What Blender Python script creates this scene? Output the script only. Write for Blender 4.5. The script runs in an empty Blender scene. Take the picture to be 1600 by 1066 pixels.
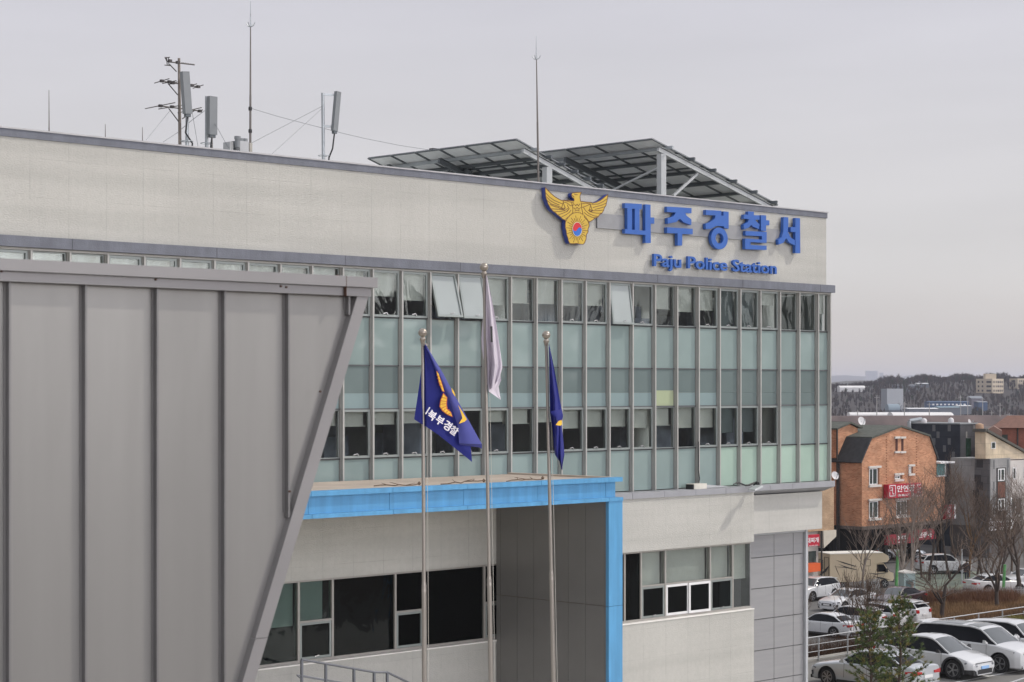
import bpy, bmesh, math, random
from mathutils import Vector, Matrix
import numpy as np
R = math.radians
random.seed(7)
SC = bpy.context.scene
COL = SC.collection

# ------------------------------------------------------------------ camera, sky, sun, exposure
ZC = 11.3                      # camera height above the upper car park
FPX = 3111.0                   # 70 mm lens, in pixels of the 1600 px wide photograph
HOR = 608.0                    # horizon row
cam_d = bpy.data.cameras.new('camera'); cam = bpy.data.objects.new('camera', cam_d); COL.objects.link(cam)
cam.location = (0, 0, ZC); cam.rotation_euler = (R(90), 0, 0)
cam_d.lens = 70.0; cam_d.sensor_width = 36.0; cam_d.shift_y = 75 / 1600
cam_d.clip_start = 0.1; cam_d.clip_end = 30000
cam_d.dof.use_dof = True; cam_d.dof.focus_distance = 62; cam_d.dof.aperture_fstop = 7.1
SC.camera = cam

SUN = Vector((0.395, 0.085, 0.437)).normalized()      # towards the sun
sun_d = bpy.data.lights.new('sun', 'SUN'); sun = bpy.data.objects.new('sun', sun_d); COL.objects.link(sun)
sun_d.energy = 2.1; sun_d.angle = R(2.0); sun_d.color = (1.0, 0.93, 0.83)
sun.rotation_euler = SUN.to_track_quat('Z', 'Y').to_euler(); sun.location = (30, 0, 60)

W = bpy.data.worlds.new('World'); SC.world = W; W.use_nodes = True
nt = W.node_tree; N = nt.nodes; L = nt.links
N.clear()
out = N.new('ShaderNodeOutputWorld'); bg = N.new('ShaderNodeBackground'); bg.inputs['Strength'].default_value = 0.1
sky = N.new('ShaderNodeTexSky'); sky.sky_type = 'NISHITA'; sky.sun_disc = False
sky.sun_elevation = math.asin(SUN.z); sky.sun_rotation = math.atan2(SUN.x, SUN.y)
tc = N.new('ShaderNodeTexCoord')
sep = N.new('ShaderNodeSeparateXYZ'); L.new(tc.outputs['Generated'], sep.inputs[0])
ramp = N.new('ShaderNodeValToRGB'); L.new(sep.outputs['Z'], ramp.inputs[0])
e = ramp.color_ramp.elements
e[0].position = 0.0; e[0].color = (0.63, 0.568, 0.525, 1)
e[1].position = 0.22; e[1].color = (0.66, 0.65, 0.71, 1)
x_ = ramp.color_ramp.elements.new(0.06); x_.color = (0.70, 0.677, 0.67, 1)
x_ = ramp.color_ramp.elements.new(0.8); x_.color = (0.70, 0.71, 0.77, 1)
# thin streaky overcast
mp = N.new('ShaderNodeMapping'); mp.inputs['Scale'].default_value = (1.5, 1.5, 9.0); mp.inputs['Rotation'].default_value = (0.0, R(7), 0.0)
L.new(tc.outputs['Generated'], mp.inputs[0])
nz = N.new('ShaderNodeTexNoise'); nz.inputs['Scale'].default_value = 2.8; nz.inputs['Detail'].default_value = 5; nz.inputs['Roughness'].default_value = 0.5
L.new(mp.outputs[0], nz.inputs['Vector'])
mr = N.new('ShaderNodeMapRange'); mr.inputs[1].default_value = 0.3; mr.inputs[2].default_value = 0.7; mr.inputs[3].default_value = 0.955; mr.inputs[4].default_value = 1.045
L.new(nz.outputs[0], mr.inputs[0])
# brighter veil of cloud round the sun
dp = N.new('ShaderNodeVectorMath'); dp.operation = 'DOT_PRODUCT'; dp.inputs[1].default_value = SUN
L.new(tc.outputs['Generated'], dp.inputs[0])
mx = N.new('ShaderNodeMath'); mx.operation = 'MAXIMUM'; mx.inputs[1].default_value = 0; L.new(dp.outputs['Value'], mx.inputs[0])
pw = N.new('ShaderNodeMath'); pw.operation = 'POWER'; pw.inputs[1].default_value = 3.0; L.new(mx.outputs[0], pw.inputs[0])
ml = N.new('ShaderNodeMath'); ml.operation = 'MULTIPLY_ADD'; ml.inputs[1].default_value = 0.35; ml.inputs[2].default_value = 1.0; L.new(pw.outputs[0], ml.inputs[0])
# added bright lobe low in the unseen sky behind the viewer, fills the facade
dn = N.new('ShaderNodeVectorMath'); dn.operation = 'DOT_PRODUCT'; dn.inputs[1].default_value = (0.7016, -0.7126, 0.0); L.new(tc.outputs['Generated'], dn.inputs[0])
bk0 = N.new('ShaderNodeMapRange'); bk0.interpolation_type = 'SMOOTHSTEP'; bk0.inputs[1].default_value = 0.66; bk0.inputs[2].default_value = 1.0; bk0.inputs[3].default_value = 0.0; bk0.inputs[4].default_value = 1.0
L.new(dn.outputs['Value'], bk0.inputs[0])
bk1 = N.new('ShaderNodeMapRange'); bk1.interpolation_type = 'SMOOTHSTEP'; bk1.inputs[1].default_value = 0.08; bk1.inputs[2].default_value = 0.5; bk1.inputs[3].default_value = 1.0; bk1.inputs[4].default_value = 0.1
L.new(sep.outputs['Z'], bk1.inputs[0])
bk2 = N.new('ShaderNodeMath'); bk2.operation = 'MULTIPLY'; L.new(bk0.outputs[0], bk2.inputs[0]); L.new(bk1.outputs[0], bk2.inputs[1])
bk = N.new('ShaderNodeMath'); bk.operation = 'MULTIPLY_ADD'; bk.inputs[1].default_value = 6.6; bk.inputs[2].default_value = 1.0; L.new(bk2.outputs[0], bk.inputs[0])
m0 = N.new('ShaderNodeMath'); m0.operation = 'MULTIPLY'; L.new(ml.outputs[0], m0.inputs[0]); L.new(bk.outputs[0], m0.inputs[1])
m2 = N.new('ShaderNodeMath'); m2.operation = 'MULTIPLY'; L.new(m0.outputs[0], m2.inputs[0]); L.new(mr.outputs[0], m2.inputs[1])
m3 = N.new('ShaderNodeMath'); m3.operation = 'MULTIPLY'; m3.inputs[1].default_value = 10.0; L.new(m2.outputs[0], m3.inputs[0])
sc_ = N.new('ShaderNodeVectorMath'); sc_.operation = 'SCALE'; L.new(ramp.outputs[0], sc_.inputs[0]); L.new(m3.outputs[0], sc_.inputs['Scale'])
mixs = N.new('ShaderNodeMixRGB'); mixs.inputs[0].default_value = 0.93
L.new(sky.outputs[0], mixs.inputs[1]); L.new(sc_.outputs[0], mixs.inputs[2])
L.new(mixs.outputs[0], bg.inputs['Color']); L.new(bg.outputs[0], out.inputs[0])

SC.view_settings.view_transform = 'Standard'; SC.view_settings.look = 'None'
SC.view_settings.exposure = 0.0; SC.view_settings.gamma = 1.0
SC.cycles.max_bounces = 8; SC.cycles.transparent_max_bounces = 12; SC.cycles.use_denoising = True
SC.cycles.volume_bounces = 1; SC.cycles.caustics_reflective = False; SC.cycles.caustics_refractive = False

# ------------------------------------------------------------------ frame of the station: u along the facade, w behind it, z up
QC = 41.5
TA = math.atan2(3160.0, FPX); SA, CA = math.sin(TA), math.cos(TA)
FROT = math.atan2(CA, SA)
def Fw(u, w, z):
    q = QC + w
    return Vector((u * SA - q * CA, u * CA + q * SA, z))
def F(x, y, w):                                        # photograph pixel on a wall plane w -> (u, w, z)
    tx = (x - 800) / FPX; d = (QC + w) / (SA - CA * tx)
    return Vector((d * (tx * SA + CA), w, ZC - (y - HOR) * d / FPX))
def FU(x, w): return F(x, HOR, w).x
def FZ(x, y, w): return F(x, y, w).z
def GW(x, u):                                          # where a line of constant u crosses pixel column x
    tx = (x - 800) / FPX
    return u * (SA - CA * tx) / (CA + SA * tx) - QC
def atd(x, y, d):                                      # pixel at depth d -> world
    return Vector(((x - 800) / FPX * d, d, ZC - (y - HOR) * d / FPX))
def atz(x, y, z):                                      # pixel on level z -> world
    d = (ZC - z) * FPX / (y - HOR)
    return Vector(((x - 800) / FPX * d, d, z))

# ------------------------------------------------------------------ materials
MATS = {}
def pm(name, base, rough=0.6, metal=0.0, var=0.08, scale=3.0, bump=0.0, bscale=40.0, spec=0.5, coat=0.0, rnd=0.0, stretch=None, coord='Object', streak=0.0):
    if name in MATS: return MATS[name]
    m = bpy.data.materials.new(name); m.use_nodes = True; t = m.node_tree; n = t.nodes; l = t.links
    b = n['Principled BSDF']; b.inputs['Roughness'].default_value = rough; b.inputs['Metallic'].default_value = metal
    b.inputs['Specular IOR Level'].default_value = spec
    if coat: b.inputs['Coat Weight'].default_value = coat; b.inputs['Coat Roughness'].default_value = 0.06
    c = n.new('ShaderNodeTexCoord'); vec = c.outputs[coord]
    if stretch:
        mpn = n.new('ShaderNodeMapping'); mpn.inputs['Scale'].default_value = stretch; l.new(vec, mpn.inputs[0]); vec = mpn.outputs[0]
    z = n.new('ShaderNodeTexNoise'); z.inputs['Scale'].default_value = scale; z.inputs['Detail'].default_value = 6; l.new(vec, z.inputs['Vector'])
    g = n.new('ShaderNodeMapRange'); g.inputs[1].default_value = 0.25; g.inputs[2].default_value = 0.75
    g.inputs[3].default_value = 1 - var; g.inputs[4].default_value = 1 + var; l.new(z.outputs[0], g.inputs[0])
    fac = g.outputs[0]
    if streak:                                           # rain streaks: fine noise drawn out vertically
        ms = n.new('ShaderNodeMapping'); ms.inputs['Scale'].default_value = (9, 9, 0.35); l.new(c.outputs[coord], ms.inputs[0])
        zs = n.new('ShaderNodeTexNoise'); zs.inputs['Scale'].default_value = 1.0; zs.inputs['Detail'].default_value = 5; l.new(ms.outputs[0], zs.inputs['Vector'])
        gs = n.new('ShaderNodeMapRange'); gs.inputs[1].default_value = 0.3; gs.inputs[2].default_value = 0.72; gs.inputs[3].default_value = 1 + streak; gs.inputs[4].default_value = 1 - streak; l.new(zs.outputs[0], gs.inputs[0])
        mk = n.new('ShaderNodeMath'); mk.operation = 'MULTIPLY'; l.new(fac, mk.inputs[0]); l.new(gs.outputs[0], mk.inputs[1]); fac = mk.outputs[0]
    if rnd:
        oi = n.new('ShaderNodeObjectInfo'); q = n.new('ShaderNodeMapRange'); q.inputs[3].default_value = 1 - rnd; q.inputs[4].default_value = 1 + rnd
        l.new(oi.outputs['Random'], q.inputs[0]); mu = n.new('ShaderNodeMath'); mu.operation = 'MULTIPLY'
        l.new(fac, mu.inputs[0]); l.new(q.outputs[0], mu.inputs[1]); fac = mu.outputs[0]
    s = n.new('ShaderNodeVectorMath'); s.operation = 'SCALE'; s.inputs[0].default_value = base; l.new(fac, s.inputs['Scale'])
    l.new(s.outputs[0], b.inputs['Base Color'])
    if bump:
        z2 = n.new('ShaderNodeTexNoise'); z2.inputs['Scale'].default_value = bscale; z2.inputs['Detail'].default_value = 4; l.new(vec, z2.inputs['Vector'])
        bp = n.new('ShaderNodeBump'); bp.inputs['Strength'].default_value = bump; bp.inputs['Distance'].default_value = 0.02
        l.new(z2.outputs[0], bp.inputs['Height']); l.new(bp.outputs[0], b.inputs['Normal'])
    MATS[name] = m
    return m

def glass(name, tint, refl=1.0, wob=0.016, wscale=1.1):
    m = bpy.data.materials.new(name); m.use_nodes = True; t = m.node_tree; n = t.nodes; l = t.links; n.clear()
    o = n.new('ShaderNodeOutputMaterial'); tr = n.new('ShaderNodeBsdfTransparent'); tr.inputs[0].default_value = (*tint, 1)
    gl = n.new('ShaderNodeBsdfGlossy'); gl.inputs['Roughness'].default_value = 0.02; gl.inputs[0].default_value = (0.9, 0.95, 0.95, 1)
    fr = n.new('ShaderNodeLayerWeight'); fr.inputs['Blend'].default_value = 0.5
    k0 = n.new('ShaderNodeMath'); k0.operation = 'POWER'; k0.inputs[1].default_value = 5.0; l.new(fr.outputs['Facing'], k0.inputs[0])
    k = n.new('ShaderNodeMath'); k.operation = 'MULTIPLY_ADD'; k.inputs[1].default_value = 0.9 * refl; k.inputs[2].default_value = 0.075 * refl; k.use_clamp = True; l.new(k0.outputs[0], k.inputs[0])
    mxs = n.new('ShaderNodeMixShader'); l.new(k.outputs[0], mxs.inputs[0]); l.new(tr.outputs[0], mxs.inputs[1]); l.new(gl.outputs[0], mxs.inputs[2])
    c = n.new('ShaderNodeTexCoord'); z = n.new('ShaderNodeTexNoise'); z.inputs['Scale'].default_value = wscale; z.inputs['Detail'].default_value = 2.5; z.inputs['Distortion'].default_value = 0.6
    mpg = n.new('ShaderNodeMapping'); mpg.inputs['Scale'].default_value = (1.3, 1.3, 0.55); mpg.inputs['Rotation'].default_value = (0, R(25), 0); l.new(c.outputs['Object'], mpg.inputs[0]); l.new(mpg.outputs[0], z.inputs['Vector'])
    bp = n.new('ShaderNodeBump'); bp.inputs['Strength'].default_value = 1.0; bp.inputs['Distance'].default_value = wob
    l.new(z.outputs[0], bp.inputs['Height']); l.new(bp.outputs[0], gl.inputs['Normal'])
    l.new(mxs.outputs[0], o.inputs[0]); MATS[name] = m
    return m

def coated_glass(name, base, rnd=0.05, rough=0.06, var=0.07):
    m = pm(name, base, rough, 0, var, 0.9, 0, rnd=rnd, spec=0.55)
    t = m.node_tree; n = t.nodes; l = t.links; b = n['Principled BSDF']
    c = n.new('ShaderNodeTexCoord'); z = n.new('ShaderNodeTexNoise'); z.inputs['Scale'].default_value = 0.9; z.inputs['Detail'].default_value = 1
    l.new(c.outputs['Object'], z.inputs['Vector'])
    bp = n.new('ShaderNodeBump'); bp.inputs['Strength'].default_value = 1.0; bp.inputs['Distance'].default_value = 0.03
    l.new(z.outputs[0], bp.inputs['Height']); l.new(bp.outputs[0], b.inputs['Normal'])
    return m

def stucco(name, base, jx=0, x0=0, jz=0, z0=0, strength=0.35):
    """rendered wall: rough float texture, faint panel joints, drip streaks and patched courses"""
    m = bpy.data.materials.new(name); m.use_nodes = True; t = m.node_tree; n = t.nodes; l = t.links
    b = n['Principled BSDF']; b.inputs['Roughness'].default_value = 0.85; b.inputs['Specular IOR Level'].default_value = 0.25
    c = n.new('ShaderNodeTexCoord'); P = c.outputs['Object']
    sp = n.new('ShaderNodeSeparateXYZ'); l.new(P, sp.inputs[0])
    def mth(op, a, bb=None, cc=None):
        k = n.new('ShaderNodeMath'); k.operation = op
        for i, q in enumerate((a, bb, cc)):
            if q is None: continue
            if isinstance(q, (int, float)): k.inputs[i].default_value = q
            else: l.new(q, k.inputs[i])
        return k.outputs[0]
    def noise(vec, scale, detail=4, st=None):
        if st:
            mpn = n.new('ShaderNodeMapping'); mpn.inputs['Scale'].default_value = st; l.new(vec, mpn.inputs[0]); vec = mpn.outputs[0]
        z = n.new('ShaderNodeTexNoise'); z.inputs['Scale'].default_value = scale; z.inputs['Detail'].default_value = detail; l.new(vec, z.inputs['Vector'])
        return z.outputs[0]
    def rng(v, a, bb, lo, hi):
        g = n.new('ShaderNodeMapRange'); l.new(v, g.inputs[0])
        for i, q in enumerate((a, bb, lo, hi)): g.inputs[i + 1].default_value = q
        return g.outputs[0]
    f = rng(noise(P, 0.35, 5), 0.3, 0.7, 0.955, 1.045)
    f = mth('MULTIPLY', f, rng(noise(P, 3.0, 3, (2.6, 2.6, 0.12)), 0.35, 0.75, 1.01, 0.98))     # vertical drip streaks
    f = mth('MULTIPLY', f, rng(noise(P, 1.0, 2, (0.12, 0.12, 1.6)), 0.42, 0.58, 0.945, 1.025))      # patched courses
    f = mth('MULTIPLY', f, rng(noise(P, 9.0, 4), 0.3, 0.7, 0.97, 1.03))
    hgt = noise(P, 24.0, 4, (0.7, 1.0, 1.3))
    if jx:
        a = mth('ABSOLUTE', mth('SUBTRACT', mth('FRACT', mth('ADD', mth('DIVIDE', mth('SUBTRACT', sp.outputs[0], x0), jx), 0.5)), 0.5))
        ln = rng(a, 0.0, 0.015 / jx, 0.0, 1.0)
        wob = rng(noise(P, 1.7, 2), 0.35, 0.6, 0.85, 0.97)
        f = mth('MULTIPLY', f, mth('MAXIMUM', ln, wob))
    if jz:
        a = mth('ABSOLUTE', mth('SUBTRACT', mth('FRACT', mth('ADD', mth('DIVIDE', mth('SUBTRACT', sp.outputs[2], z0), jz), 0.5)), 0.5))
        ln = rng(a, 0.0, 0.010 / jz, 0.0, 1.0)
        wob = rng(noise(P, 1.1, 2), 0.35, 0.6, 0.88, 1.0)
        f = mth('MULTIPLY', f, mth('MAXIMUM', ln, wob))
    s = n.new('ShaderNodeVectorMath'); s.operation = 'SCALE'; s.inputs[0].default_value = base; l.new(f, s.inputs['Scale'])
    l.new(s.outputs[0], b.inputs['Base Color'])
    bp = n.new('ShaderNodeBump'); bp.inputs['Strength'].default_value = strength; bp.inputs['Distance'].default_value = 0.05
    l.new(hgt, bp.inputs['Height']); l.new(bp.outputs[0], b.inputs['Normal'])
    MATS[name] = m
    return m

def brick(name, c1, c2, mortar, bw=0.22, bh=0.075, ms=0.012, rough=0.85):
    m = bpy.data.materials.new(name); m.use_nodes = True; t = m.node_tree; n = t.nodes; l = t.links
    b = n['Principled BSDF']; b.inputs['Roughness'].default_value = rough; b.inputs['Specular IOR Level'].default_value = 0.2
    c = n.new('ShaderNodeTexCoord')
    k = n.new('ShaderNodeTexBrick'); k.inputs['Color1'].default_value = (*c1, 1); k.inputs['Color2'].default_value = (*c2, 1); k.inputs['Mortar'].default_value = (*mortar, 1)
    k.inputs['Scale'].default_value = 1.0; k.inputs['Brick Width'].default_value = bw; k.inputs['Row Height'].default_value = bh
    k.inputs['Mortar Size'].default_value = ms; k.inputs['Bias'].default_value = -0.1
    l.new(c.outputs['UV'], k.inputs['Vector'])
    z = n.new('ShaderNodeTexNoise'); z.inputs['Scale'].default_value = 0.8; z.inputs['Detail'].default_value = 5; l.new(c.outputs['UV'], z.inputs['Vector'])
    g = n.new('ShaderNodeMapRange'); g.inputs[1].default_value = 0.3; g.inputs[2].default_value = 0.7; g.inputs[3].default_value = 0.8; g.inputs[4].default_value = 1.18; l.new(z.outputs[0], g.inputs[0])
    s = n.new('ShaderNodeVectorMath'); s.operation = 'SCALE'; l.new(k.outputs[0], s.inputs[0]); l.new(g.outputs[0], s.inputs['Scale'])
    l.new(s.outputs[0], b.inputs['Base Color'])
    bp = n.new('ShaderNodeBump'); bp.inputs['Strength'].default_value = 0.4; bp.inputs['Distance'].default_value = 0.01; bp.invert = True
    l.new(k.outputs['Fac'], bp.inputs['Height']); l.new(bp.outputs[0], b.inputs['Normal'])
    MATS[name] = m
    return m

# ------------------------------------------------------------------ mesh builder
OFF = {}
class MB:
    def __init__(s): s.v = []; s.f = []; s.m = []
    def poly(s, pts, mi=0):
        i = len(s.v); s.v += [tuple(p) for p in pts]; s.f.append(tuple(range(i, i + len(pts)))); s.m.append(mi)
    def hexa(s, p, mi=0):                       # 8 corners: bottom ring 0-3, top ring 4-7
        i = len(s.v); s.v += [tuple(q) for q in p]
        for q in ((0, 3, 2, 1), (4, 5, 6, 7), (0, 1, 5, 4), (1, 2, 6, 5), (2, 3, 7, 6), (3, 0, 4, 7)):
            s.f.append(tuple(i + a for a in q)); s.m.append(mi)
    def box(s, x0, x1, y0, y1, z0, z1, mi=0):
        s.hexa([(x0, y0, z0), (x1, y0, z0), (x1, y1, z0), (x0, y1, z0), (x0, y0, z1), (x1, y0, z1), (x1, y1, z1), (x0, y1, z1)], mi)
    def bar(s, a, b, w, h, up=(0, 0, 1), mi=0):
        a = Vector(a); b = Vector(b); d = (b - a).normalized(); up = Vector(up)
        if abs(d.dot(up)) > 0.98: up = Vector((0, 1, 0)) if abs(d.y) < 0.9 else Vector((1, 0, 0))
        r = d.cross(up).normalized(); t = r.cross(d).normalized(); r *= w / 2; t *= h / 2
        s.hexa([a - r - t, a + r - t, a + r + t, a - r + t, b - r - t, b + r - t, b + r + t, b - r + t], mi)
    def tube(s, a, b, r0, r1=None, n=6, mi=0, caps=True):
        r1 = r0 if r1 is None else r1
        a = Vector(a); b = Vector(b); d = b - a
        if d.length < 1e-6: return
        d.normalize(); k = Vector((0, 0, 1)) if abs(d.z) < 0.9 else Vector((1, 0, 0))
        p = d.cross(k).normalized(); q = d.cross(p); i = len(s.v)
        for c, rr in ((a, r0), (b, r1)):
            for j in range(n):
                t = 2 * math.pi * j / n; s.v.append(tuple(c + (p * math.cos(t) + q * math.sin(t)) * rr))
        for j in range(n):
            k2 = (j + 1) % n; s.f.append((i + j, i + k2, i + n + k2, i + n + j)); s.m.append(mi)
        if caps:
            s.f.append(tuple(i + j for j in range(n))[::-1]); s.m.append(mi); s.f.append(tuple(i + n + j for j in range(n))); s.m.append(mi)
    def path(s, pts, r, n=6, mi=0):
        for a, b in zip(pts, pts[1:]): s.tube(a, b, r, r, n, mi)
    def prism(s, pts, w0, w1, mi=0, ms=None, plane='xz'):      # outline in (x, z) extruded along y from w0 (front) to w1
        i = len(s.v); k = len(pts)
        for w in (w0, w1):
            for p in pts: s.v.append((p[0], w, p[1]) if plane == 'xz' else ((w, p[0], p[1]) if plane == 'yz' else (p[0], p[1], w)))
        s.f.append(tuple(range(i, i + k))); s.m.append(mi); s.f.append(tuple(range(i + k, i + 2 * k))[::-1]); s.m.append(mi if ms is None else ms)
        for j in range(k):
            q = (j + 1) % k; s.f.append((i + j, i + k + j, i + k + q, i + q)); s.m.append(mi if ms is None else ms)
    def lathe(s, c, prof, n=12, mi=0):
        i = len(s.v); c = Vector(c)
        for r, z in prof:
            for j in range(n):
                t = 2 * math.pi * j / n; s.v.append((c.x + r * math.cos(t), c.y + r * math.sin(t), c.z + z))
        for a in range(len(prof) - 1):
            for j in range(n):
                k = (j + 1) % n; s.f.append((i + a * n + j, i + a * n + k, i + (a + 1) * n + k, i + (a + 1) * n + j)); s.m.append(mi)
        s.f.append(tuple(i + j for j in range(n))[::-1]); s.m.append(mi)
        b = i + (len(prof) - 1) * n; s.f.append(tuple(b + j for j in range(n))); s.m.append(mi)
    def grid(s, P, mi=0):                         # P[i][j] points
        i0 = len(s.v); a = len(P); b = len(P[0])
        for row in P: s.v += [tuple(p) for p in row]
        for i in range(a - 1):
            for j in range(b - 1):
                s.f.append((i0 + i * b + j, i0 + i * b + j + 1, i0 + (i + 1) * b + j + 1, i0 + (i + 1) * b + j))
                s.m.append(mi(i, j) if callable(mi) else mi)
    def build(s, name, mats, parent=None, smooth=None, fix=True, off=None):
        if off is None: off = OFF.get(parent.name, (0, 0, 0)) if parent is not None else (0, 0, 0)
        me = bpy.data.meshes.new(name)
        me.from_pydata([(x - off[0], y - off[1], z - off[2]) for x, y, z in s.v], [], s.f)
        for m in (mats if isinstance(mats, (list, tuple)) else [mats]): me.materials.append(m)
        if len(set(s.m)) > 1 or (s.m and s.m[0]): me.polygons.foreach_set('material_index', s.m)
        if fix:
            bm = bmesh.new(); bm.from_mesh(me); bmesh.ops.recalc_face_normals(bm, faces=bm.faces)
            bm.to_mesh(me); bm.free()
        if smooth is not None:
            me.polygons.foreach_set('use_smooth', [True] * len(me.polygons))
            me.set_sharp_from_angle(angle=R(smooth))
        if len(s.f) < 60000:
            uvl = me.uv_layers.new(name='uv'); co = me.vertices
            dat = np.zeros(2 * len(me.loops), dtype=np.float32)
            for p in me.polygons:
                nn = p.normal
                if abs(nn.z) > 0.8: tx, ty = Vector((1, 0, 0)), Vector((0, 1, 0))
                else:
                    tx = Vector((-nn.y, nn.x, 0)).normalized(); ty = nn.cross(tx)
                    if ty.z < 0: ty = -ty
                for li in p.loop_indices:
                    q = co[me.loops[li].vertex_index].co
                    dat[2 * li] = q.dot(tx); dat[2 * li + 1] = q.dot(ty)
            uvl.data.foreach_set('uv', dat)
        me.update()
        o = bpy.data.objects.new(name, me); COL.objects.link(o)
        if parent is not None: o.parent = parent; OFF[o.name] = off
        return o

def tag(o, label=None, cat=None, group=None, kind=None):
    for k, v in (('label', label), ('category', cat), ('group', group), ('kind', kind)):
        if v: o[k] = v
    return o
def thing(name, label, cat, base, frame='F', rot=0.0, group=None):
    """Empty at the base of a thing. frame F: parts are given in station coordinates, W: in world coordinates, L: in the thing's own."""
    o = bpy.data.objects.new(name, None); COL.objects.link(o); o.empty_display_size = 0.3
    if frame == 'F': o.location = Fw(*base); o.rotation_euler = (0, 0, FROT); OFF[o.name] = tuple(base)
    elif frame == 'W': o.location = base; OFF[o.name] = tuple(base)
    else: o.location = base; o.rotation_euler = (0, 0, rot); OFF[o.name] = (0, 0, 0)
    return tag(o, label, cat, group)
def solo(mb, name, mats, label, cat, base, frame='F', group=None, kind=None, smooth=None, rot=0.0, fix=True):
    o = mb.build(name, mats, None, smooth, fix, off=(0, 0, 0) if frame == 'L' else base)
    o.location = Fw(*base) if frame == 'F' else base
    o.rotation_euler = (0, 0, FROT if frame == 'F' else rot)
    return tag(o, label, cat, group, kind)
def copy_tree(o, parent=None):
    c = o.copy(); COL.objects.link(c); c.parent = parent
    if parent is not None: c.matrix_parent_inverse = o.matrix_parent_inverse.copy()
    OFF[c.name] = OFF.get(o.name, (0, 0, 0))
    for ch in list(o.children): copy_tree(ch, c)
    return c

def text_mesh(body, size, extrude, offset=0.0, spacing=1.0):
    cu = bpy.data.curves.new('lettering', 'FONT'); cu.body = body; cu.size = size; cu.extrude = extrude; cu.offset = offset; cu.space_character = spacing
    cu.resolution_u = 4
    o = bpy.data.objects.new('lettering', cu); COL.objects.link(o)
    me = o.to_mesh(); v = [tuple(a.co) for a in me.vertices]; f = [tuple(p.vertices) for p in me.polygons]
    o.to_mesh_clear(); bpy.data.objects.remove(o); bpy.data.curves.remove(cu)
    return v, f
def add_text(mb, body, size, fn, extrude=0.01, offset=0.0, mi=0, width=None, spacing=1.0, bold=0.0):
    """lettering laid out flat (x right, y up, z out), then placed with fn(x, y, z)"""
    v, f = text_mesh(body, size, extrude, offset, spacing)
    if not v: return 0
    x0 = min(a[0] for a in v); x1 = max(a[0] for a in v); k = (width / (x1 - x0)) if width else 1.0
    i = len(mb.v); mb.v += [tuple(fn((a[0] - x0) * k, a[1], a[2])) for a in v]
    for q in f: mb.f.append(tuple(i + a for a in q)); mb.m.append(mi)
    return (x1 - x0) * k
# ------------------------------------------------------------------ shared materials
M_white = stucco('white_render', (0.45, 0.445, 0.413), 1.098, 0, 0.92, 0.2, 0.30)
M_wsm = stucco('smooth_white_render', (0.45, 0.445, 0.417), 1.6, 0.3, 1.3, 0.1, 0.12)
M_trim = pm('slate_blue_trim', (0.142, 0.152, 0.18), 0.8, 0, 0.16, 2.5, 0.5, 30, streak=0.06)
M_copl = pm('pale_coping_edge', (0.42, 0.42, 0.43), 0.6, 0, 0.12, 3)
M_mull = pm('mullion_aluminium', (0.40, 0.395, 0.375), 0.45, 0.1, 0.06, 2)
M_sash = pm('sash_aluminium', (0.27, 0.30, 0.29), 0.4, 0.3, 0.06, 2)
M_gask = pm('black_gasket', (0.035, 0.037, 0.04), 0.6)
M_span = coated_glass('teal_spandrel_glass', (0.25, 0.318, 0.308), 0.07)
M_spanl = coated_glass('pale_green_spandrel_glass', (0.355, 0.47, 0.40), 0.04)
M_tran = coated_glass('grey_transom_glass', (0.148, 0.188, 0.185), 0.10)
M_tranl = coated_glass('blind_box_glass', (0.225, 0.296, 0.30), 0.07)
M_yel = coated_glass('yellow_green_glass', (0.36, 0.41, 0.27), 0.02)
M_pane = glass('window_glass', (0.85, 0.875, 0.868), 1.1)
M_pane2 = glass('shaded_window_glass', (0.60, 0.67, 0.66), 0.6)
M_paneo = coated_glass('open_pane_glass', (0.35, 0.385, 0.38), 0.02)  # opaque pane, pale sky reflection put into its colour
M_dpane = glass('dark_lobby_glass', (0.30, 0.34, 0.35), 0.38)
M_blind = pm('roller_blind', (0.60, 0.60, 0.555), 0.9, 0, 0.05, 2, rnd=0.07)
M_chrome = pm('handle_metal', (0.75, 0.75, 0.75), 0.25, 0.9)
M_room = pm('office_interior', (0.24, 0.245, 0.235), 0.9, 0, 0.4, 0.5)
M_roomf = pm('office_floor', (0.26, 0.25, 0.22), 0.7, 0, 0.2, 0.8)
M_colw = pm('white_column', (0.75, 0.75, 0.70), 0.8, 0, 0.03)
M_desk = pm('office_clutter', (0.20, 0.22, 0.27), 0.7, 0, 0.5, 1.6, rnd=0.7)
M_steel = pm('galvanised_steel', (0.40, 0.43, 0.45), 0.45, 0.55, 0.12, 4)
M_dkst = pm('dark_painted_steel', (0.11, 0.125, 0.135), 0.5, 0.3, 0.12, 3)
M_wst = pm('white_painted_steel', (0.43, 0.45, 0.455), 0.45, 0.1, 0.08, 3)
M_alu = pm('aluminium_panel', (0.29, 0.29, 0.295), 0.45, 0.15, 0.06, 1.5, rnd=0.03, stretch=(0.5, 0.5, 6))
M_blue = pm('sky_blue_panel', (0.092, 0.30, 0.53), 0.4, 0.0, 0.13, 2.2, 0.06, 3.0, spec=0.5, stretch=(1.6, 1.6, 0.35), streak=0.07)
M_sign = pm('royal_blue_acrylic', (0.032, 0.115, 0.41), 0.4, 0, 0.05, 3)
M_black = pm('black_plastic', (0.02, 0.02, 0.022), 0.5)
M_grey = pm('grey_plastic', (0.20, 0.215, 0.225), 0.5, 0, 0.05)
M_lgrey = pm('pale_grey_plastic', (0.44, 0.45, 0.46), 0.5, 0, 0.05)

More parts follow.
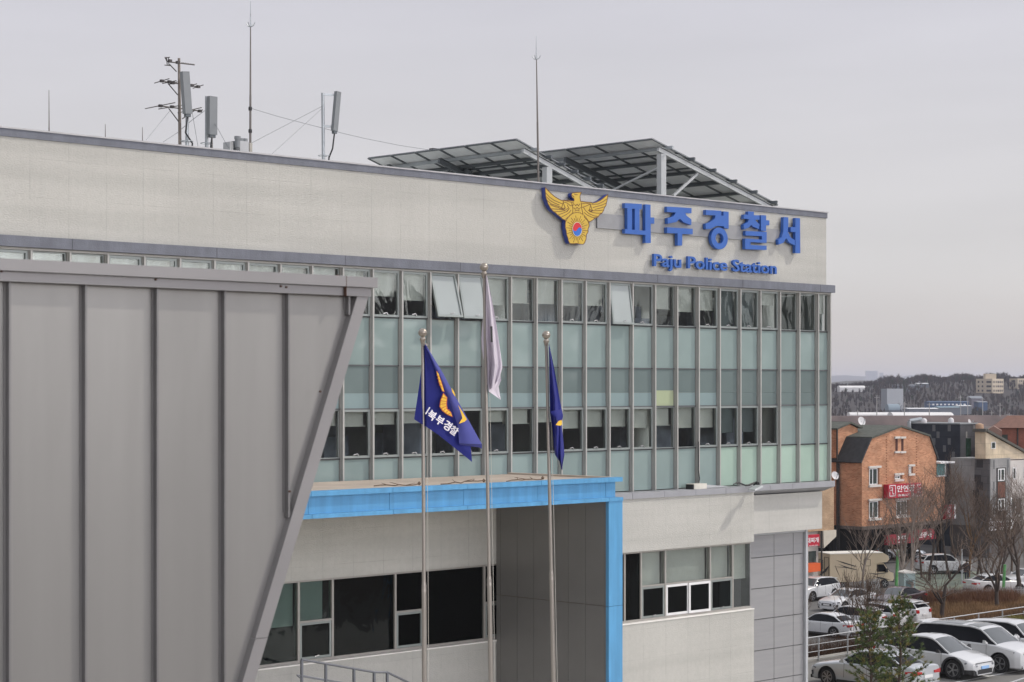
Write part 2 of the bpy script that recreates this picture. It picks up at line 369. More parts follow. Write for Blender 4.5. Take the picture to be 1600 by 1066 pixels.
# ------------------------------------------------------------------ police station
mx = [1296, 1275.8, 1246.4, 1216.5, 1186, 1154.4, 1122.5, 1090, 1056.4, 1021.9, 986.5, 951, 913.8, 875.8, 836.8, 796.5, 757, 713, 670, 626, 580, 533, 484.5]
us = [FU(a, 0) for a in mx]
k_ = np.polyfit(range(1, len(us)), us[1:], 1)
PIT = -k_[0]; U1 = k_[1] + k_[0]                    # mullion pitch and the first full mullion
UEND = us[0]
def UM(i): return U1 - (i - 1) * PIT               # mullion on the right of cell i is UM(i); cell i spans UM(i+1)..UM(i)
NC = 37
ULEFT = UM(NC + 1)
zT = FZ(1291, 331.7, 0); zCB = FZ(1300, 458, 0); zCT = zCB + 0.26
zW0 = FZ(1300, 460.5, 0); zW1 = FZ(1300, 519.2, 0); zW2 = FZ(1300, 579, 0); zW3 = FZ(1300, 632.6, 0); zW4 = FZ(1300, 693, 0); zW5 = FZ(1300, 751, 0)
# joints follow the mullions
for n_ in M_white.node_tree.nodes:
    if n_.type == 'MATH' and n_.operation == 'SUBTRACT' and not n_.inputs[1].is_linked and n_.inputs[1].default_value == 0.0: n_.inputs[1].default_value = U1
    if n_.type == 'MATH' and n_.operation == 'DIVIDE' and abs(n_.inputs[1].default_value - 1.098) < 1e-5: n_.inputs[1].default_value = PIT

ST = thing('police_station', 'large white police station with teal glass curtain wall and slate trim', 'police station', (0, 0, 0), 'F')
UP = FU(1291, 0)
m = MB(); m.box(ULEFT, UP, 0, 0.35, zCT + 0.002, zT - 0.215); m.build('parapet_wall', M_white, ST)
m = MB(); m.box(ULEFT, UP + 0.03, -0.03, 0.40, zT - 0.213, zT - 0.03); m.box(ULEFT, UP + 0.06, -0.055, 0.43, zT - 0.028, zT + 0.01, 1); m.build('coping', [M_trim, M_copl], ST)
m = MB(); m.box(ULEFT, UEND + 0.12, -0.16, 0.30, zCB, zCT)
for i in range(1, NC, 4): m.box(UM(i) - 0.006, UM(i) + 0.006, -0.163, -0.15, zCB + 0.004, zCT - 0.004, 1)
m.box(ULEFT, UEND + 0.06, -0.03, 0.25, zCB - 0.06, zCB - 0.002, 2)
m.build('cornice', [M_trim, M_gask, M_mull], ST)
m = MB(); m.box(ULEFT, UP - 0.3, 0.36, 13.6, zT - 1.0, zT - 0.8); m.build('roof_deck', pm('roof_membrane', (0.52, 0.54, 0.52), 0.9), ST)
m = MB(); m.box(ULEFT, UEND - 0.1, 13.7, 14.0, 0, zT - 0.3); m.box(ULEFT - 0.3, ULEFT - 0.002, 0.0, 14.0, 0, zT - 0.3)
m.box(UP - 0.3, UP, 0.352, 13.69, zW0, zT - 0.22); m.box(UEND - 0.5, UEND - 0.42, 0.6, 13.69, 0, zW5); m.build('rear_wall', M_wsm, ST)
m = MB()
m.box(UEND - 0.05, UEND - 0.01, 0.30, 13.69, zW5, zW0 - 0.002); m.build('side_glazing', M_span, ST)

# glazing grid
WIDTH = 0.036
op1 = {3, 4, 5, 6, 9, 11, 12, 15, 18, 19, 20, 22, 23, 24, 25, 26, 27, 30}
open1 = {10, 16, 17}
op4 = {3, 4, 5, 6, 9, 10, 11, 12, 15, 16, 17, 18, 19, 20, 22, 23, 24}
bl1 = {1: 0, 2: 0, 3: 0.35, 4: 0.98, 5: 0.98, 6: 0.55, 7: 0.60, 8: 0.55, 9: 0.0, 11: 0.55, 12: 0.55, 13: 0.55, 14: 0.55, 15: 0.6, 18: 0.62, 19: 0.55, 20: 0.5, 21: 0.6}
bl4 = {3: 0.0, 4: 0.62, 5: 0.62, 6: 0.52, 7: 0.5, 8: 0.46, 9: 0.46, 10: 0.44, 11: 0.42, 12: 0.45, 13: 0.33, 14: 0.35, 15: 0.3, 16: 0.0, 17: 0.0, 18: 0.3, 19: 0.32, 20: 0.34, 21: 0.33}
dark_blinds = {(1, 4), (1, 5), (4, 4), (4, 5)}
M_dblind = pm('grey_screen_blind', (0.13, 0.155, 0.16), 0.9, 0, 0.05, 2)
def handle(par, u, z):
    h = MB(); h.bar((u - 0.05, 0.015, z), (u + 0.09, 0.015, z + 0.03), 0.02, 0.025); h.bar((u + 0.075, -0.01, z + 0.02), (u + 0.11, -0.01, z - 0.035), 0.02, 0.02)
    h.build('handle', M_chrome, par)
rb = random.Random(3)
for i in range(0, NC):
    a, b = (UM(i + 1), UM(i)) if i else (UM(1), UEND - 0.02)
    a += WIDTH; b -= WIDTH if i else 0.03
    zin = (b - a)
    # rows of fixed panels
    def panel(name, z0, z1, mats, split=None):
        q = MB(); g = 0.018
        if split is None: q.box(a + g, b - g, 0.055, 0.085, z0 + g, z1 - g, 0)
        else:
            q.box(a + g, b - g, 0.055, 0.085, split + 0.004, z1 - g, 0); q.box(a + g, b - g, 0.055, 0.085, z0 + g, split, 1)
        t0, t1 = rb.uniform(-.006, .006), rb.uniform(-.006, .006); q.v = [(v[0], v[1] + t0 * (v[0] > (a + b) / 2) + t1 * (v[2] > (z0 + z1) / 2), v[2]) for v in q.v]
        return q.build(name, mats, ST)
    if i <= 24:
        panel('spandrel_panel', zW2, zW1, M_span)
        if i == 0: panel('transom_window', zW3, zW2, [M_tran, M_tran])
        else: panel('transom_window', zW3, zW2, [M_tran, M_yel if i == 8 else (M_tran if i < 6 and i != 6 else M_tranl)], zW3 + (zW2 - zW3) * (0.36 if i != 8 else 0.42))
        panel('spandrel_panel', zW5, zW4, M_spanl if i <= 5 else M_span)
        if i <= 2: panel('spandrel_panel', zW4, zW3, M_span)
    for row, z0, z1, ops, opens, bl in ((1, zW1, zW0, op1, open1, bl1), (4, zW4, zW3, op4, set(), bl4)):
        if row == 4 and (i <= 2 or i > 24): continue
        f_ = MB(); t = 0.062 if i in ops or i in opens else 0.03
        dep0, dep1 = (0.0, 0.06) if i in ops or i in opens else (0.05, 0.09)
        g = 0.014
        ang = R({17: 15.5, 16: 12.0, 10: 8.0}[i]) if i in opens else 0.0
        def rot(v):
            if not ang: return v
            y, z = v[1], v[2] - (z1 - g)
            return (v[0], y * math.cos(ang) + z * math.sin(ang), z * math.cos(ang) - y * math.sin(ang) + (z1 - g))
        for q in ((a + g, b - g, dep0, dep1, z1 - g - t, z1 - g), (a + g, b - g, dep0, dep1, z0 + g, z0 + g + t),
                  (a + g, a + g + t, dep0, dep1, z0 + g + t, z1 - g - t), (b - g - t, b - g, dep0, dep1, z0 + g + t, z1 - g - t)):
            f_.box(*q)
        f_.v = [rot(v) for v in f_.v]
        fo = f_.build('window', M_sash, ST)
        p = MB(); y = 0.03 if i in ops or i in opens else 0.065
        p.box(a + g + t, b - g - t, y, y + 0.008, z0 + g + t, z1 - g - t)
        tl = [rb.uniform(-.009, .009) for _ in range(3)]
        p.v = [(v[0], v[1] + tl[0] * (v[0] > (a + b) / 2) + tl[1] * (v[2] > (z0 + z1) / 2), v[2]) for v in p.v]
        p.v = [rot(v) for v in p.v]
        po = p.build('pane', M_paneo if i in opens else M_pane, fo)
        fr = bl.get(i, 0.35 if i % 3 else 0.5)
        if fr and i not in opens:
            s_ = MB(); fr = fr * (0.95 + 0.1 * rb.random())
            zz = z1 - (z1 - z0) * fr
            s_.box(a + 0.02, b - 0.1 * zin if i % 6 == 2 else b - 0.02, 0.20, 0.206, zz, z1 - 0.02); s_.box(a + 0.02, b - 0.02, 0.195, 0.212, zz - 0.025, zz)
            s_.build('blind', M_dblind if (row, i) in dark_blinds else M_blind, fo)
        if i in ops or i in opens:
            if not ang: handle(fo, (a + b) / 2 - 0.05, z0 + 0.10)
            else:
                h = MB(); h.bar(rot(((a + b) / 2, -0.01, z0 + 0.1)), rot(((a + b) / 2 + 0.13, -0.01, z0 + 0.13)), 0.02, 0.025); h.build('handle', M_chrome, fo)
                s2 = MB(); s2.bar((a + 0.09, 0.05, z0 + 0.45), rot((a + 0.09, 0.04, z0 + 0.15)), 0.012, 0.02); s2.bar((b - 0.09, 0.05, z0 + 0.45), rot((b - 0.09, 0.04, z0 + 0.15)), 0.012, 0.02)
                s2.build('stay', M_chrome, fo)
for i in range(0, NC + 1):
    q = MB(); u = UM(i) if i else UEND - 0.03
    z0 = zW5 if i <= 25 else zW1
    q.box(u - 0.026, u + 0.026, -0.085, 0.0, z0, zCB - 0.062); q.box(u - WIDTH, u + WIDTH, 0.001, 0.16, z0, zCB - 0.064)
    q.build('mullion', M_mull, ST)
for z, th in ((zW1, 0.022), (zW2, 0.016), (zW3, 0.02), (zW4, 0.02)):
    q = MB()
    for i in range(0, 25 if z != zW1 else NC):
        a, b = (UM(i + 1) + WIDTH, UM(i) - WIDTH) if i else (UM(1) + WIDTH, UEND - 0.067)
        q.box(a + 0.001, b - 0.001, 0.02, 0.13, z - th, z + th)
    q.build('transom', M_gask if z in (zW1, zW4) else pm('dark_transom', (0.09, 0.095, 0.1), 0.5), ST)
# rooms behind the glass
m = MB()
m.box(ULEFT, UEND - 0.3, 6.0, 6.1, zW5, zCB); m.box(ULEFT, UEND - 0.3, 0.17, 5.99, zCB, zCB + 0.2)
for z, mi in ((zW1 - 0.5, 1), (zW4 - 0.25, 1)): m.box(ULEFT, UEND - 0.3, 0.17, 5.99, z - 0.4, z, mi)
m.box(ULEFT, UEND - 0.3, 0.17, 5.99, zW3 + 0.1, zW3 + 0.2)
m.box(ULEFT, UEND - 0.3, 0.10, 0.16, zW4 - 0.62, zW4 - 0.05); m.box(ULEFT, UEND - 0.3, 0.10, 0.16, zW1 - 0.92, zW1 - 0.05)
m.build('interior', [M_room, M_roomf], ST)
for i in (2, 8, 14, 21, 27, 33):
    q = MB(); u = (UM(i) * 0.42 + UM(i + 1) * 0.58)
    for z0, z1 in ((zW1 - 0.49, zCB - 0.01), (zW4 - 0.24, zW3 + 0.09)): q.lathe((u, 0.95, z0), [(0.33, 0), (0.33, z1 - z0)], 20)
    q.build('column', M_colw, ST, smooth=40)
rd = random.Random(11)
for k in range(34):
    q = MB(); i = rd.randint(3, 24); row = rd.choice((1, 4)); z = zW1 - 0.5 if row == 1 else zW4 - 0.25
    u = UM(i) - rd.random() * 0.8; wd = rd.uniform(0.5, 2.4); hh = rd.uniform(0.75, 1.3)
    q.box(u - 0.6, u + 0.3, wd, wd + 0.6, z + 0.002, z + hh); q.box(u - 0.4, u + 0.1, wd + 0.1, wd + 0.2, z + hh + 0.002, z + hh + 0.38)
    q.build('office_cabinet', M_desk, ST)

# ledge and lower storeys
WL = -0.5
UJ = FU(1178, WL)
zL1 = FZ(1010, 769.0, WL); zL0 = zL1 - 0.19
zB1 = FZ(975, 866.6, WL); zB0 = FZ(975, 974.7, WL)
M_ledge = pm('ledge_sheet_metal', (0.31, 0.315, 0.335), 0.5, 0.1, 0.08, 2)
m = MB(); uu = UJ
while uu > FU(430, WL):
    m.box(uu - 1.49, uu - 0.006, WL - 0.05, 0.05, zL0 + 0.002, zL1); uu -= 1.5
m.build('ledge', M_ledge, ST)
URr = UEND + 0.08
zr1 = zW5 - 0.002
m = MB(); uu = UJ + 0.01
while uu < URr - 0.1:
    b = min(uu + 1.2, URr)
    m.hexa([(uu, 0.26, zr1 - 0.36), (b - 0.008, 0.26, zr1 - 0.36), (b - 0.008, 0.30, zr1 - 0.36), (uu, 0.30, zr1 - 0.36), (uu, -0.22, zr1 - 0.19), (b - 0.008, -0.22, zr1 - 0.19), (b - 0.008, 0.30, zr1 - 0.19), (uu, 0.30, zr1 - 0.19)])
    m.box(uu, b - 0.008, -0.24, 0.30, zr1 - 0.188, zr1); uu += 1.2
m.build('overhang_fascia', M_ledge, ST)
m = MB(); m.box(ULEFT, UJ, WL, 0.0, zB1 + 0.05, zL0); m.build('lower_wall', M_white, ST)
m = MB(); m.box(ULEFT, UJ, WL, 0.0, 0, zB0 - 0.05); m.build('plinth_wall', M_white, ST)
m = MB(); m.box(ULEFT, UJ - 0.002, WL - 0.025, -0.2, zB0 - 0.048, zB0 - 0.012); m.build('window_sill', pm('white_sill', (0.76, 0.74, 0.70), 0.7), ST)
UR2 = FU(1284.5, 0.12); zR0 = FZ(1284, 826.0, 0.12)
m = MB(); m.box(UJ + 0.002, UR2, 0.12, 0.5, zR0, zr1 - 0.362); m.build('recessed_wall', M_wsm, ST)
UP0 = UJ - 0.4; UP1 = FU(1255, 0.55); UP2 = FU(1262, 0.45)
vs = [FU(a, 0.55) for a in (1165, 1209.4, 1239.3, 1255)]
hz = [FZ(1178, a, 0.55) for a in (837, 872, 920.5, 968.9, 1017.8, 1066, 1114, 1162)]
m = MB()
for k in range(3):
    for j in range(7): m.box(vs[k] + 0.012, vs[k + 1] - 0.012, 0.55, 0.60, max(hz[j + 1] + 0.012, 0.02), hz[j] - 0.012)
m.build('cladding_panel', M_alu, ST)
m = MB(); m.box(UP0, UP1, 0.62, 0.70, 0, hz[0]); m.build('cladding_backing', M_gask, ST)
m = MB(); m.box(UP1 + 0.002, UP2, 0.44, 0.72, 0, zR0 - 0.002); m.box(UJ + 0.002, UP1, 0.47, 0.61, hz[0], zR0 - 0.002); m.build('cladding_frame', pm('pale_frame_metal', (0.46, 0.475, 0.50), 0.45, 0.2), ST)
m = MB(); m.box(FU(1172.6, WL + 0.1), UJ - 0.002, WL + 0.12, 0.0, zB0 - 0.01, zB1 + 0.048); m.build('window_return', M_alu, ST)
# band of ground floor windows
wl = WL + 0.16
M_lfr = pm('warm_window_frame', (0.34, 0.325, 0.30), 0.5, 0.2)
M_wfr = pm('white_sliding_frame', (0.72, 0.72, 0.72), 0.4)
def lowwin(x0, x1, kind):
    a, b = FU(x0, wl), FU(x1, wl); zs = zB0 + (zB1 - zB0) * 0.5
    fr = MB()
    fr.box(a - 0.05, a + 0.02, wl - 0.05, wl + 0.08, zB0 - 0.01, zB1 + 0.048); fr.box(a + 0.022, b - 0.052, wl - 0.05, wl + 0.08, zB1 - 0.01, zB1 + 0.046); fr.box(a + 0.022, b - 0.052, wl - 0.05, wl + 0.08, zB0 - 0.008, zB0 + 0.06)
    if 's' in kind: fr.box(a + 0.022, b - 0.052, wl - 0.045, wl + 0.07, zs - 0.025, zs + 0.025)
    fo = fr.build('window', M_lfr, ST)
    p = MB(); p.box(a + 0.02, b - 0.05, wl, wl + 0.01, (zs + 0.025 if 's' in kind else zB0 + 0.06), zB1 - 0.01)
    p.build('pane', M_dpane if 'd' in kind else (M_pane2 if x0 < 900 else M_pane), fo)
    if 's' in kind and 'w' not in kind:
        q = MB(); t = 0.06; A, B, C, D = a + 0.03, b - 0.06, zB0 + 0.068, zs - 0.032
        for bb in ((A, B, D - t, D), (A, B, C, C + t), (A, A + t, C + t, D - t), (B - t, B, C + t, D - t)): q.box(bb[0], bb[1], wl - 0.04, wl + 0.03, bb[2], bb[3])
        so = q.build('sash', M_sash, fo)
        q = MB(); q.box(A + t, B - t, wl - 0.01, wl, C + t, D - t); q.build('pane', M_dpane, fo)
        if 'd' not in kind or 'h' in kind:
            q = MB(); u = (A + B) / 2; q.bar((u - 0.06, wl - 0.06, C + 0.05), (u + 0.09, wl - 0.06, C + 0.08), 0.03, 0.03); q.build('handle', M_chrome, fo)
    if 'w' in kind:
        mid = (a + b) / 2
        for A, B, yy in ((a + 0.03, mid + 0.02, wl - 0.01), (mid - 0.02, b - 0.06, wl - 0.06)):
            q = MB(); t = 0.075; C, D = zB0 + 0.065, zs - 0.03
            for bb in ((A, B, D - t, D), (A, B, C, C + t), (A, A + t, C + t, D - t), (B - t, B, C + t, D - t)): q.box(bb[0], bb[1], yy - 0.03, yy + 0.015, bb[2], bb[3])
            q.build('sliding_sash', M_wfr, fo)
            q = MB(); q.box(A + t, B - t, yy - 0.012, yy - 0.004, C + t, D - t); q.build('pane', M_dpane, fo)
    if 'b' in kind:
        q = MB(); zb = zs if 's' in kind else zs - 0.1
        q.box(a + 0.03, b - 0.06 - (0.15 if 'n' in kind else 0), wl + 0.16, wl + 0.166, zb, zB1 + 0.02); q.build('blind', M_blind, fo)
for x0, x1, k in ((330, 385, 'd'), (385, 466, 'b'), (466, 519, 'sbnh'), (519, 617, 'd'), (617, 661, 'sd'), (661, 756, 'd'), (756, 800, 'sd'), (800, 860, 'd'), (860, 920, 'd'), (920, 975, 'd'),
                  (975, 1000.7, 'd'), (1000.7, 1038.5, 'sb'), (1038.5, 1108.8, 'swb'), (1108.8, 1143.9, 'sb'), (1143.9, 1173, 'b')):
    lowwin(x0, x1, k)
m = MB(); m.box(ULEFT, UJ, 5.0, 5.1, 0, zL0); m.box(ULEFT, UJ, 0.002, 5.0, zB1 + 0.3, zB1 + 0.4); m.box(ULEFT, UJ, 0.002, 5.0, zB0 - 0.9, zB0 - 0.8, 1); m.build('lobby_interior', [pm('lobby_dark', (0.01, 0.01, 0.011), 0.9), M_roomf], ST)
# things lying on the ledge
o = thing('equipment_box', 'low white plastic box lying on the ledge below the glazing', 'box', (FU(1092, -0.3), -0.3, zL1), 'F')
q = MB(); a = FU(1078, -0.3); q.box(a, a + 0.62, -0.48, -0.15, zL1 + 0.002, zL1 + 0.17); q.build('body', pm('weathered_white_plastic', (0.62, 0.60, 0.54), 0.6, 0, 0.12), o)
q = MB(); q.box(a - 0.05, a - 0.002, -0.46, -0.17, zL1 + 0.002, zL1 + 0.15); q.build('end_cover', M_black, o)
q = MB(); q.hexa([(a + 0.64, -0.3, zL1 + 0.01), (a + 1.9, -0.28, zL1 + 0.01), (a + 1.9, -0.18, zL1 + 0.01), (a + 0.64, -0.15, zL1 + 0.01), (a + 0.64, -0.3, zL1 + 0.13), (a + 1.9, -0.28, zL1 + 0.03), (a + 1.9, -0.18, zL1 + 0.03), (a + 0.64, -0.15, zL1 + 0.13)]); q.build('trunking', M_lgrey, o)
q = MB(); pts = [F(1091.5, y, -0.11) for y in (690, 715, 735)] + [F(1093, 748, -0.12), F(1092, 755, -0.16)]
q.path(pts, 0.018, 6); solo(q, 'power_cable', M_black, 'thin black cable hanging down the glazing to the white box', 'cable', tuple(pts[0]))
q = MB()
for k in range(3):
    pts = [F(1146 + 4 * k + 5 * t, 757.0 - 2.2 * math.sin(t * 1.1 + k) - 0.5 * k, -0.42) for t in range(7)]
    q.path(pts, 0.02, 6)
solo(q, 'cable_coil', M_black, 'loose bundle of black cables lying on the ledge corner', 'cable', tuple(F(1150, 757, -0.42)))
o = thing('floodlight', 'small floodlight with a pale shade leaning out over the ledge', 'floodlight', tuple(F(1179, 757, -0.5)), 'F')
q = MB(); q.path([F(1178, 758, -0.50), F(1182, 753, -0.7), F(1185, 756, -0.95)], 0.03, 8); q.lathe(F(1183, 757, -0.8), [(0.07, -0.08), (0.09, 0.0), (0.07, 0.08)], 10); q.build('bracket', M_black, o)
q = MB(); c = F(1180, 763, -1.0); q.hexa([c + Vector(v) for v in ((-.20, -.16, -.07), (.22, -.16, .03), (.22, .16, .03), (-.20, .16, -.07), (-.20, -.14, -.03), (.20, -.14, .10), (.20, .14, .10), (-.20, .14, -.03))]); q.build('lamp_shade', M_wst, o)

# ------------------------------------------------------------------ wall sign: Hangul letters, English line, emblem
def C6(x, y, w): return F(x / 5.161 + 960, y / 5.161 + 300, w)
GL = {
 'PA': [[(85,90),(222,98),(222,140),(203,139),(203,312),(250,315),(250,100),(292,103),(292,205),(322,207),(322,257),(293,255),(294,412),(250,412),(250,348),(85,335),(85,301),(105,302),(105,132),(85,131)], 'hole', [(143,134),(165,136),(165,308),(143,306)]],
 'JU': [[(425,118),(622,130),(622,173),(572,171),(582,192),(622,222),(620,268),(560,245),(528,215),(500,243),(430,257),(430,212),(475,198),(497,167),(425,162)], [(425,285),(632,298),(632,342),(548,339),(546,433),(510,432),(510,335),(425,332)]],
 'GY': [[(738,145),(862,152),(862,190),(880,191),(880,157),(922,160),(922,298),(885,290),(885,278),(822,274),(780,298),(738,300),(735,258),(775,245),(810,215),(815,190),(738,185)], 'ring'],
 'CH': [[(1078,157),(1125,160),(1125,187),(1170,190),(1170,225),(1136,223),(1143,237),(1172,262),(1165,300),(1120,280),(1105,265),(1080,290),(1045,302),(1042,265),(1075,245),(1086,219),(1045,217),(1045,182),(1078,184)], [(1182,187),(1224,190),(1224,228),(1250,230),(1250,270),(1224,268),(1224,315),(1182,312)],
        [(1058,315),(1228,322),(1228,412),(1098,405),(1098,428),(1228,434),(1228,468),(1055,462),(1055,375),(1190,385),(1190,357),(1058,352)]],
 'SE': [[(1365,203),(1403,205),(1403,260),(1398,320),(1420,365),(1456,390),(1456,432),(1412,410),(1385,372),(1365,410),(1325,425),(1322,385),(1350,365),(1362,320)], [(1460,210),(1497,212),(1500,495),(1460,493),(1460,325),(1422,322),(1422,283),(1460,285)]],
}
WS0, WS1 = -0.20, -0.08
sg = thing('wall_sign', 'big royal blue Hangul letters standing off the white parapet wall', 'sign', tuple(F(1110, 355, 0)), 'F')
for nm, parts in GL.items():
    q = MB(); hole = None
    for k, pt in enumerate(parts):
        if pt == 'ring':
            c = C6(848, 375, WS0); rx = (C6(915, 375, WS0) - C6(781, 375, WS0)).x / 2; rz = abs(C6(848, 463, WS0).z - C6(848, 287, WS0).z) / 2
            nseg = 36
            for a in range(nseg):
                t0, t1 = 2 * math.pi * a / nseg, 2 * math.pi * (a + 1) / nseg
                o4 = [(c.x + rx * k2 * math.cos(t), c.z + rz * k2 * math.sin(t)) for k2, t in ((0.47, t0), (1, t0), (1, t1), (0.47, t1))]
                q.poly([(p[0], WS0, p[1]) for p in o4]); q.poly([(p[0], WS1, p[1]) for p in o4])
                for A, B in ((o4[1], o4[2]), (o4[0], o4[3])): q.poly([(A[0], WS0, A[1]), (B[0], WS0, B[1]), (B[0], WS1, B[1]), (A[0], WS1, A[1])])
        elif pt == 'hole': pass
        elif nm == 'PA' and k == 2: pass
        elif nm == 'PA':
            for pp in ([(85,90),(222,98),(222,140),(85,131)], [(105,132.5),(143,135.0),(143,304.0),(105,300.9)], [(165,136.5),(203,139.0),(203,309.0),(165,306.0)], [(85,300),(105,301.1),(143,304.2),(165,306.2),(203,309.2),(250,313),(250,348),(85,335)],
                       [(250,100),(292,103),(292,205),(322,207),(322,257),(293,255),(294,412),(250,412)]):
                q.prism([(v.x, v.z) for v in (C6(x, y, WS0) for x, y in pp)], WS0, WS1)
        else:
            q.prism([(v.x, v.z) for v in (C6(x, y, WS0) for x, y in pt)], WS0, WS1)
    q.build('letter', M_sign, sg)
q = MB(); pts = [F(933, 334, -0.05), F(1218, 359.5, -0.05), F(1218, 379.5, -0.05), F(933, 357.5, -0.05)]
zt, zb = F(1080, 346.5, -.05).z, F(1080, 368.5, -.05).z
q.box(pts[0].x, pts[1].x, -0.06, -0.002, zb, zt); q.build('backing_rail', pm('grey_backing_rail', (0.27, 0.275, 0.285), 0.6, 0, 0.08), sg)
sg2 = thing('wall_sign', 'small royal blue English lettering below the Hangul letters on the parapet', 'sign', tuple(F(1118, 420, 0)), 'F')
u0, u1 = FU(1022.5, -0.2), FU(1214.5, -0.2); zbz = (FZ(1026, 416.0, -0.2) + FZ(1211, 427.5, -0.2)) / 2; hcap = 20.3 * (u1 + 8) / FPX
v, f = text_mesh('Paju Police Station', 1.0, 0.045, 0.016)
x0 = min(a[0] for a in v); x1 = max(a[0] for a in v); kx = (u1 - u0) / (x1 - x0); kz = 0.405 / 0.75
isl = {}                                             # split the line into its letters
par = list(range(len(v)))
def fnd(a):
    while par[a] != a: par[a] = par[par[a]]; a = par[a]
    return a
for q in f:
    for a in q[1:]: par[fnd(a)] = fnd(q[0])
rngs = {}
for a in range(len(v)):
    r = fnd(a); lo, hi = rngs.get(r, (9e9, -9e9)); rngs[r] = (min(lo, v[a][0]), max(hi, v[a][0]))
grp = []
for r, (lo, hi) in sorted(rngs.items(), key=lambda t: t[1][0]):
    if grp and lo < grp[-1][1] - 0.35 * min(hi - lo, grp[-1][1] - grp[-1][0]): grp[-1][1] = max(hi, grp[-1][1]); grp[-1][2].add(r)
    else: grp.append([lo, hi, {r}])
for lo, hi, rs in grp:
    q = MB(); ix = {}
    for a in range(len(v)):
        if fnd(a) in rs: ix[a] = len(q.v); q.v.append((u0 + (v[a][0] - x0) * kx, -0.14 - v[a][2], zbz + v[a][1] * kz))
    for fc in f:
        if fc[0] in ix: q.f.append(tuple(ix[a] for a in fc)); q.m.append(0)
    q.build('letter', M_sign, sg2)
q = MB(); zz = zbz + 0.12
q.box(u0, u1, -0.09, -0.06, zz, zz + 0.02); q.box(u0, u1, -0.06, -0.002, zz + 0.005, zz + 0.015); q.build('backing_rail', M_steel, sg2)

# emblem
def C5(x, y, w): return F(x / 10.15 + 840, y / 10.15 + 285, w)
EO = [(120,80),(160,125),(210,175),(270,225),(330,262),(375,285),(420,285),(470,285),(572,298),(580,290),(578,262),(548,240),(535,205),(545,172),(570,165),(640,160),(695,157),(680,190),(672,230),(680,300),(760,312),(848,320),(870,330),(930,318),(1000,285),(1060,235),(1115,192),(1108,250),(1100,300),(1090,330),(1085,370),(1060,400),(1045,450),(1020,490),(980,515),(960,550),(910,565),(880,595),(820,630),(812,640),(818,690),(800,740),(800,790),(775,830),(768,900),(745,960),(720,985),(680,980),(620,970),(560,975),(510,970),(490,930),(480,880),(460,830),(455,770),(440,720),(440,660),(445,610),(430,600),(395,580),(350,540),(310,510),(280,480),(240,455),(210,420),(190,385),(165,340),(150,290),(130,240),(125,170)]
M_gold = pm('emblem_gold', (0.58, 0.39, 0.05), 0.45, 0, 0.06, 3)
M_edge = pm('emblem_navy_edge', (0.03, 0.055, 0.26), 0.45, 0, 0.05)
M_line = pm('emblem_brown_line', (0.13, 0.05, 0.02), 0.6)
em = thing('police_emblem', 'gold eagle emblem with red and blue disc left of the Hangul letters', 'emblem', tuple(F(902, 340, 0)), 'F')
WE = -0.22
q = MB(); q.prism([(p.x, p.z) for p in (C5(x, y, WE) for x, y in EO)], WE + 0.001, -0.06, 0, 1); q.build('eagle', [M_gold, M_edge], em)
q = MB()
def stroke(pts, wd=0.017, w=WE):
    P = [C5(x, y, w) for x, y in pts]
    for a, b in zip(P, P[1:]):
        d = Vector((b.x - a.x, b.z - a.z)); 
        if d.length < 1e-5: continue
        d.normalize(); nx, nz = -d.y * wd / 2, d.x * wd / 2; ex, ez = d.x * wd * .3, d.y * wd * .3
        c4 = [(a.x + nx - ex, a.z + nz - ez), (a.x - nx - ex, a.z - nz - ez), (b.x - nx + ex, b.z - nz + ez), (b.x + nx + ex, b.z + nz + ez)]
        q.prism(c4, w - 0.005, w + 0.0005)
LN = [[(130,170),(190,235),(260,285),(340,320),(400,345)], [(140,230),(200,290),(270,330),(345,360)], [(155,290),(220,345),(300,370),(380,400)], [(195,350),(260,380),(330,400),(390,430)], [(215,420),(300,425),(380,430),(440,440)],
 [(270,465),(350,462),(430,450),(480,410)], [(330,515),(400,490),(470,460),(500,420)], [(370,555),(440,520),(500,480),(530,440)], [(430,595),(490,550),(540,500)],
 [(1105,260),(1040,305),(960,345),(860,350)], [(1090,330),(1010,365),(930,385),(880,400)], [(1075,385),(990,410),(910,430)], [(1050,440),(960,450),(880,450),(820,430)], [(1020,490),(940,490),(870,480),(800,440)],
 [(960,545),(890,530),(820,500),(760,450)], [(910,565),(850,550),(790,520),(740,480)], [(820,625),(780,590),(735,545)],
 [(410,285),(440,292),(568,325),(560,372)], [(405,320),(380,410),(440,410),(405,320)], [(380,410),(405,430),(440,410)], [(405,290),(405,320)], [(690,345),(760,330),(840,345),(840,362)], [(840,360),(818,455),(870,455),(840,360)], [(818,455),(845,470),(870,455)],
 [(410,310),(470,330),(520,370),(560,375)], [(690,345),(700,400),(760,380),(840,345)], [(582,185),(605,198),(632,196)], [(548,205),(580,235)],
 [(450,470),(500,420),(470,360)], [(760,450),(730,400)], [(540,330),(560,420),(555,500)], [(690,320),(700,420),(720,500)]]
LN += [[(585, 345), (605, 375), (626, 345), (648, 375), (668, 345)], [(570, 400), (597, 430), (626, 395), (655, 430), (682, 400)], [(590, 455), (626, 440), (662, 455)]]
for ln in LN: stroke(ln)
stroke(EO + EO[:1], 0.02)
for k in range(28):
    t = 2 * math.pi * (k + 0.5) / 28; cx, cy = 625, 745; c_, s_ = math.cos(t), math.sin(t)
    r0 = 1.22; r1 = 1.62 if k % 2 else 2.15
    if s_ < -0.3: r1 *= 1.05
    stroke([(cx + 72 * r0 * c_, cy + 108 * r0 * s_), (cx + 72 * min(r1, 2.3) * c_ * 1.1, cy + 108 * min(r1, 2.0) * s_)], 0.014)
arc = [(625 + 190 * math.cos(t), 735 - 250 * math.sin(t)) for t in [R(a) for a in range(20, 161, 10)]]
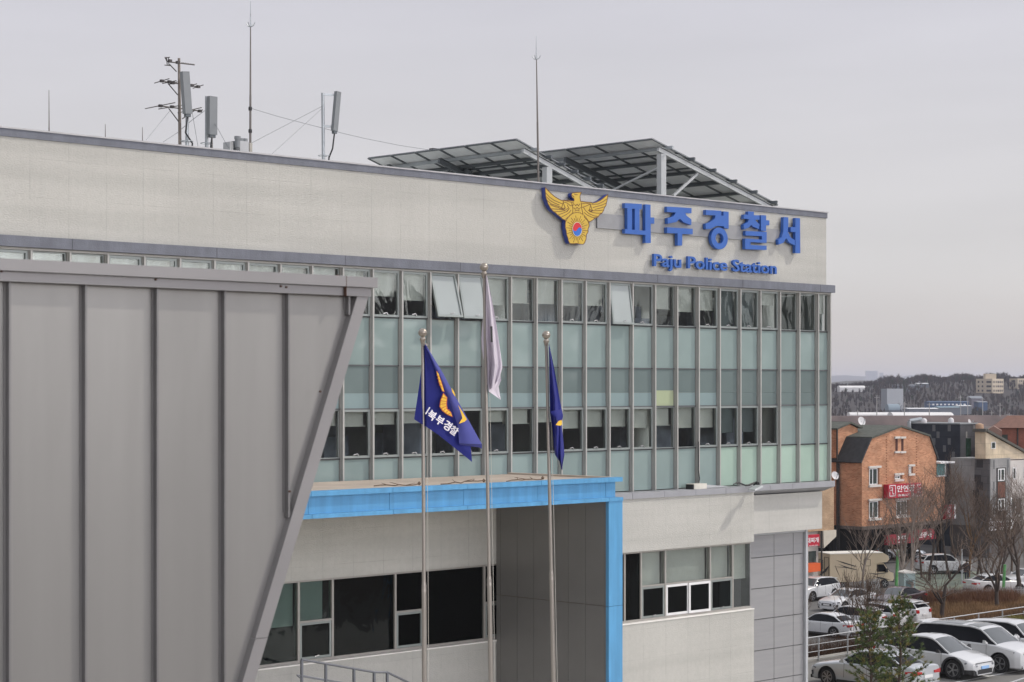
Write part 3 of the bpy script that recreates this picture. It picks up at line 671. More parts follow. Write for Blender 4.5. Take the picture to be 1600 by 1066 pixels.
for k in range(0, len(arc) - 1):
    a, b = arc[k], arc[k + 1]; mid = ((a[0] + b[0]) / 2 * 1.06 - 625 * .06, (a[1] + b[1]) / 2 * 1.06 - 735 * .06)
    stroke([a, mid, b], 0.014)
q.build('outline', M_line, em)
def ell(rx, ry, n=40): return [(625 + rx * math.cos(2 * math.pi * k / n), 745 + ry * math.sin(2 * math.pi * k / n)) for k in range(n)]
def disc(poly, name, mat, w): 
    d_ = MB(); d_.prism([(p.x, p.z) for p in (C5(x, y, WE) for x, y in poly)], w, WE + 0.0003); return d_.build(name, mat, em)
disc(ell(82, 120), 'disc_rim', M_line, WE - 0.008); disc(ell(77, 115), 'disc_border', pm('emblem_cream', (0.75, 0.68, 0.45), 0.5), WE - 0.012)
def halves(top):
    rx, ry = 70, 107; pts = []
    for k in range(21):
        t = math.pi * k / 20; pts.append((625 + rx * math.cos(t), 745 - ry * math.sin(t) if top else 745 + ry * math.sin(t)))
    s = []                                           # S curve from left to right
    for k in range(1, 20):
        x = -rx + 2 * rx * k / 20; s.append((625 + x, 745 - 30 * math.sin(math.pi * x / rx)))
    return pts + (s if True else s[::-1])
disc(halves(True), 'red_half', pm('emblem_red', (0.55, 0.02, 0.03), 0.45), WE - 0.016); disc(halves(False), 'blue_half', pm('emblem_blue', (0.02, 0.13, 0.50), 0.45), WE - 0.016)
# ------------------------------------------------------------------ blue entrance portal
WP = -4.9
po = thing('entrance_canopy', 'sky blue flat entrance canopy on a grey panelled pier', 'canopy', (FU(960, WP), -2.5, 0), 'F')
uR = FU(973.2, WP); uP = FU(951.8, WP); uL = FU(250, WP)
zt = FZ(972, 745.6, WP); z1 = FZ(972, 752.5, WP); z2 = FZ(972, 776.9, WP); z3 = FZ(972, 782.6, WP)
jo = [FU(x, WP) for x in (951.5, 846, 730, 614, 487, 350)]
M_beige = pm('dusty_beige_roof_sheet', (0.47, 0.40, 0.335), 0.75, 0, 0.16, 1.1, 0.1, 8)
def seg(name, w0, w1, za, zb, ur, mat):
    q = MB(); ed = [ur] + [j for j in jo if j < ur - 0.05] + [uL]
    for a, b in zip(ed, ed[1:]): q.box(b + 0.006, a - 0.006, w0, w1, za, zb)
    return q.build(name, mat, po)
seg('upper_fascia', WP, WP + 0.25, z1, zt, uR, M_blue); seg('beam_web', WP + 0.13, WP + 0.5, z2 + 0.002, z1 - 0.002, uR - 0.16, M_blue); seg('lower_fascia', WP - 0.02, WP + 0.5, z3 + 0.002, z2, uR, M_blue)
m = MB()
m.box(uL, uR - 0.02, WP + 0.252, WL - 0.052, zt - 0.14, zt - 0.05)
u = uL
while u < uR - 0.1: m.box(u, u + 0.05, WP + 0.252, WL - 0.055, zt - 0.049, zt - 0.046); u += 0.42
m.box(uR - 0.15, uR - 0.02, WP + 0.252, WL - 0.053, zt - 0.049, zt - 0.002)
m.build('roof_sheet', M_beige, po)
m = MB(); m.box(uL, uR - 0.17, WP + 0.502, WL - 0.004, z3 + 0.05, z3 + 0.1); m.build('soffit', pm('white_soffit', (0.70, 0.69, 0.66), .6), po)
m = MB(); m.box(uR - 0.155, uR - 0.004, WP + 0.51, WL - 0.004, z3 + 0.004, z1 - 0.004); m.build('end_fascia', M_blue, po)
zj = FZ(951.8, 948.1, WP)
m = MB(); m.box(uP, uR - 0.002, WP + 0.01, WP + 0.12, zj + 0.005, z3); m.box(uP, uR - 0.002, WP + 0.01, WP + 0.12, 0, zj - 0.005); m.build('pier_face', M_blue, po)
M_pier = pm('brown_grey_pier_panel', (0.21, 0.205, 0.196), 0.4, 0.25, 0.05, 1.2)
M_rust = pm('rusty_joint', (0.13, 0.085, 0.05), 0.8)
pj = [GW(x, uP) for x in (950.5, 944, 915, 888, 861, 834, 808, 782)] + [WL - 0.004]
pj[0] = WP + 0.125
m = MB()
for a, b in zip(pj, pj[1:]): m.box(uP, uR - 0.002, a + 0.005, b - 0.005, zj + 0.006, z3 + 0.0); m.box(uP, uR - 0.002, a + 0.005, b - 0.005, 0, zj - 0.006)
m.build('pier_panel', M_pier, po)
m = MB(); m.box(uP + 0.02, uR - 0.03, WP + 0.13, WL - 0.006, 0, z3 - 0.02); m.build('pier_joint', M_rust, po)
rs = random.Random(5)
M_bark0 = pm('dry_stick_bark', (0.13, 0.09, 0.06), 0.9, 0, 0.3, 8)
for (x0, y0, x1, y1) in ((585, 761, 655, 759), (690, 757.5, 756, 755.5), (790, 752.5, 848, 750.5)):
    a = F(x0, y0, WP + 0.3); b = F(x1, y1, WP + 0.45); a.z = b.z = zt + 0.005
    q = MB(); n = 7; pts = [a.lerp(b, k / n) + Vector((0, rs.uniform(-.05, .05), rs.uniform(0.0, .05))) for k in range(n + 1)]
    q.path(pts, 0.015, 5)
    for k in (2, 4, 5): q.tube(pts[k], pts[k] + Vector((rs.uniform(-.3, .3), rs.uniform(-.25, .25), .06)), 0.012, 0.004, 4)
    q.lathe(b, [(0.02, 0), (0.05, 0.04), (0.01, 0.09)], 6)
    lb = {585: 'dry stick on the canopy roof edge just right of the slanted metal wall', 690: 'dry stick on the canopy roof edge between the left and middle flagpoles', 790: 'dry stick on the canopy roof edge left of the right flagpole'}[x0]
    solo(q, 'dry_stick', M_bark0, lb, 'stick', tuple(a), group='dry sticks lying on the canopy roof')

# ------------------------------------------------------------------ metal clad building in the foreground
WC = 9.15 - QC
cl = thing('metal_clad_building', 'grey standing seam metal wall with a slanted end in the foreground', 'building', (FU(450, WC), WC + 1.0, 0), 'F')
M_clad = pm('grey_metal_cladding', (0.275, 0.271, 0.261), 0.30, 0.3, 0.08, 1.3, 0.6, 1.5, stretch=(1, 1, 0.25), streak=0.035)
M_cladt = pm('grey_metal_trim', (0.28, 0.272, 0.272), 0.42, 0.25, 0.06, 2)
ctop = FZ(300, 420.5, WC); p0 = F(571, 452, WC); p1 = F(389, 1066, WC)
sl = (p0.x - p1.x) / (p0.z - p1.z)
zbot = 0.0; ub = p1.x + sl * (3.0 - p1.z)
ulc = FU(-900, WC)
c_in = 0.085
m = MB(); m.prism([(ulc, zbot), (ub - c_in, zbot), (ub - c_in, 3.0), (p0.x - c_in, p0.z), (p0.x - c_in + .005, ctop - 0.02), (ulc, ctop - 0.02)], WC, WC + 3.0); m.build('wall', M_clad, cl)
zA = ctop - 0.064; zB_ = ctop - 0.115
uc = FU(527, WC)
m = MB()
for a, b in ((ulc, uc - 0.002), (uc + 0.002, FU(576, WC))): m.box(a, b, WC - 0.085, WC + 3.02, zA + 0.002, ctop)
for a, b in ((ulc, uc - 0.002), (uc + 0.002, FU(570, WC))): m.box(a, b, WC - 0.06, WC + 3.01, zB_, zA)
m.build('cap_flashing', M_cladt, cl)
M_rb_ = pm('rust_brown', (0.10, 0.055, 0.04), 0.9)
m = MB(); m.box(uc - 0.0019, uc + 0.0019, WC - 0.086, WC - 0.02, zB_ - 0.004, ctop + 0.001); m.build('rusty_joint', M_rb_, cl)
for x, y in ((2, 424), (243, 437), (447, 449), (527, 431), (438.5, 447.5), (500, 612), (452, 768)):
    m = MB(); p = F(x, y, WC - 0.06); m.lathe((p.x, WC - 0.062, p.z), [(0.006, -.005), (0.009, 0), (0.005, .006)], 8); m.build('rusty_screw', M_rb_, cl)
m = MB()                                              # slanted edge trim
tw = 0.088
def slant(z): return p1.x + sl * (z - p1.z)
zz = [3.0, FZ(410, 995, WC), p0.z + 0.025]
for a, b in zip(zz, zz[1:]):
    m.prism([(slant(a) - tw, a + 0.0015), (slant(a), a + 0.0015), (slant(b), b - 0.0015), (slant(b) - tw, b - 0.0015)], WC - 0.05, WC + 3.03)
m.box(slant(3.0) - tw, slant(3.0), WC - 0.05, WC + 3.03, 0, 2.998)
m.build('edge_trim', M_cladt, cl)
su = [FU(x, WC) for x in (10, 128, 239, 345, 445.5, 541)]; sp_ = (su[4] - su[0]) / 4
for k in range(-7, 6):
    u = su[0] + sp_ * k; q = MB()
    ztop = zB_ - 0.001
    zlow = 0.0 if u < ub - 0.1 else p1.z + (u + 0.095 - p1.x) / sl
    if u > p0.x - 0.1: continue
    q.box(u - 0.006, u + 0.006, WC - 0.038, WC - 0.0005, zlow, ztop); q.box(u - 0.018, u - 0.0065, WC - 0.006, WC - 0.0005, zlow + 0.03, ztop)
    q.build('standing_seam', pm('shaded_seam_metal', (0.22, 0.216, 0.216), 0.4, 0.3), cl)  # seam metal darkened, its shaded side put into the colour

# ------------------------------------------------------------------ flagpoles and flags
QP = 27.5; WPO = QP - QC
M_ss = pm('brushed_stainless_pole', (0.36, 0.335, 0.305), 0.32, 0.75, 0.06, 3, stretch=(1, 1, 0.2))
M_ball = pm('weathered_ball_finial', (0.36, 0.32, 0.27), 0.3, 0.7, 0.25, 18)
poles = []
for lab, xt, yt, xb, w_ in (('left steel flagpole with ball top flying the unfurled blue police flag', 660.5, 520, 663.3, WPO), ('tallest steel flagpole with the limp white flag', 756.3, 417.5, 767.2, WPO), ('right steel flagpole with the furled blue flag', 853.5, 523.5, 865, WPO)):
    top = F(xt, yt, w_); bot = F(xb, 1066, w_); d = top - bot; base = bot - d * (bot.z / d.z)
    o = thing('flagpole', lab, 'flagpole', tuple(base), 'F', group='three flagpoles in front of the entrance')
    def at(z): return base + d * (z / d.z)
    q = MB(); zj2 = FZ(765, 905, w_)
    q.tube(base, at(zj2), 0.051, 0.046, 16, caps=True); q.tube(at(zj2), at(top.z - 0.12), 0.036, 0.031, 16); q.tube(at(zj2 - 0.12), at(zj2 + 0.05), 0.050, 0.039, 16)
    q.build('pole', M_ss, o, smooth=40)
    q = MB(); c = top; q.lathe(c, [(0.005, -0.082)] + [(0.083 * math.sin(a), -0.083 * math.cos(a)) for a in [math.pi * k / 12 for k in range(1, 12)]] + [(0.005, 0.082)], 18); q.build('ball_finial', M_ball, o, smooth=60)
    q = MB(); q.lathe((c.x, c.y, c.z - 0.13), [(0.036, -0.08), (0.045, -0.02), (0.058, 0.0), (0.058, 0.02), (0.03, 0.06)], 14); q.build('truck_cap', M_ball, o, smooth=50)
    q = MB(); q.box(base.x - .2, base.x + .2, base.y - .2, base.y + .2, 0, 0.04); q.lathe((base.x, base.y, 0.04), [(0.12, 0), (0.09, 0.15)], 12); q.build('base_plate', M_ss, o)
    q = MB(); q.path([at(top.z - 0.2) + Vector((0.055, -0.03, 0)), at(top.z * 0.72) + Vector((0.075, -0.03, 0)), at(1.2) + Vector((0.08, -0.03, 0))], 0.006, 4); q.build('halyard', pm('white_rope', (0.6, 0.58, 0.52), 0.9), o)
    poles.append((o, base, d))

def interp(pl, t):
    n = len(pl) - 1; k = min(int(t * n), n - 1); f = t * n - k
    return (pl[k][0] * (1 - f) + pl[k + 1][0] * f, pl[k][1] * (1 - f) + pl[k + 1][1] * f)
def cloth(curves, conv, nrow=26, ncol=10, wav=None):
    """loft between a list of (polyline in photo pixels, depth toward the viewer); each polyline runs from top to bottom"""
    P = []
    for r in range(nrow + 1):
        t = r / nrow; row = []
        for ci in range(len(curves) - 1):
            (pa, da), (pb, db) = curves[ci], curves[ci + 1]
            A, B = interp(pa, t), interp(pb, t); Da = da(t) if callable(da) else da; Db = db(t) if callable(db) else db
            for k in range(ncol + (1 if ci == len(curves) - 2 else 0)):
                s = k / ncol; s2 = s * s * (3 - 2 * s)
                dd = Da + (Db - Da) * s2 + (wav(t, ci + s) if wav else 0)
                row.append(conv(A[0] + (B[0] - A[0]) * s, A[1] + (B[1] - A[1]) * s, dd))
        P.append(row)
    return P
def fabric(name, col, trans):
    m = pm(name, col, 0.75, 0, 0.05, 5, 0.12, 160)
    t = m.node_tree; n = t.nodes; l = t.links; b = n['Principled BSDF']; o = n['Material Output']
    tl = n.new('ShaderNodeBsdfTranslucent'); tl.inputs[0].default_value = (*trans, 1); mxx = n.new('ShaderNodeMixShader'); mxx.inputs[0].default_value = 0.22
    l.new(b.outputs[0], mxx.inputs[1]); l.new(tl.outputs[0], mxx.inputs[2]); l.new(mxx.outputs[0], o.inputs[0])
    return m
M_fb = fabric('blue_flag_cloth', (0.015, 0.021, 0.21), (0.02, 0.03, 0.25)); M_fw = fabric('white_flag_cloth', (0.66, 0.61, 0.68), (0.6, 0.55, 0.62))
M_fy = pm('flag_yellow_print', (0.80, 0.50, 0.05), 0.7, 0, 0.06, 20); M_ft = pm('flag_white_print', (0.78, 0.76, 0.80), 0.7); M_fr = pm('flag_orange_print', (0.55, 0.13, 0.04), 0.7)
# left flag
def Cf(x, y): return (620 + x / 4.44, 500 + y / 4.44)
def pxp(x, y, dep, w=WPO): return F(x, y, w - 0.08 - dep)
L1 = [Cf(*p) for p in ((190,180),(180,270),(160,420),(140,560),(120,690))]
L2 = [Cf(*p) for p in ((194,175),(198,320),(202,460),(204,600),(206,742))]
C1 = [Cf(*p) for p in ((196,172),(262,310),(325,430),(385,600),(432,905))]
C2 = [Cf(*p) for p in ((200,170),(300,330),(385,490),(500,705),(592,870))]
fl = thing('flag', 'blue police flag with yellow emblem and white Hangul hanging unfurled', 'flag', tuple(pxp(663, 660, 0)), 'F')
q = MB()
def wv(t, s): return 0.035 * t * math.sin(3.0 * s + 2.5 * t)
P = cloth([(L1, -0.16), (L2, -0.02)], pxp, 22, 6, lambda t, s: 0.03 * math.sin(5 * s) * t); q.grid(P)
BT = [Cf(*p) for p in ((200,170),(300,335),(384,492),(500,706),(522,986))]
MID = [Cf(*p) for p in ((197,171),(250,320),(300,470),(345,650),(300,806))]
P = cloth([(L2, -0.02), (MID, 0.10), (BT, 0.02)], pxp, 26, 9, wv); q.grid(P)
q.build('cloth', M_fb, fl, smooth=80, fix=False)
q = MB()                                               # turned-over fly of the flag, in front
IN = [Cf(*p) for p in ((215,205),(300,400),(365,555),(425,740),(432,856))]
OUT = [Cf(*p) for p in ((222,208),(318,365),(400,520),(512,720),(590,862))]
P = cloth([(IN, 0.17), (OUT, lambda t: 0.10 + 0.1 * t)], pxp, 22, 10, lambda t, s: 0.06 * math.sin(math.pi * (s % 1.0)) * (0.3 + t)); q.grid(P)
lo = [P[-1]]; tip = Cf(592, 880)
q.grid([P[-1], [pxp(Cf(440 + 15 * k, 859 + 2.6 * k)[0], Cf(440, 862 + 2.0 * k)[1] + (1.2 if k < 10 else 3), 0.10) for k in range(len(P[-1]))]])
q.build('turned_fly', fabric('blue_flag_back', (0.075, 0.085, 0.34), (0.05, 0.05, 0.3)), fl, smooth=80, fix=False)
def patch(polys, mat, name, dep, par, conv=pxp, C=Cf):
    q = MB()
    for pl in polys:
        A = [conv(*C(x, y), dep) for x, y in pl]; q.prism([(a.x, a.z) for a in A], A[0].y - 0.006, A[0].y)
    return q.build(name, mat, par)
feath = [[(276,362),(288,372),(312,450),(326,494),(316,492),(296,440)], [(322,515),(345,540),(340,585),(345,620),(370,640),(382,668),(352,655),(318,628),(300,600),(305,560)]]
patch([[(274,354),(290,366),(316,450),(330,500),(314,496),(292,440)], [(322,506),(350,538),(346,585),(350,616),(374,638),(386,674),(350,660),(314,632),(295,602),(301,558)]], M_fr, 'emblem_outline', 0.165, fl)
patch(feath, M_fy, 'emblem_print', 0.175, fl)
patch([[(378,472),(390,488),(405,520),(402,530),(384,500)], [(425,590),(450,632),(485,690),(470,706),(430,720),(455,680),(440,630)]], M_fy, 'emblem_print', 0.285, fl)
q = MB()
for x0, y0, x1, y1 in ((276, 385, 296, 392), (280, 408, 304, 414), (286, 430, 310, 440), (294, 452, 316, 462), (312, 535, 344, 545), (305, 560, 344, 566), (304, 585, 342, 580), (312, 612, 345, 596), (322, 630, 352, 608), (340, 645, 364, 622), (356, 655, 376, 645)):
    q.bar(pxp(*Cf(x0, y0), 0.185), pxp(*Cf(x1, y1), 0.185), 0.008, 0.008, (0, 1, 0))
q.build('emblem_line', M_fr, fl)
q = MB()
ln0, ln1 = Cf(228, 676), Cf(418, 788)
for ch, x, y, s_ in (('북', 244, 662, 54), ('부', 299, 698, 54), ('경', 352, 733, 56), ('찰', 397, 768, 52), ('|', 214, 630, 46)):
    c = pxp(*Cf(x, y), 0.185); k = s_ / 4.44 * 38.5 / FPX * 1.22
    ca, sa = math.cos(R(-34)), math.sin(R(-34))
    v_, f_ = text_mesh(ch, 1.0, 0.006, 0.018)
    if not v_: continue
    cx = (min(a[0] for a in v_) + max(a[0] for a in v_)) / 2; cy = (min(a[1] for a in v_) + max(a[1] for a in v_)) / 2
    i0 = len(q.v)
    for a in v_:
        X, Y = (a[0] - cx) * k, (a[1] - cy) * k
        q.v.append((c.x + (X * ca - Y * sa) * 1.25, c.y - a[2], c.z + X * sa + Y * ca))
    for fc in f_: q.f.append(tuple(i0 + a for a in fc)); q.m.append(0)
if q.f: q.build('lettering', M_ft, fl)
q = MB(); q.box(pxp(662, 545, 0).x, pxp(667, 545, 0).x, WPO - 0.1, WPO - 0.05, FZ(664, 541, WPO), FZ(664, 537, WPO)); q.build('clip', M_ss, fl)
# middle flag
def Cg(x, y): return (730 + x / 3.135, 400 + y / 3.135)
fl = thing('flag', 'limp white flag with a small black bar hanging in folds on the tallest pole', 'flag', tuple(pxp(762, 520, 0)), 'F')
A = [Cg(*p) for p in ((90,96),(82,250),(75,340),(70,400),(72,455))]
B = [Cg(*p) for p in ((93,96),(93,250),(95,400),(104,540),(105,662))]
Cc = [Cg(*p) for p in ((95,97),(112,260),(125,400),(140,530),(128,640))]
D = [Cg(*p) for p in ((97,97),(124,230),(150,380),(173,545),(158,600))]
q = MB()
q.grid(cloth([(A, -0.14), (B, -0.03)], pxp, 16, 5, lambda t, s: 0.02 * math.sin(7 * s)))
q.grid(cloth([(B, 0.0), (Cc, 0.16), (D, 0.0)], pxp, 26, 9, lambda t, s: 0.07 * math.sin(6.3 * s + 3 * t) * (0.3 + t)))
D2 = [Cg(*p) for p in ((150,500),(160,560),(166,608),(154,640),(164,704))]
E2 = [Cg(*p) for p in ((120,520),(118,580),(106,640),(106,664),(160,702))]
q.grid(cloth([(E2, 0.03), (D2, -0.10)], pxp, 16, 8, lambda t, s: 0.05 * math.sin(5 * s + 4 * t)))
q.build('cloth', M_fw, fl, smooth=70, fix=False)
patch([[(113,345),(123,345),(124,423),(115,423)]], M_black, 'black_bar', 0.27, fl, C=Cg)
# right flag
fl = thing('flag', 'furled blue flag hanging narrow in folds on the right pole', 'flag', tuple(pxp(862, 640, 0)), 'F')
A = [Cg(*p) for p in ((400,432),(402,560),(404,700),(406,775),(418,850),(424,930),(430,975),(452,1005),(462,1046))]
B = [Cg(*p) for p in ((401,432),(414,560),(430,700),(436,790),(448,850),(446,930),(450,985),(460,1015),(464,1048))]
D = [Cg(*p) for p in ((402,432),(428,560),(453,700),(470,785),(462,822),(472,910),(476,975),(468,1020),(466,1050))]
q = MB(); q.grid(cloth([(A, 0.0), (B, 0.14), (D, 0.0)], pxp, 34, 9, lambda t, s: 0.06 * math.sin(6.3 * s + 7 * t) * (0.35 + t)))
A2 = [Cg(*p) for p in ((405,762),(415,775),(428,790))]; D3 = [Cg(*p) for p in ((462,752),(470,782),(456,812))]
q.grid(cloth([(A2, 0.2), (D3, 0.2)], pxp, 8, 8, lambda t, s: 0.06 * math.sin(3.1 * (s % 1)) + 0.04 * t))
q.build('cloth', M_fb, fl, smooth=80, fix=False)
patch([[(433,828),(448,808),(462,804),(464,826),(455,832)]], M_fy, 'emblem_print', 0.29, fl, C=Cg)

# ------------------------------------------------------------------ stair handrail below the entrance windows
WH = -3.2
hr = thing('handrail', 'grey tubular stair handrail below the dark entrance windows', 'handrail', (FU(520, WH), WH, 0), 'F')
M_rail = pm('grey_handrail', (0.16, 0.17, 0.19), 0.4, 0.4)
top = [F(471, 1030.5, WH), F(585, 1050.5, WH), F(605, 1050.5, WH), F(660, 1077, WH), F(760, 1128, WH)]
q = MB(); q.path(top, 0.03, 8); q.build('top_rail', M_rail, hr, smooth=50)
q = MB(); q.path([p + Vector((0.02, 0, -0.42)) for p in top], 0.018, 6); q.path([p + Vector((0.02, 0, -0.75)) for p in top], 0.018, 6); q.build('mid_rail', M_rail, hr, smooth=50)
q = MB(); q.path([F(471, 1061, WH), F(464, 1055, WH), F(474, 1056, WH), F(560, 1071, WH)], 0.02, 6); q.build('return_rail', M_rail, hr, smooth=50)
for x, y in ((471.5, 1030.5), (509, 1037), (553, 1044.5), (584.5, 1050.5), (605, 1050.5), (660, 1077), (712, 1104)):
    p = F(x, y, WH); q = MB(); q.box(p.x - 0.028, p.x + 0.028, WH - 0.028, WH + 0.028, 0, p.z - 0.02); q.build('post', M_rail, hr)
st = MB()
for k in range(12): st.box(F(605, 1050, WH).x + 0.3 * k, F(605, 1050, WH).x + 0.3 * (k + 1) + 0.02, WH + 0.1, WL - 0.002, 0, max(0.16, 2.2 - 0.17 * (k + 1)))
st.box(FU(440, WH), F(605, 1050, WH).x - 0.002, WH + 0.1, WL - 0.003, 0, 2.2)
solo(st, 'entrance_stairs', pm('granite_steps', (0.36, 0.35, 0.33), 0.8, 0, 0.1, 6), 'granite entrance steps and landing along the white plinth wall', 'stairs', (FU(600, WH), WH + 1, 0))

# ------------------------------------------------------------------ rooftop: lightning rods, aerials, mobile antennas
zRf = zT - 0.8
def rod(x0, yt, yb, r, lab, w, grp, tip=False, ring=None):
    b = F(x0[1], yb, w); t = F(x0[0], yt, w); b2 = Vector((b.x, w, zRf))
    o = thing('lightning_rod', lab, 'lightning rod', (b.x, w, zRf), 'F', group=grp)
    q = MB(); m_ = b2.lerp(t, 0.55)
    q.tube(b2, m_, r, r * 0.8, 8); q.tube(m_, t, r * 0.72, r * 0.35, 8); q.build('mast', pm('galvanised_mast', (0.16, 0.145, 0.135), 0.5, 0.4), o, smooth=50)
    if tip:
        q = MB(); c = t - Vector((0, 0, 0.35))
        q.tube(c, t + Vector((0, 0, 0.35)), 0.02, 0.006, 6)
        for k in range(4):
            a = k * math.pi / 2 + 0.4; q.path([c, c + Vector((0.08 * math.cos(a), 0.08 * math.sin(a), 0.02)), c + Vector((0.14 * math.cos(a), 0.14 * math.sin(a), 0.11))], 0.012, 5)
        q.build('tip', M_steel, o)
    if ring:
        for yy in ring: q = MB(); q.lathe((b.x, w, FZ(x0[1], yy, w)), [(r * 1.3, -0.05), (r * 1.45, 0), (r * 1.3, 0.05)], 8); q.build('collar', M_black, o)
    return o
rod((391.5, 391), 22, 240, 0.036, 'tall lightning rod rising beside the rooftop equipment boxes', 2.2, 'tall lightning rods on the roof', True, (170, 205))
rod((838, 842), 75, 290, 0.036, 'tall lightning rod rising above the solar panels left of the eagle', 0.9, 'tall lightning rods on the roof', True)
rod((76.5, 77), 141, 205, 0.02, 'thin short rod at the far left of the parapet', 1.5, 'thin rods along the parapet')
rod((164.5, 165), 194, 214, 0.02, 'second thin rod from the left along the parapet', 1.5, 'thin rods along the parapet')
rod((222.5, 223), 199, 220, 0.02, 'thin short rod just left of the aerial mast', 1.5, 'thin rods along the parapet')
rod((332, 332), 212, 234, 0.02, 'thin short rod between panel antenna and equipment boxes', 1.5, 'thin rods along the parapet')

def Ca(x, y, w): return F(x / 4.706 + 220, y / 4.706 + 70, w)
wA = 2.6
o = thing('aerial_mast', 'rusty mast carrying three dark yagi television aerials', 'aerial mast', (Ca(290, 700, wA).x, wA, zRf), 'F')
q = MB(); a = Ca(291, 730, wA); q.tube((a.x, wA, zRf), Ca(281, 100, wA), 0.05, 0.035, 8); q.build('mast', pm('rusty_mast', (0.22, 0.19, 0.165), 0.7, 0.2, 0.3, 6), o, smooth=50)
M_yagi = pm('dark_aerial', (0.055, 0.05, 0.05), 0.5, 0.3)
def yagi(bx, el, hubs, stay):
    q = MB()
    A, B = Ca(*bx[0], wA), Ca(*bx[1], wA); q.tube(A, B, 0.018, 0.018, 6)
    for c, dx, dy in el:
        c = Ca(*c, wA); d = Ca(100 + dx, 100 + dy, wA) - Ca(100, 100, wA); d.y = 0.0
        q.tube(c - d, c + d, 0.013, 0.013, 5)
    for h in hubs: c = Ca(*h, wA); q.box(c.x - 0.045, c.x + 0.045, wA - 0.04, wA + 0.04, c.z - 0.035, c.z + 0.035)
    for s in stay: q.tube(Ca(*s[0], wA), Ca(*s[1], wA), 0.015, 0.015, 5)
    q.build('yagi_aerial', M_yagi, o)
yagi(((195, 125), (395, 148)), [((195, 95), 18, -3), ((192, 122), 3, 32), ((195, 152), 20, 2)] + [((300 + 12 * k, 134 + 1.7 * k), 5, -3) for k in range(8)] + [((185, 108), 8, 18), ((205, 122), 2, 28)], [(214, 119), (272, 131)], [((212, 145), (262, 198))])
yagi(((155, 268), (425, 310)), [((155, 266), 55, -16), ((210, 275), 52, -10), ((240, 282), 30, -8), ((375, 300), 38, -12), ((422, 308), 40, -12), ((330, 296), 14, -6)], [(210, 273), (155, 267), (375, 300), (422, 309), (235, 281)], [((200, 285), (272, 370))])
yagi(((140, 450), (440, 488)), [((143, 448), 110, -20), ((230, 457), 100, -14), ((360, 482), 90, -18), ((436, 487), 20, -8)], [(230, 457), (145, 450), (360, 482), (435, 488)], [((205, 468), (280, 568)), ((305, 545), (400, 480))])
def panel_ant(lab, top, bot, wid, w, mast, depth=0.14):
    o = thing('panel_antenna', lab, 'antenna', (Ca(*mast[1], w).x, w, zRf), 'F', group='mobile phone panel antennas on the roof')
    q = MB(); b = Ca(*mast[1], w); q.tube((b.x, w, zRf), Ca(*mast[0], w), 0.05, 0.045, 8); q.build('mast', M_steel, o, smooth=50)
    q = MB(); T, B = Ca(*top, w), Ca(*bot, w); T.y = B.y = w - 0.22; q.bar(B, T, wid, depth, (0, 1, 0)); q.build('radome', M_grey, o)
    q = MB(); bb = B.lerp(T, 0.02); q.box(bb.x - wid * .35, bb.x + wid * .35, w - 0.27, w - 0.17, bb.z - 0.10, bb.z - 0.02); q.build('connector', M_dkst, o)
    q = MB()
    for f in (0.12, 0.92): c = B.lerp(T, f); m_ = Vector((b.x + (Ca(*mast[0], w).x - b.x) * (c.z - zRf) / (Ca(*mast[0], w).z - zRf), w, c.z)); q.bar(m_, (c.x, w - 0.15, c.z), 0.05, 0.06)
    zz = zRf + 1.25
    q.path([(b.x + 0.16 * math.cos(k * .5), w - 0.16 * math.sin(k * .5), zz) for k in range(13)], 0.012, 5)
    q.build('bracket', M_steel, o)
    q = MB(); q.path([(B.x, w - 0.22, B.z - 0.08), (B.x - 0.05, w - 0.2, B.z - 0.5), (b.x + 0.12, w - 0.08, zRf + 1.2), (b.x + 0.08, w - 0.06, zRf + 0.05)], 0.022, 6); q.build('cable', M_black, o)
    q = MB(); q.lathe((b.x, w, zRf), [(0.2, 0), (0.2, 0.1), (0.1, 0.3), (0.07, 0.34)], 10); q.build('foot', M_dkst, o)
    return o
panel_ant('tilted grey panel antenna in front of the dark television aerials', (286, 205), (308, 515), 0.22, 2.2, ((342, 235), (339, 720)))
panel_ant('upright grey panel antenna left of the rooftop equipment boxes', (489, 388), (487, 668), 0.25, 2.2, ((485, 380), (484, 740)))
panel_ant('tilted grey panel antenna standing alone right of the tall lightning rod', (1412, 352), (1387, 640), 0.16, 2.2, ((1338, 355), (1346, 835)), 0.12)
o = thing('equipment_cabinet', 'cluster of grey telecom boxes with stub vents behind the parapet', 'equipment', (Ca(740, 760, 1.2).x, 1.2, zRf), 'F')
for nm, x0, x1, y0, mt, w0, w1 in (('cabinet', 730, 795, 706, M_lgrey, 0.9, 1.3), ('cabinet', 688, 722, 708, M_dkst, 1.1, 1.4), ('cabinet', 656, 680, 712, M_lgrey, 1.0, 1.3), ('cabinet', 800, 820, 722, pm('ochre_grey_box', (0.36, 0.34, 0.30), 0.6), 0.9, 1.3)):
    q = MB(); A, B = Ca(x0, y0, w0), Ca(x1, y0, w0); q.box(A.x, B.x, w0, w1, zRf, A.z); q.build(nm, mt, o)
for x, y, yb in ((681, 678, 760), (739, 687, 712), (771, 690, 712)):
    q = MB(); a, b = Ca(x, y, 1.0), Ca(x, yb, 1.0); q.lathe((a.x, 0.82 if x == 681 else 1.05, b.z), [(0.07, 0), (0.07, a.z - b.z - .08), (0.085, a.z - b.z - .08), (0.085, a.z - b.z)], 10); q.build('vent_pipe', M_grey, o)
def wire(lab, pts, w, r=0.008):
    q = MB(); q.path([Ca(x, y, ww) for (x, y), ww in zip(pts, w)], r, 4); solo(q, 'guy_wire', M_grey, lab, 'wire', tuple(Ca(*pts[0], w[0])), group='guy wires on the roof')
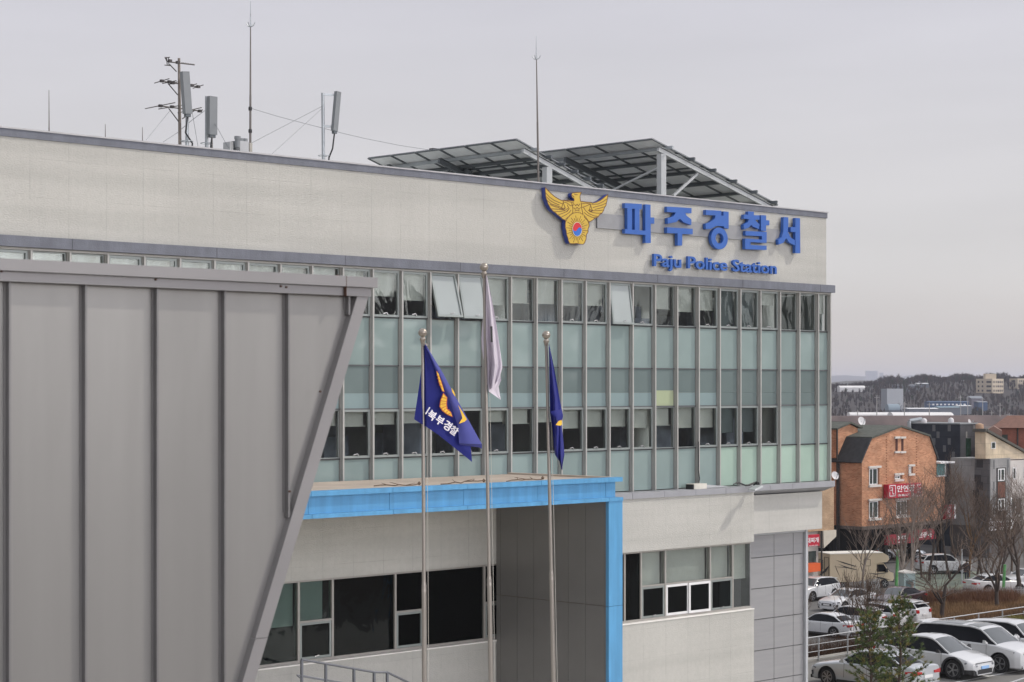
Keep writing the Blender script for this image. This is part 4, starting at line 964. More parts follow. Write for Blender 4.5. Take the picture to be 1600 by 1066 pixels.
wire('guy wire running down left from the aerial mast', [(215, 485), (40, 700)], (2.6, 1.2)); wire('guy wire running down right from beside the tilted panel antenna', [(345, 300), (420, 745)], (2.4, 2.0))
wire('guy wire running down right from the upright panel antenna', [(515, 525), (645, 760)], (2.2, 1.0)); wire('lower guy wire left of the aerial mast', [(280, 640), (165, 715)], (2.6, 1.6)); wire('stay wire from the aerials toward the upright panel antenna', [(470, 485), (370, 560), (300, 620)], (2.4, 2.4, 2.5))
wire('upper guy wire left of the lone panel antenna', [(1334, 452), (820, 720)], (2.2, 1.0)); wire('lower guy wire left of the lone panel antenna', [(1334, 468), (968, 800)], (2.2, 1.0))
pts = [(812, 468), (900, 495), (1000, 525), (1130, 560), (1310, 606), (1500, 655), (1640, 688), (1900, 740), (2130, 775)]
q = MB(); q.path([Ca(x, y, 2.2) for x, y in pts], 0.007, 4); solo(q, 'aerial_cable', M_grey, 'thin cable slung from the tall lightning rod to the solar panels', 'cable', tuple(Ca(812, 468, 2.2)))

# ------------------------------------------------------------------ solar arrays
M_back = pm('solar_backsheet', (0.80, 0.81, 0.81), 0.6, 0, 0.08, 3, rnd=0.08); M_cell = pm('solar_cells', (0.012, 0.016, 0.035), 0.15)
def array(lab, hi, lo, w0, LW, colx, nrow=5, ncol=6, over=0.35, front_post=True, posts=()):
    """rafters fall from hi to lo (photo pixels at plane w0) towards +u; purlins run back along w for LW metres"""
    A, B = F(*hi, w0), F(*lo, w0)
    o = thing('solar_array', lab, 'solar panels', (A.x, w0, zRf), 'F', group='rooftop solar arrays')
    s = Vector((B.x - A.x, 0, B.z - A.z)); ln = s.length; s.normalize(); nrm = Vector((-s.z, 0, s.x))
    for w in (w0, w0 + LW * 0.55, w0 + LW - 0.6):
        q = MB(); q.bar(A - nrm * 0.10 + Vector((0, w - w0, 0)), A + s * (ln + 0.4) - nrm * 0.10 + Vector((0, w - w0, 0)), 0.09, 0.13, nrm)
        q.bar(A + Vector((0, w - w0 - 0.005, 0)) - nrm * 0.004, A + s * (ln + 0.4) + Vector((0, w - w0 - 0.005, 0)) - nrm * 0.004, 0.16, 0.012, nrm); q.build('rafter', M_wst if w == w0 else M_dkst, o)
    for k in range(6):
        t = 0.35 + (ln - 0.5) * k / 5; c = A + s * t + nrm * 0.065
        q = MB(); q.bar(c - Vector((0, 0.3, 0)), c + Vector((0, LW, 0)), 0.06, 0.10, nrm); q.build('purlin', M_dkst if k else M_steel, o)
    pl = (ln + over + 0.3) / nrow; pw = (LW + 0.1) / ncol
    for i in range(nrow):
        for j in range(ncol):
            p = A - s * over + s * (pl * i + 0.02) + nrm * 0.14; y0 = pw * j + 0.02; y1 = pw * (j + 1) - 0.02
            a, b = p, p + s * (pl - 0.04); q = MB(); e0 = Vector((0, y0, 0)); e1 = Vector((0, y1, 0))
            q.hexa([a + e0, b + e0, b + e1, a + e1, a + e0 + nrm * .02, b + e0 + nrm * .02, b + e1 + nrm * .02, a + e1 + nrm * .02], 0)
            up = nrm * 0.0205; q.hexa([a + e0 + up, b + e0 + up, b + e1 + up, a + e1 + up, a + e0 + up + nrm * .012, b + e0 + up + nrm * .012, b + e1 + up + nrm * .012, a + e1 + up + nrm * .012], 1)
            for A_, B_ in ((a + e0, b + e0), (a + e1, b + e1), (a + e0, a + e1), (b + e0, b + e1)): q.bar(A_ - nrm * .012, B_ - nrm * .012, 0.05, 0.03, nrm, 2)
            q.build('solar_panel', [M_back, M_cell, M_dkst], o)
    for (x, w, wd) in posts:
        u = FU(x, w); zt_ = A.z + (u - A.x) * s.z / s.x - 0.2
        q = MB(); q.box(u - wd, u + wd, w - 0.1, w + 0.1, zRf, zt_); q.build('post', M_wst if w == w0 else M_dkst, o)
    return o, A, s, nrm
o, A, s, nrm = array('nearer rooftop solar array with white braced post, right of the tall lightning rod', (1029, 229), (1207, 322), 0.9, 7.6, None, posts=((1033.5, 0.9, 0.12), (1033.5, 8.0, 0.08)))
q = MB(); q.bar(F(1029, 262, 1.1), F(958, 297, 3.4), 0.06, 0.06); q.build('brace', M_wst, o)
q = MB(); q.bar(F(1091, 270, 0.98), F(1052, 306, 0.98), 0.08, 0.08); q.build('brace', M_wst, o)
o, A, s, nrm = array('farther rooftop solar array behind the tall lightning rod', (818, 231), (936, 297), 1.6, 6.9, None, posts=((855, 1.6, 0.12), (835, 9.0, 0.08)))
q = MB(); q.bar(F(692, 253, 6.2), F(735, 272, 5.2), 0.16, 0.2); q.build('brace', M_dkst, o)
q = MB(); c = F(679, 237, 8.5); q.box(c.x - 0.16, c.x + 0.16, 8.4, 8.6, c.z - 0.02, c.z + 0.1); q.tube((c.x + 0.1, 8.5, c.z), (c.x + 0.1, 8.5, c.z - 0.9), 0.012, 0.012, 5)
solo(q, 'rooftop_light', M_black, 'small dark lamp clamped to the upper edge of the farther solar array', 'lamp', (c.x, 8.5, c.z - 0.9))
# ------------------------------------------------------------------ ground, terrace, roads
ZL = -4.2                                               # level of the lower car park and the street
M_asph = pm('worn_asphalt', (0.115, 0.112, 0.108), 0.9, 0, 0.2, 0.35, 0.2, 30)
M_asph2 = pm('pale_asphalt', (0.17, 0.165, 0.155), 0.9, 0, 0.15, 0.3, 0.2, 30)
M_field = pm('winter_field', (0.105, 0.085, 0.072), 0.95, 0, 0.45, 0.012)
M_conc = pm('concrete_kerb', (0.42, 0.40, 0.36), 0.85, 0, 0.15, 2, 0.2, 20)
M_soil = pm('dry_grass_soil', (0.17, 0.105, 0.055), 0.95, 0, 0.35, 0.8, 0.5, 6)
M_paint = pm('white_road_paint', (0.70, 0.70, 0.68), 0.7, 0, 0.15, 3)
def struct(q, name, mats, smooth=None, fix=True): return tag(q.build(name, mats, None, smooth, fix), kind='structure')
q = MB(); q.poly([(-6000, -350, ZL - 0.06), (6000, -350, ZL - 0.06), (6000, 15000, ZL - 0.06), (-6000, 15000, ZL - 0.06)]); struct(q, 'ground', M_field, fix=False)
WF = 50.0 - QC                                          # fence line along the edge of the upper terrace
q = MB()
pts = [(-120, -42), (160, -42), (160, WF + 0.3), (58, WF + 0.3), (58, 22), (-120, 22)]
q.prism([Fw(a, b, 0).xy for a, b in pts], ZL - 0.05, 0.0, plane='xy'); struct(q, 'parking_lot', M_asph2)
q = MB()
for a, b, c, d in ((58, 160, WF + 0.05, WF + 0.25),): q.hexa([Fw(a, c, -0.3), Fw(b, c, -0.3), Fw(b, d, -0.3), Fw(a, d, -0.3), Fw(a, c, 0.16), Fw(b, c, 0.16), Fw(b, d, 0.16), Fw(a, d, 0.16)])
q.hexa([Fw(57.2, 2.2, 0.0), Fw(62, 2.2, 0), Fw(62, 2.4, 0), Fw(57.2, 2.4, 0), Fw(57.2, 2.2, 0.14), Fw(62, 2.2, 0.14), Fw(62, 2.4, 0.14), Fw(57.2, 2.4, 0.14)])
struct(q, 'kerb', M_conc)
q = MB()
for k in range(7):
    u = 68.4 + 2.6 * k; a, b = u - 0.06, u + 0.06; q.poly([Fw(a, 1.2, 0.008), Fw(b, 1.2, 0.008), Fw(b, WF - 0.6, 0.008), Fw(a, WF - 0.6, 0.008)])
q.poly([Fw(56, 1.08, 0.008), Fw(90, 1.08, 0.008), Fw(90, 1.2, 0.008), Fw(56, 1.2, 0.008)])
struct(q, 'parking_markings', M_paint, fix=False)
q = MB(); q.poly([Fw(58, WF + 0.31, 0.02), Fw(160, WF + 0.31, 0.02), Fw(160, WF + 9, ZL), Fw(58, WF + 9, ZL)])
q.poly([Fw(57.5, 2.42, 0.05), Fw(60.8, 2.42, 0.05), Fw(60.8, WF + 0.04, 0.05), Fw(57.5, WF + 0.04, 0.05)]); struct(q, 'embankment', M_soil, fix=False)
q = MB(); q.poly([(-60, 90, ZL), (150, 90, ZL), (150, 330, ZL), (-60, 330, ZL)]); struct(q, 'street', M_asph, fix=False)
q = MB(); q.poly([Fw(-100, -33, 0.012), Fw(63.5, -33, 0.012), Fw(63.5, 1.0, 0.012), Fw(-100, 1.0, 0.012)]); struct(q, 'plaza', pm('pale_granite_paving', (0.50, 0.48, 0.44), .8, 0, .12, .5), fix=False)
# dry grass island between the two lower car parks
isl_ = [atz(1396, 985, ZL), atz(1445, 945, ZL), atz(1520, 928, ZL), atz(1700, 925, ZL), atz(1750, 985, ZL)]
q = MB(); q.prism([p.xy for p in isl_], ZL, ZL + 0.12, plane='xy'); struct(q, 'grass_island', M_soil)
M_green = pm('green_painted_paving', (0.16, 0.19, 0.15), 0.9, 0, 0.25, 0.5)
q = MB(); q.poly([atz(x, y, ZL + 0.008) for x, y in ((1400, 934), (1405, 893), (1530, 893), (1530, 926), (1450, 934))]); struct(q, 'green_paving', M_green, fix=False)

# ------------------------------------------------------------------ cars
M_pw = pm('white_car_paint', (0.60, 0.61, 0.62), 0.28, 0, 0.02, 1, coat=1.0); M_psl = pm('silver_car_paint', (0.50, 0.53, 0.56), 0.32, 0.35, 0.02, 1, coat=1.0)
M_pb = pm('maroon_black_paint', (0.045, 0.025, 0.028), 0.25, 0, 0.05, 1, coat=1.0); M_pn = pm('dark_blue_paint', (0.03, 0.04, 0.08), 0.25, 0, 0.05, 1, coat=1.0)
M_tint = pm('tinted_car_glass', (0.010, 0.011, 0.014), 0.06, 0, 0.05, 1, spec=0.08); M_wind = pm('windscreen_glass', (0.085, 0.095, 0.10), 0.06, 0, 0.08, 2, spec=0.9)
M_tyre = pm('tyre_rubber', (0.018, 0.018, 0.019), 0.85); M_rim = pm('alloy_rim', (0.42, 0.42, 0.43), 0.35, 0.8); M_clad_b = pm('black_body_cladding', (0.028, 0.028, 0.03), 0.6)
M_tail = pm('red_tail_light', (0.42, 0.012, 0.015), 0.2, 0, 0.1, 3, coat=1.0); M_head = pm('head_light', (0.17, 0.18, 0.20), 0.12, 0.3, 0.6, 9, coat=1.0); M_plate = pm('white_plate', (0.70, 0.70, 0.70), 0.5); M_plb = pm('pale_blue_plate', (0.30, 0.50, 0.80), 0.5)
# stations: x (fraction of length, 0 front), half width, belt / deck height, roof height (0 = no cabin), half roof width
STY = {
 'sedan': (4.85, 0.69, 2.83, [(0.0,.62,.52,0,0),(0.015,.74,.68,0,0),(0.06,.86,.76,0,0),(0.16,.91,.85,0,0),(0.27,.92,.93,0,0),(0.295,.92,.945,.96,.80),(0.43,.93,.96,1.38,.62),(0.50,.93,.965,1.44,.60),(0.62,.93,.975,1.44,.60),(0.74,.92,.985,1.34,.60),(0.86,.91,1.01,1.03,.72),(0.88,.90,1.02,0,0),(0.965,.86,1.03,0,0),(0.99,.80,.98,0,0),(1.0,.72,.60,0,0)], (0.295, 0.43, 0.74, 0.86)),
 'suv': (4.45, 0.73, 2.64, [(0.0,.64,.60,0,0),(0.015,.78,.80,0,0),(0.06,.88,.92,0,0),(0.15,.92,1.0,0,0),(0.25,.925,1.05,0,0),(0.275,.925,1.065,1.08,.80),(0.41,.93,1.08,1.56,.64),(0.50,.93,1.09,1.64,.62),(0.70,.93,1.12,1.64,.62),(0.88,.92,1.16,1.57,.60),(0.965,.89,1.16,1.20,.74),(0.975,.88,1.10,0,0),(0.99,.84,.80,0,0),(1.0,.80,.55,0,0)], (0.275, 0.41, 0.88, 0.965)),
 'cross': (4.68, 0.77, 2.90, [(0.0,.60,.50,0,0),(0.012,.76,.66,0,0),(0.05,.88,.76,0,0),(0.13,.93,.87,0,0),(0.21,.94,.95,0,0),(0.235,.94,.97,.985,.80),(0.40,.945,1.0,1.47,.62),(0.48,.945,1.01,1.54,.60),(0.62,.945,1.03,1.53,.60),(0.78,.94,1.07,1.40,.58),(0.93,.90,1.10,1.13,.70),(0.94,.89,1.11,0,0),(0.985,.84,1.08,0,0),(1.0,.76,.60,0,0)], (0.235, 0.40, 0.78, 0.93)),
 'van': (5.15, 0.77, 3.09, [(0.0,.66,.62,0,0),(0.012,.82,.84,0,0),(0.05,.92,.94,0,0),(0.13,.97,1.02,0,0),(0.20,.98,1.08,0,0),(0.22,.98,1.10,1.11,.84),(0.36,.985,1.12,1.64,.72),(0.45,.985,1.13,1.74,.70),(0.72,.985,1.15,1.75,.70),(0.93,.975,1.17,1.70,.68),(0.985,.95,1.17,1.26,.82),(0.99,.94,1.05,0,0),(1.0,.90,.60,0,0)], (0.22, 0.36, 0.93, 0.985)),
}
WHEEL = {}
def wheel_meshes(r, sp):
    if (r, sp) in WHEEL: return WHEEL[(r, sp)]
    t = MB(); n = 28
    prof = [(r * .66, -.10), (r * .93, -.115), (r, -.085), (r, .085), (r * .93, .115), (r * .66, .10)]
    i = 0
    for rr, y in prof:
        for j in range(n): a = 2 * math.pi * j / n; t.v.append((rr * math.cos(a), y, rr * math.sin(a)))
    for a in range(len(prof) - 1):
        for j in range(n): k = (j + 1) % n; t.f.append((a * n + j, a * n + k, (a + 1) * n + k, (a + 1) * n + j)); t.m.append(0)
    t.f.append(tuple(range(n))); t.m.append(0); b = (len(prof) - 1) * n; t.f.append(tuple(b + j for j in range(n))[::-1]); t.m.append(0)
    w = MB(); w.lathe((0, 0, 0), [(r * .12, -0.01), (r * .12, 0.01)], 10); w.v = [(x, z + 0.112, y) for x, y, z in w.v]
    for k in range(sp):
        a = 2 * math.pi * k / sp
        for da in (-.13, .13): w.bar((r * .1 * math.cos(a), .112, r * .1 * math.sin(a)), (r * .64 * math.cos(a + da), .122, r * .64 * math.sin(a + da)), r * .065, .02, (0, 1, 0))
    for j in range(n):
        a0, a1 = 2 * math.pi * j / n, 2 * math.pi * (j + 1) / n
        w.poly([(q * math.cos(a), .124, q * math.sin(a)) for q, a in ((r * .635, a0), (r * .67, a0), (r * .67, a1), (r * .635, a1))])
        w.poly([(r * .67 * math.cos(a0), .124, r * .67 * math.sin(a0)), (r * .67 * math.cos(a1), .124, r * .67 * math.sin(a1)), (r * .67 * math.cos(a1), .09, r * .67 * math.sin(a1)), (r * .67 * math.cos(a0), .09, r * .67 * math.sin(a0))])
    WHEEL[(r, sp)] = (t, w); return WHEEL[(r, sp)]
def car(style, paint, loc, yaw, label, name='parked_car', spokes=5, group='cars parked in the car parks', plate_f=None, clad=False, roofglass=False, tail='wide', kind_cat='car'):
    """front towards +x of the car's own frame"""
    LEN, wr, wb, sts, cab = STY[style]
    wr = wr / 2
    o = thing(name, label, kind_cat, loc, 'L', yaw, group)
    xs = np.array([s[0] for s in sts]); fine = np.unique(np.round(np.concatenate([xs, np.linspace(0, 1, 46)]), 4))
    col = [np.interp(fine, xs, [s[k] for s in sts]) for k in range(1, 5)]
    if style != 'van':                                   # soften the deck line a little
        pass
    q = MB(); ring = []
    c0, c1, c2, c3 = cab
    zg = 0.20
    for k, xf in enumerate(fine):
        hw, zb = col[0][k], col[1][k]; x = LEN / 2 - xf * LEN
        incab = c0 <= xf <= c3
        if incab:
            cs = [s for s in sts if c0 <= s[0] <= c3]; zr = np.interp(xf, [s[0] for s in cs], [s[3] for s in cs]); rw = np.interp(xf, [s[0] for s in cs], [s[4] for s in cs])
            zr = max(zr, zb + 0.012)
        else: zr, rw = zb + 0.035, hw * 0.80
        P = [(0, zg), (hw - .12, zg), (hw - .03, zg + .06), (hw, zg + .22), (hw + .012, zb * .72), (hw - .01, zb - .05), (hw - .05, zb)]
        P += [(rw + .015, zr - .05 if incab and zr - zb > .1 else zr - .012), (rw - .06, zr), (rw * .5, zr + .025), (0, zr + .033)]
        ring.append([(x, y, z) for y, z in P])
    n = len(ring[0])
    for k, rg in enumerate(ring):
        q.v += rg + [(x, -y, z) for x, y, z in rg[1:-1]][::-1]
    tot = 2 * n - 2
    def idx(k, j): return k * tot + j
    for k in range(len(ring) - 1):
        xm = (fine[k] + fine[k + 1]) / 2
        for j in range(tot):
            j2 = (j + 1) % tot; jj = j if j < n - 1 else tot - 1 - j
            mi = 0
            if c0 < xm < c3:
                if jj == 6: mi = 1
                if jj >= 7 and (xm < c1 - 0.004): mi = 2
                if jj >= 8 and (xm > c2 + 0.01): mi = 1
            if roofglass and c1 + 0.05 < xm < c2 - 0.08 and jj >= 8 and not 0.52 < xm < 0.56: mi = 4
            if clad and jj in (1, 2): mi = 3
            q.f.append((idx(k, j), idx(k, j2), idx(k + 1, j2), idx(k + 1, j))); q.m.append(mi)
    for k in (0, len(ring) - 1): q.f.append(tuple(idx(k, j) for j in range(tot))); q.m.append(0)
    b = q.build('body', [paint, M_tint, M_wind, M_clad_b, pm('sunroof_glass', (0.16, 0.17, 0.17), 0.15)], o)
    # wheel arches cut out of the sides
    fx = LEN / 2 - (0.92 if style != 'cross' else 0.86); rx = fx - wb
    cut = MB()
    for x in (fx, rx):
        for sy in (-1, 1):
            i = len(cut.v); nn = 24; ra = wr + 0.055
            for yy in (sy * 0.62, sy * 1.2):
                for j in range(nn): a = 2 * math.pi * j / nn; cut.v.append((x + ra * math.cos(a), yy, wr + ra * math.sin(a)))
            for j in range(nn): k = (j + 1) % nn; cut.f.append((i + j, i + k, i + nn + k, i + nn + j)); cut.m.append(0)
            cut.f.append(tuple(i + j for j in range(nn))); cut.f.append(tuple(i + nn + j for j in range(nn))[::-1]); cut.m += [0, 0]
    co = cut.build('arch_cutter', M_clad_b, o)
    md = b.modifiers.new('arch', 'BOOLEAN'); md.operation = 'DIFFERENCE'; md.object = co; md.solver = 'EXACT'; md.material_mode = 'TRANSFER' if hasattr(md, 'material_mode') else 'INDEX'
    bpy.context.view_layer.update(); dg = bpy.context.evaluated_depsgraph_get()
    me = bpy.data.meshes.new_from_object(b.evaluated_get(dg)); b.modifiers.clear(); old = b.data; b.data = me; bpy.data.meshes.remove(old); bpy.data.objects.remove(co)
    me.polygons.foreach_set('use_smooth', [True] * len(me.polygons)); me.set_sharp_from_angle(angle=R(32))
    tm, wm = wheel_meshes(wr, spokes)
    for x in (fx, rx):
        for sy in (1, -1):
            hw = np.interp((LEN / 2 - x) / LEN, xs, [s[1] for s in sts]) - 0.115
            for M_, mt, nm in ((tm, M_tyre, 'wheel'), (wm, M_rim, 'rim')):
                w = MB(); w.f = M_.f; w.m = M_.m; w.v = [(a, c * sy, d) for a, c, d in M_.v]
                if nm == 'wheel': wo = w.build('wheel', mt, o, smooth=40); wo.location = (x, sy * hw, wr)
                else: w.build('rim', mt, wo, smooth=40)
    for sy in (1, -1):                                   # door seams and sill
        sm = MB()
        for xf in ((c0 + .055, c0 + .27, c0 + .455) if style != 'van' else (c0 + .07, c0 + .30, c0 + .56)):
            hw, zb = float(np.interp(xf, xs, [s[1] for s in sts])), float(np.interp(xf, xs, [s[2] for s in sts])); x = LEN / 2 - xf * LEN
            sm.path([(x, sy * (hw + .001), zg + .2), (x - .02, sy * (hw + .011), zb * .72), (x - .02, sy * (hw - .01), zb - .05), (x - .03, sy * (hw - .048), zb)], .0075, 5)
        sm.build('door_seam', M_clad_b, o)
        sl_ = MB(); sl_.box(rx + wr + .1, fx - wr - .1, min(sy * .80, sy * (at_sill := float(np.interp(.5, xs, [s[1] for s in sts])) - .015)), max(sy * .80, sy * at_sill), .19, .30); sl_.build('sill_trim', M_clad_b, o)
    for x in (fx, rx):                                   # dark arch lips
        for sy in (-1, 1):
            hw = float(np.interp((LEN / 2 - x) / LEN, xs, [s[1] for s in sts])); ar = MB(); ra = wr + .05; rb_ = wr + (.125 if clad else .07); nn = 18
            for j in range(nn):
                t0, t1 = math.pi * (j / nn * 1.16 - .08), math.pi * ((j + 1) / nn * 1.16 - .08)
                P8 = [(x + rr * math.cos(t), yy, wr + rr * math.sin(t)) for yy in (sy * (hw - .10), sy * (hw + .022)) for rr, t in ((ra, t0), (rb_, t0), (rb_, t1), (ra, t1))]
                ar.hexa(P8)
            ar.build('arch_lip', M_clad_b, o)
    def at(xf, k): return float(np.interp(xf, xs, [s[k] for s in sts]))
    def part(nm, mat, boxes):
        p = MB()
        for bx in boxes: p.box(*bx) if len(bx) == 6 else p.hexa(bx)
        return p.build(nm, mat, o)
    zb0 = at(0.04, 2); zb9 = at(0.98, 2)
    for sy in (1, -1):
        def sl(x0, x1, y0, y1, z0, z1):
            return (x0, x1, min(sy * y0, sy * y1), max(sy * y0, sy * y1), z0, z1)
        xa = LEN / 2
        hz_ = at(0.03, 2)
        hl = [(xa - .03, sy * .50, hz_ - .12), (xa - .36, sy * .885, hz_ - .03), (xa - .36, sy * .885, hz_ - .09), (xa - .02, sy * .50, hz_ - .19)]
        d_ = Vector((0.065, sy * 0.05, 0.045)); p = MB(); p.hexa([Vector(v) - d_ for v in hl] + [Vector(v) + d_ for v in hl]); p.build('headlight', M_head, o)
        zr_ = 0.80 if style == 'sedan' else (0.98 if style == 'suv' else 0.92)
        if tail == 'wide': part('tail_light', M_tail, [[Vector(v) for v in ((-xa - .012, sy * .40, zr_ - .03), (-xa + .03, sy * .845, zr_ - .06), (-xa + .42, sy * .895, zr_ - .01), (-xa + .10, sy * .40, zr_ - .03), (-xa - .004, sy * .40, zr_ + .06), (-xa + .03, sy * .845, zr_ + .10), (-xa + .42, sy * .89, zr_ + .07), (-xa + .10, sy * .40, zr_ + .06))]])
        else: part('tail_light', M_tail, [[Vector(v) for v in ((-xa - .005, sy * .60, zr_ - .10), (-xa + .05, sy * .85, zr_ - .10), (-xa + .26, sy * .89, zr_ - .04), (-xa + .20, sy * .60, zr_ - .1), (-xa + .01, sy * .60, zr_ + .10), (-xa + .05, sy * .85, zr_ + .14), (-xa + .26, sy * .885, zr_ + .14), (-xa + .20, sy * .60, zr_ + .12))]])
        xm = LEN / 2 - LEN * (c0 + 0.07); ym = at(c0 + .07, 1)
        p = MB(); p.hexa([(xm - .09, sy * ym, zb0 + .2), (xm + .06, sy * ym, zb0 + .2), (xm + .09, sy * (ym + .2), zb0 + .22), (xm - .07, sy * (ym + .2), zb0 + .22), (xm - .07, sy * ym, zb0 + .26), (xm + .05, sy * ym, zb0 + .26), (xm + .06, sy * (ym + .2), zb0 + .37), (xm - .05, sy * (ym + .2), zb0 + .37)])
        dz = at(c0 + .07, 2) + 0.0 - zb0 - .2; p.v = [(x, y, z + dz) for x, y, z in p.v]; p.build('wing_mirror', M_clad_b if clad else paint, o)
        hb = at(.45, 1)
        part('door_handle', paint, [sl(.10, .30, hb + .004, hb + .03, .78, .81), sl(-.80, -.60, hb + .004, hb + .03, .80, .83)])
        rail = [];
        for xf in np.linspace(c0, c3, 16):
            cs = [s for s in sts if c0 <= s[0] <= c3]; zr = np.interp(xf, [s[0] for s in cs], [s[3] for s in cs]); rw = np.interp(xf, [s[0] for s in cs], [s[4] for s in cs])
            rail.append((LEN / 2 - xf * LEN, sy * (rw + .004), zr - (.028 if zr - at(xf, 2) > .1 else -.01)))
        p = MB(); p.path(rail, 0.034, 6); p.build('roof_pillar', paint, o, smooth=60)
    xa = LEN / 2
    part('front_grille', M_clad_b, [(xa - .06, xa + .012, -.42, .42, .40 if style != 'cross' else .30, .58 if style != 'cross' else .42), (xa - .10, xa - .03, -.75, .75, .22, .34)])
    if style == 'cross':
        part('front_mouth', M_clad_b, [[Vector(v) for v in ((xa - .16, -.80, .24), (xa + .005, -.52, .24), (xa + .005, .52, .24), (xa - .16, .80, .24), (xa - .16, -.74, .36), (xa + .008, -.50, .40), (xa + .008, .50, .40), (xa - .16, .74, .36))]])
        part('bonnet_gap', M_clad_b, [(xa - .035, xa - .005, -.60, .60, .655, .675)])
    else:
        for sy in (-1, 1): part('fog_lamp', M_clad_b, [[Vector(v) for v in ((xa - .17, sy * .86, .36), (xa + .015, sy * .58, .36), (xa - .10, sy * .50, .36), (xa - .24, sy * .70, .36), (xa - .17, sy * .88, .52), (xa + .012, sy * .62, .50), (xa - .10, sy * .50, .50), (xa - .24, sy * .70, .50))]])
    part('front_plate', plate_f or M_plate, [(xa, xa + .03, -.26, .26, .43, .54)])
    zp = 0.62 if style == 'sedan' else 0.72
    part('rear_plate', M_plate, [(-xa - .03, -xa + .01, -.26, .26, zp, zp + .11)])
    part('rear_bumper', M_clad_b, [(-xa - .02, -xa + .08, -.72, .72, .24, .40)])
    if style in ('suv', 'van'):
        part('roof_spoiler', paint, [[(-xa + .06, -.60, STY[style][3][-4][3] + .28), (-xa + .40, -.62, at(.88, 3)), (-xa + .40, .62, at(.88, 3)), (-xa + .06, .60, STY[style][3][-4][3] + .28), (-xa + .06, -.60, STY[style][3][-4][3] + .34), (-xa + .40, -.62, at(.88, 3) + .05), (-xa + .40, .62, at(.88, 3) + .05), (-xa + .06, .60, STY[style][3][-4][3] + .34)]] if False else [(-xa + .08, -xa + .38, -.60, .60, at(.9, 3) - .02, at(.9, 3) + .03)])
    return o
NDIR = math.atan2(-SA, CA); 
def yawof(dx, dy): return math.atan2(dy, dx)
YN = yawof(CA, -SA); YMN = yawof(-CA, SA); YU = yawof(SA, CA); YMU = yawof(-SA, -CA)
car('sedan', M_psl, (13.7, 75.4, 0.002), YMN, 'silver sedan parked behind the two young pines', spokes=7)
car('cross', M_pw, (16.75, 79.1, 0.002), YN, 'white crossover with black cladding and a pale blue front plate', spokes=5, plate_f=M_plb, clad=True)
car('van', M_pw, (18.9, 81.0, 0.002), YN, 'long white people carrier with roof windows beside the white crossover', spokes=5, roofglass=True)
car('suv', M_pw, (21.0, 83.0, 0.002), YN, 'white car at the right edge beyond the long white people carrier', spokes=5)
car('sedan', M_pn, (24.3, 86.8, 0.002), YMN, 'dark blue car under the shaped pine at the right edge', spokes=5)
G2 = 'cars parked in the lower car park'
car('sedan', M_pw, (19.7, 125.3, ZL + .01), YMN, 'white saloon with slim red tail lights nearest the station corner below the fence', group=G2)
car('suv', M_pw, (21.7, 127.6, ZL + .01), YMN, 'white compact SUV seen from behind next to the white saloon', group=G2)
car('suv', M_pw, (23.5, 129.6, ZL + .01), YMN, 'white car with a dark roof half hidden behind the taller pine', group=G2, roofglass=True)
car('suv', M_pw, (25.4, 131.6, ZL + .01), YMN, 'small white hatchback with upright red tail lights at the end of the row', group=G2, tail='tall')
car('sedan', M_pw, (23.6, 140.2, ZL + .01), YMU, 'white saloon facing left in front of the beige motorhome', group=G2)
car('suv', M_pw, (22.2, 146.6, ZL + .01), YMU, 'white SUV facing left beside the motorhome and the shop', group=G2)
car('sedan', M_pb, (27.4, 141.3, ZL + .01), YMU, 'dark maroon saloon behind the small white hatchback', group=G2)
G3 = 'cars on the far side of the white fence'
car('suv', M_pw, (36.3, 167.5, ZL + .01), yawof(.97, .2), 'white SUV standing across the street among the bare trees', group=G3)
car('sedan', M_pw, (36.8, 151.5, ZL + .01), yawof(.93, .36), 'white saloon with a red tail light just behind the white picket fence', group=G3)
car('sedan', M_pw, (40.3, 155.8, ZL + .01), yawof(-.93, -.36), 'white car behind the picket fence at the right edge of the view', group=G3)
car('sedan', M_psl, (35.2, 181.5, ZL + .01), yawof(.97, .2), 'pale car behind the white SUV across the street', group=G3)

# ------------------------------------------------------------------ motorhome, small truck
d0 = 154.5; c = (atd(1341, 919, d0).x, d0 + 1, ZL + 0.01)
rv = thing('motorhome', 'beige motorhome with black swoosh stripes parked before the dark undercroft', 'motorhome', c, 'L', yawof(.955, .297))
M_rv = pm('beige_motorhome_skin', (0.60, 0.50, 0.35), 0.45, 0, 0.04, 1); M_rvr = pm('motorhome_roof_white', (0.78, 0.76, 0.70), 0.5)
q = MB(); q.prism([(-2.75, .55), (1.25, .55), (1.25, 1.95), (2.15, 2.0), (2.35, 2.2), (2.25, 2.5), (1.85, 2.72), (-2.75, 2.72)], -1.02, 1.02); q.build('coach_body', M_rv, rv)
q = MB(); q.box(-2.78, 1.8, -1.04, 1.04, 2.722, 2.78); q.build('roof', M_rvr, rv)
q = MB(); q.prism([(1.26, .5), (2.75, .5), (2.85, .7), (2.80, 1.12), (2.45, 1.25), (1.95, 1.93), (1.26, 1.93)], -.85, .85); q.build('cab', M_rv, rv)
q = MB(); q.hexa([(2.50, -.75, 1.27), (2.50, .75, 1.27), (2.02, .75, 1.9), (2.02, -.75, 1.9), (2.54, -.75, 1.27), (2.54, .75, 1.27), (2.06, .75, 1.9), (2.06, -.75, 1.9)]); q.build('windscreen', M_wind, rv)
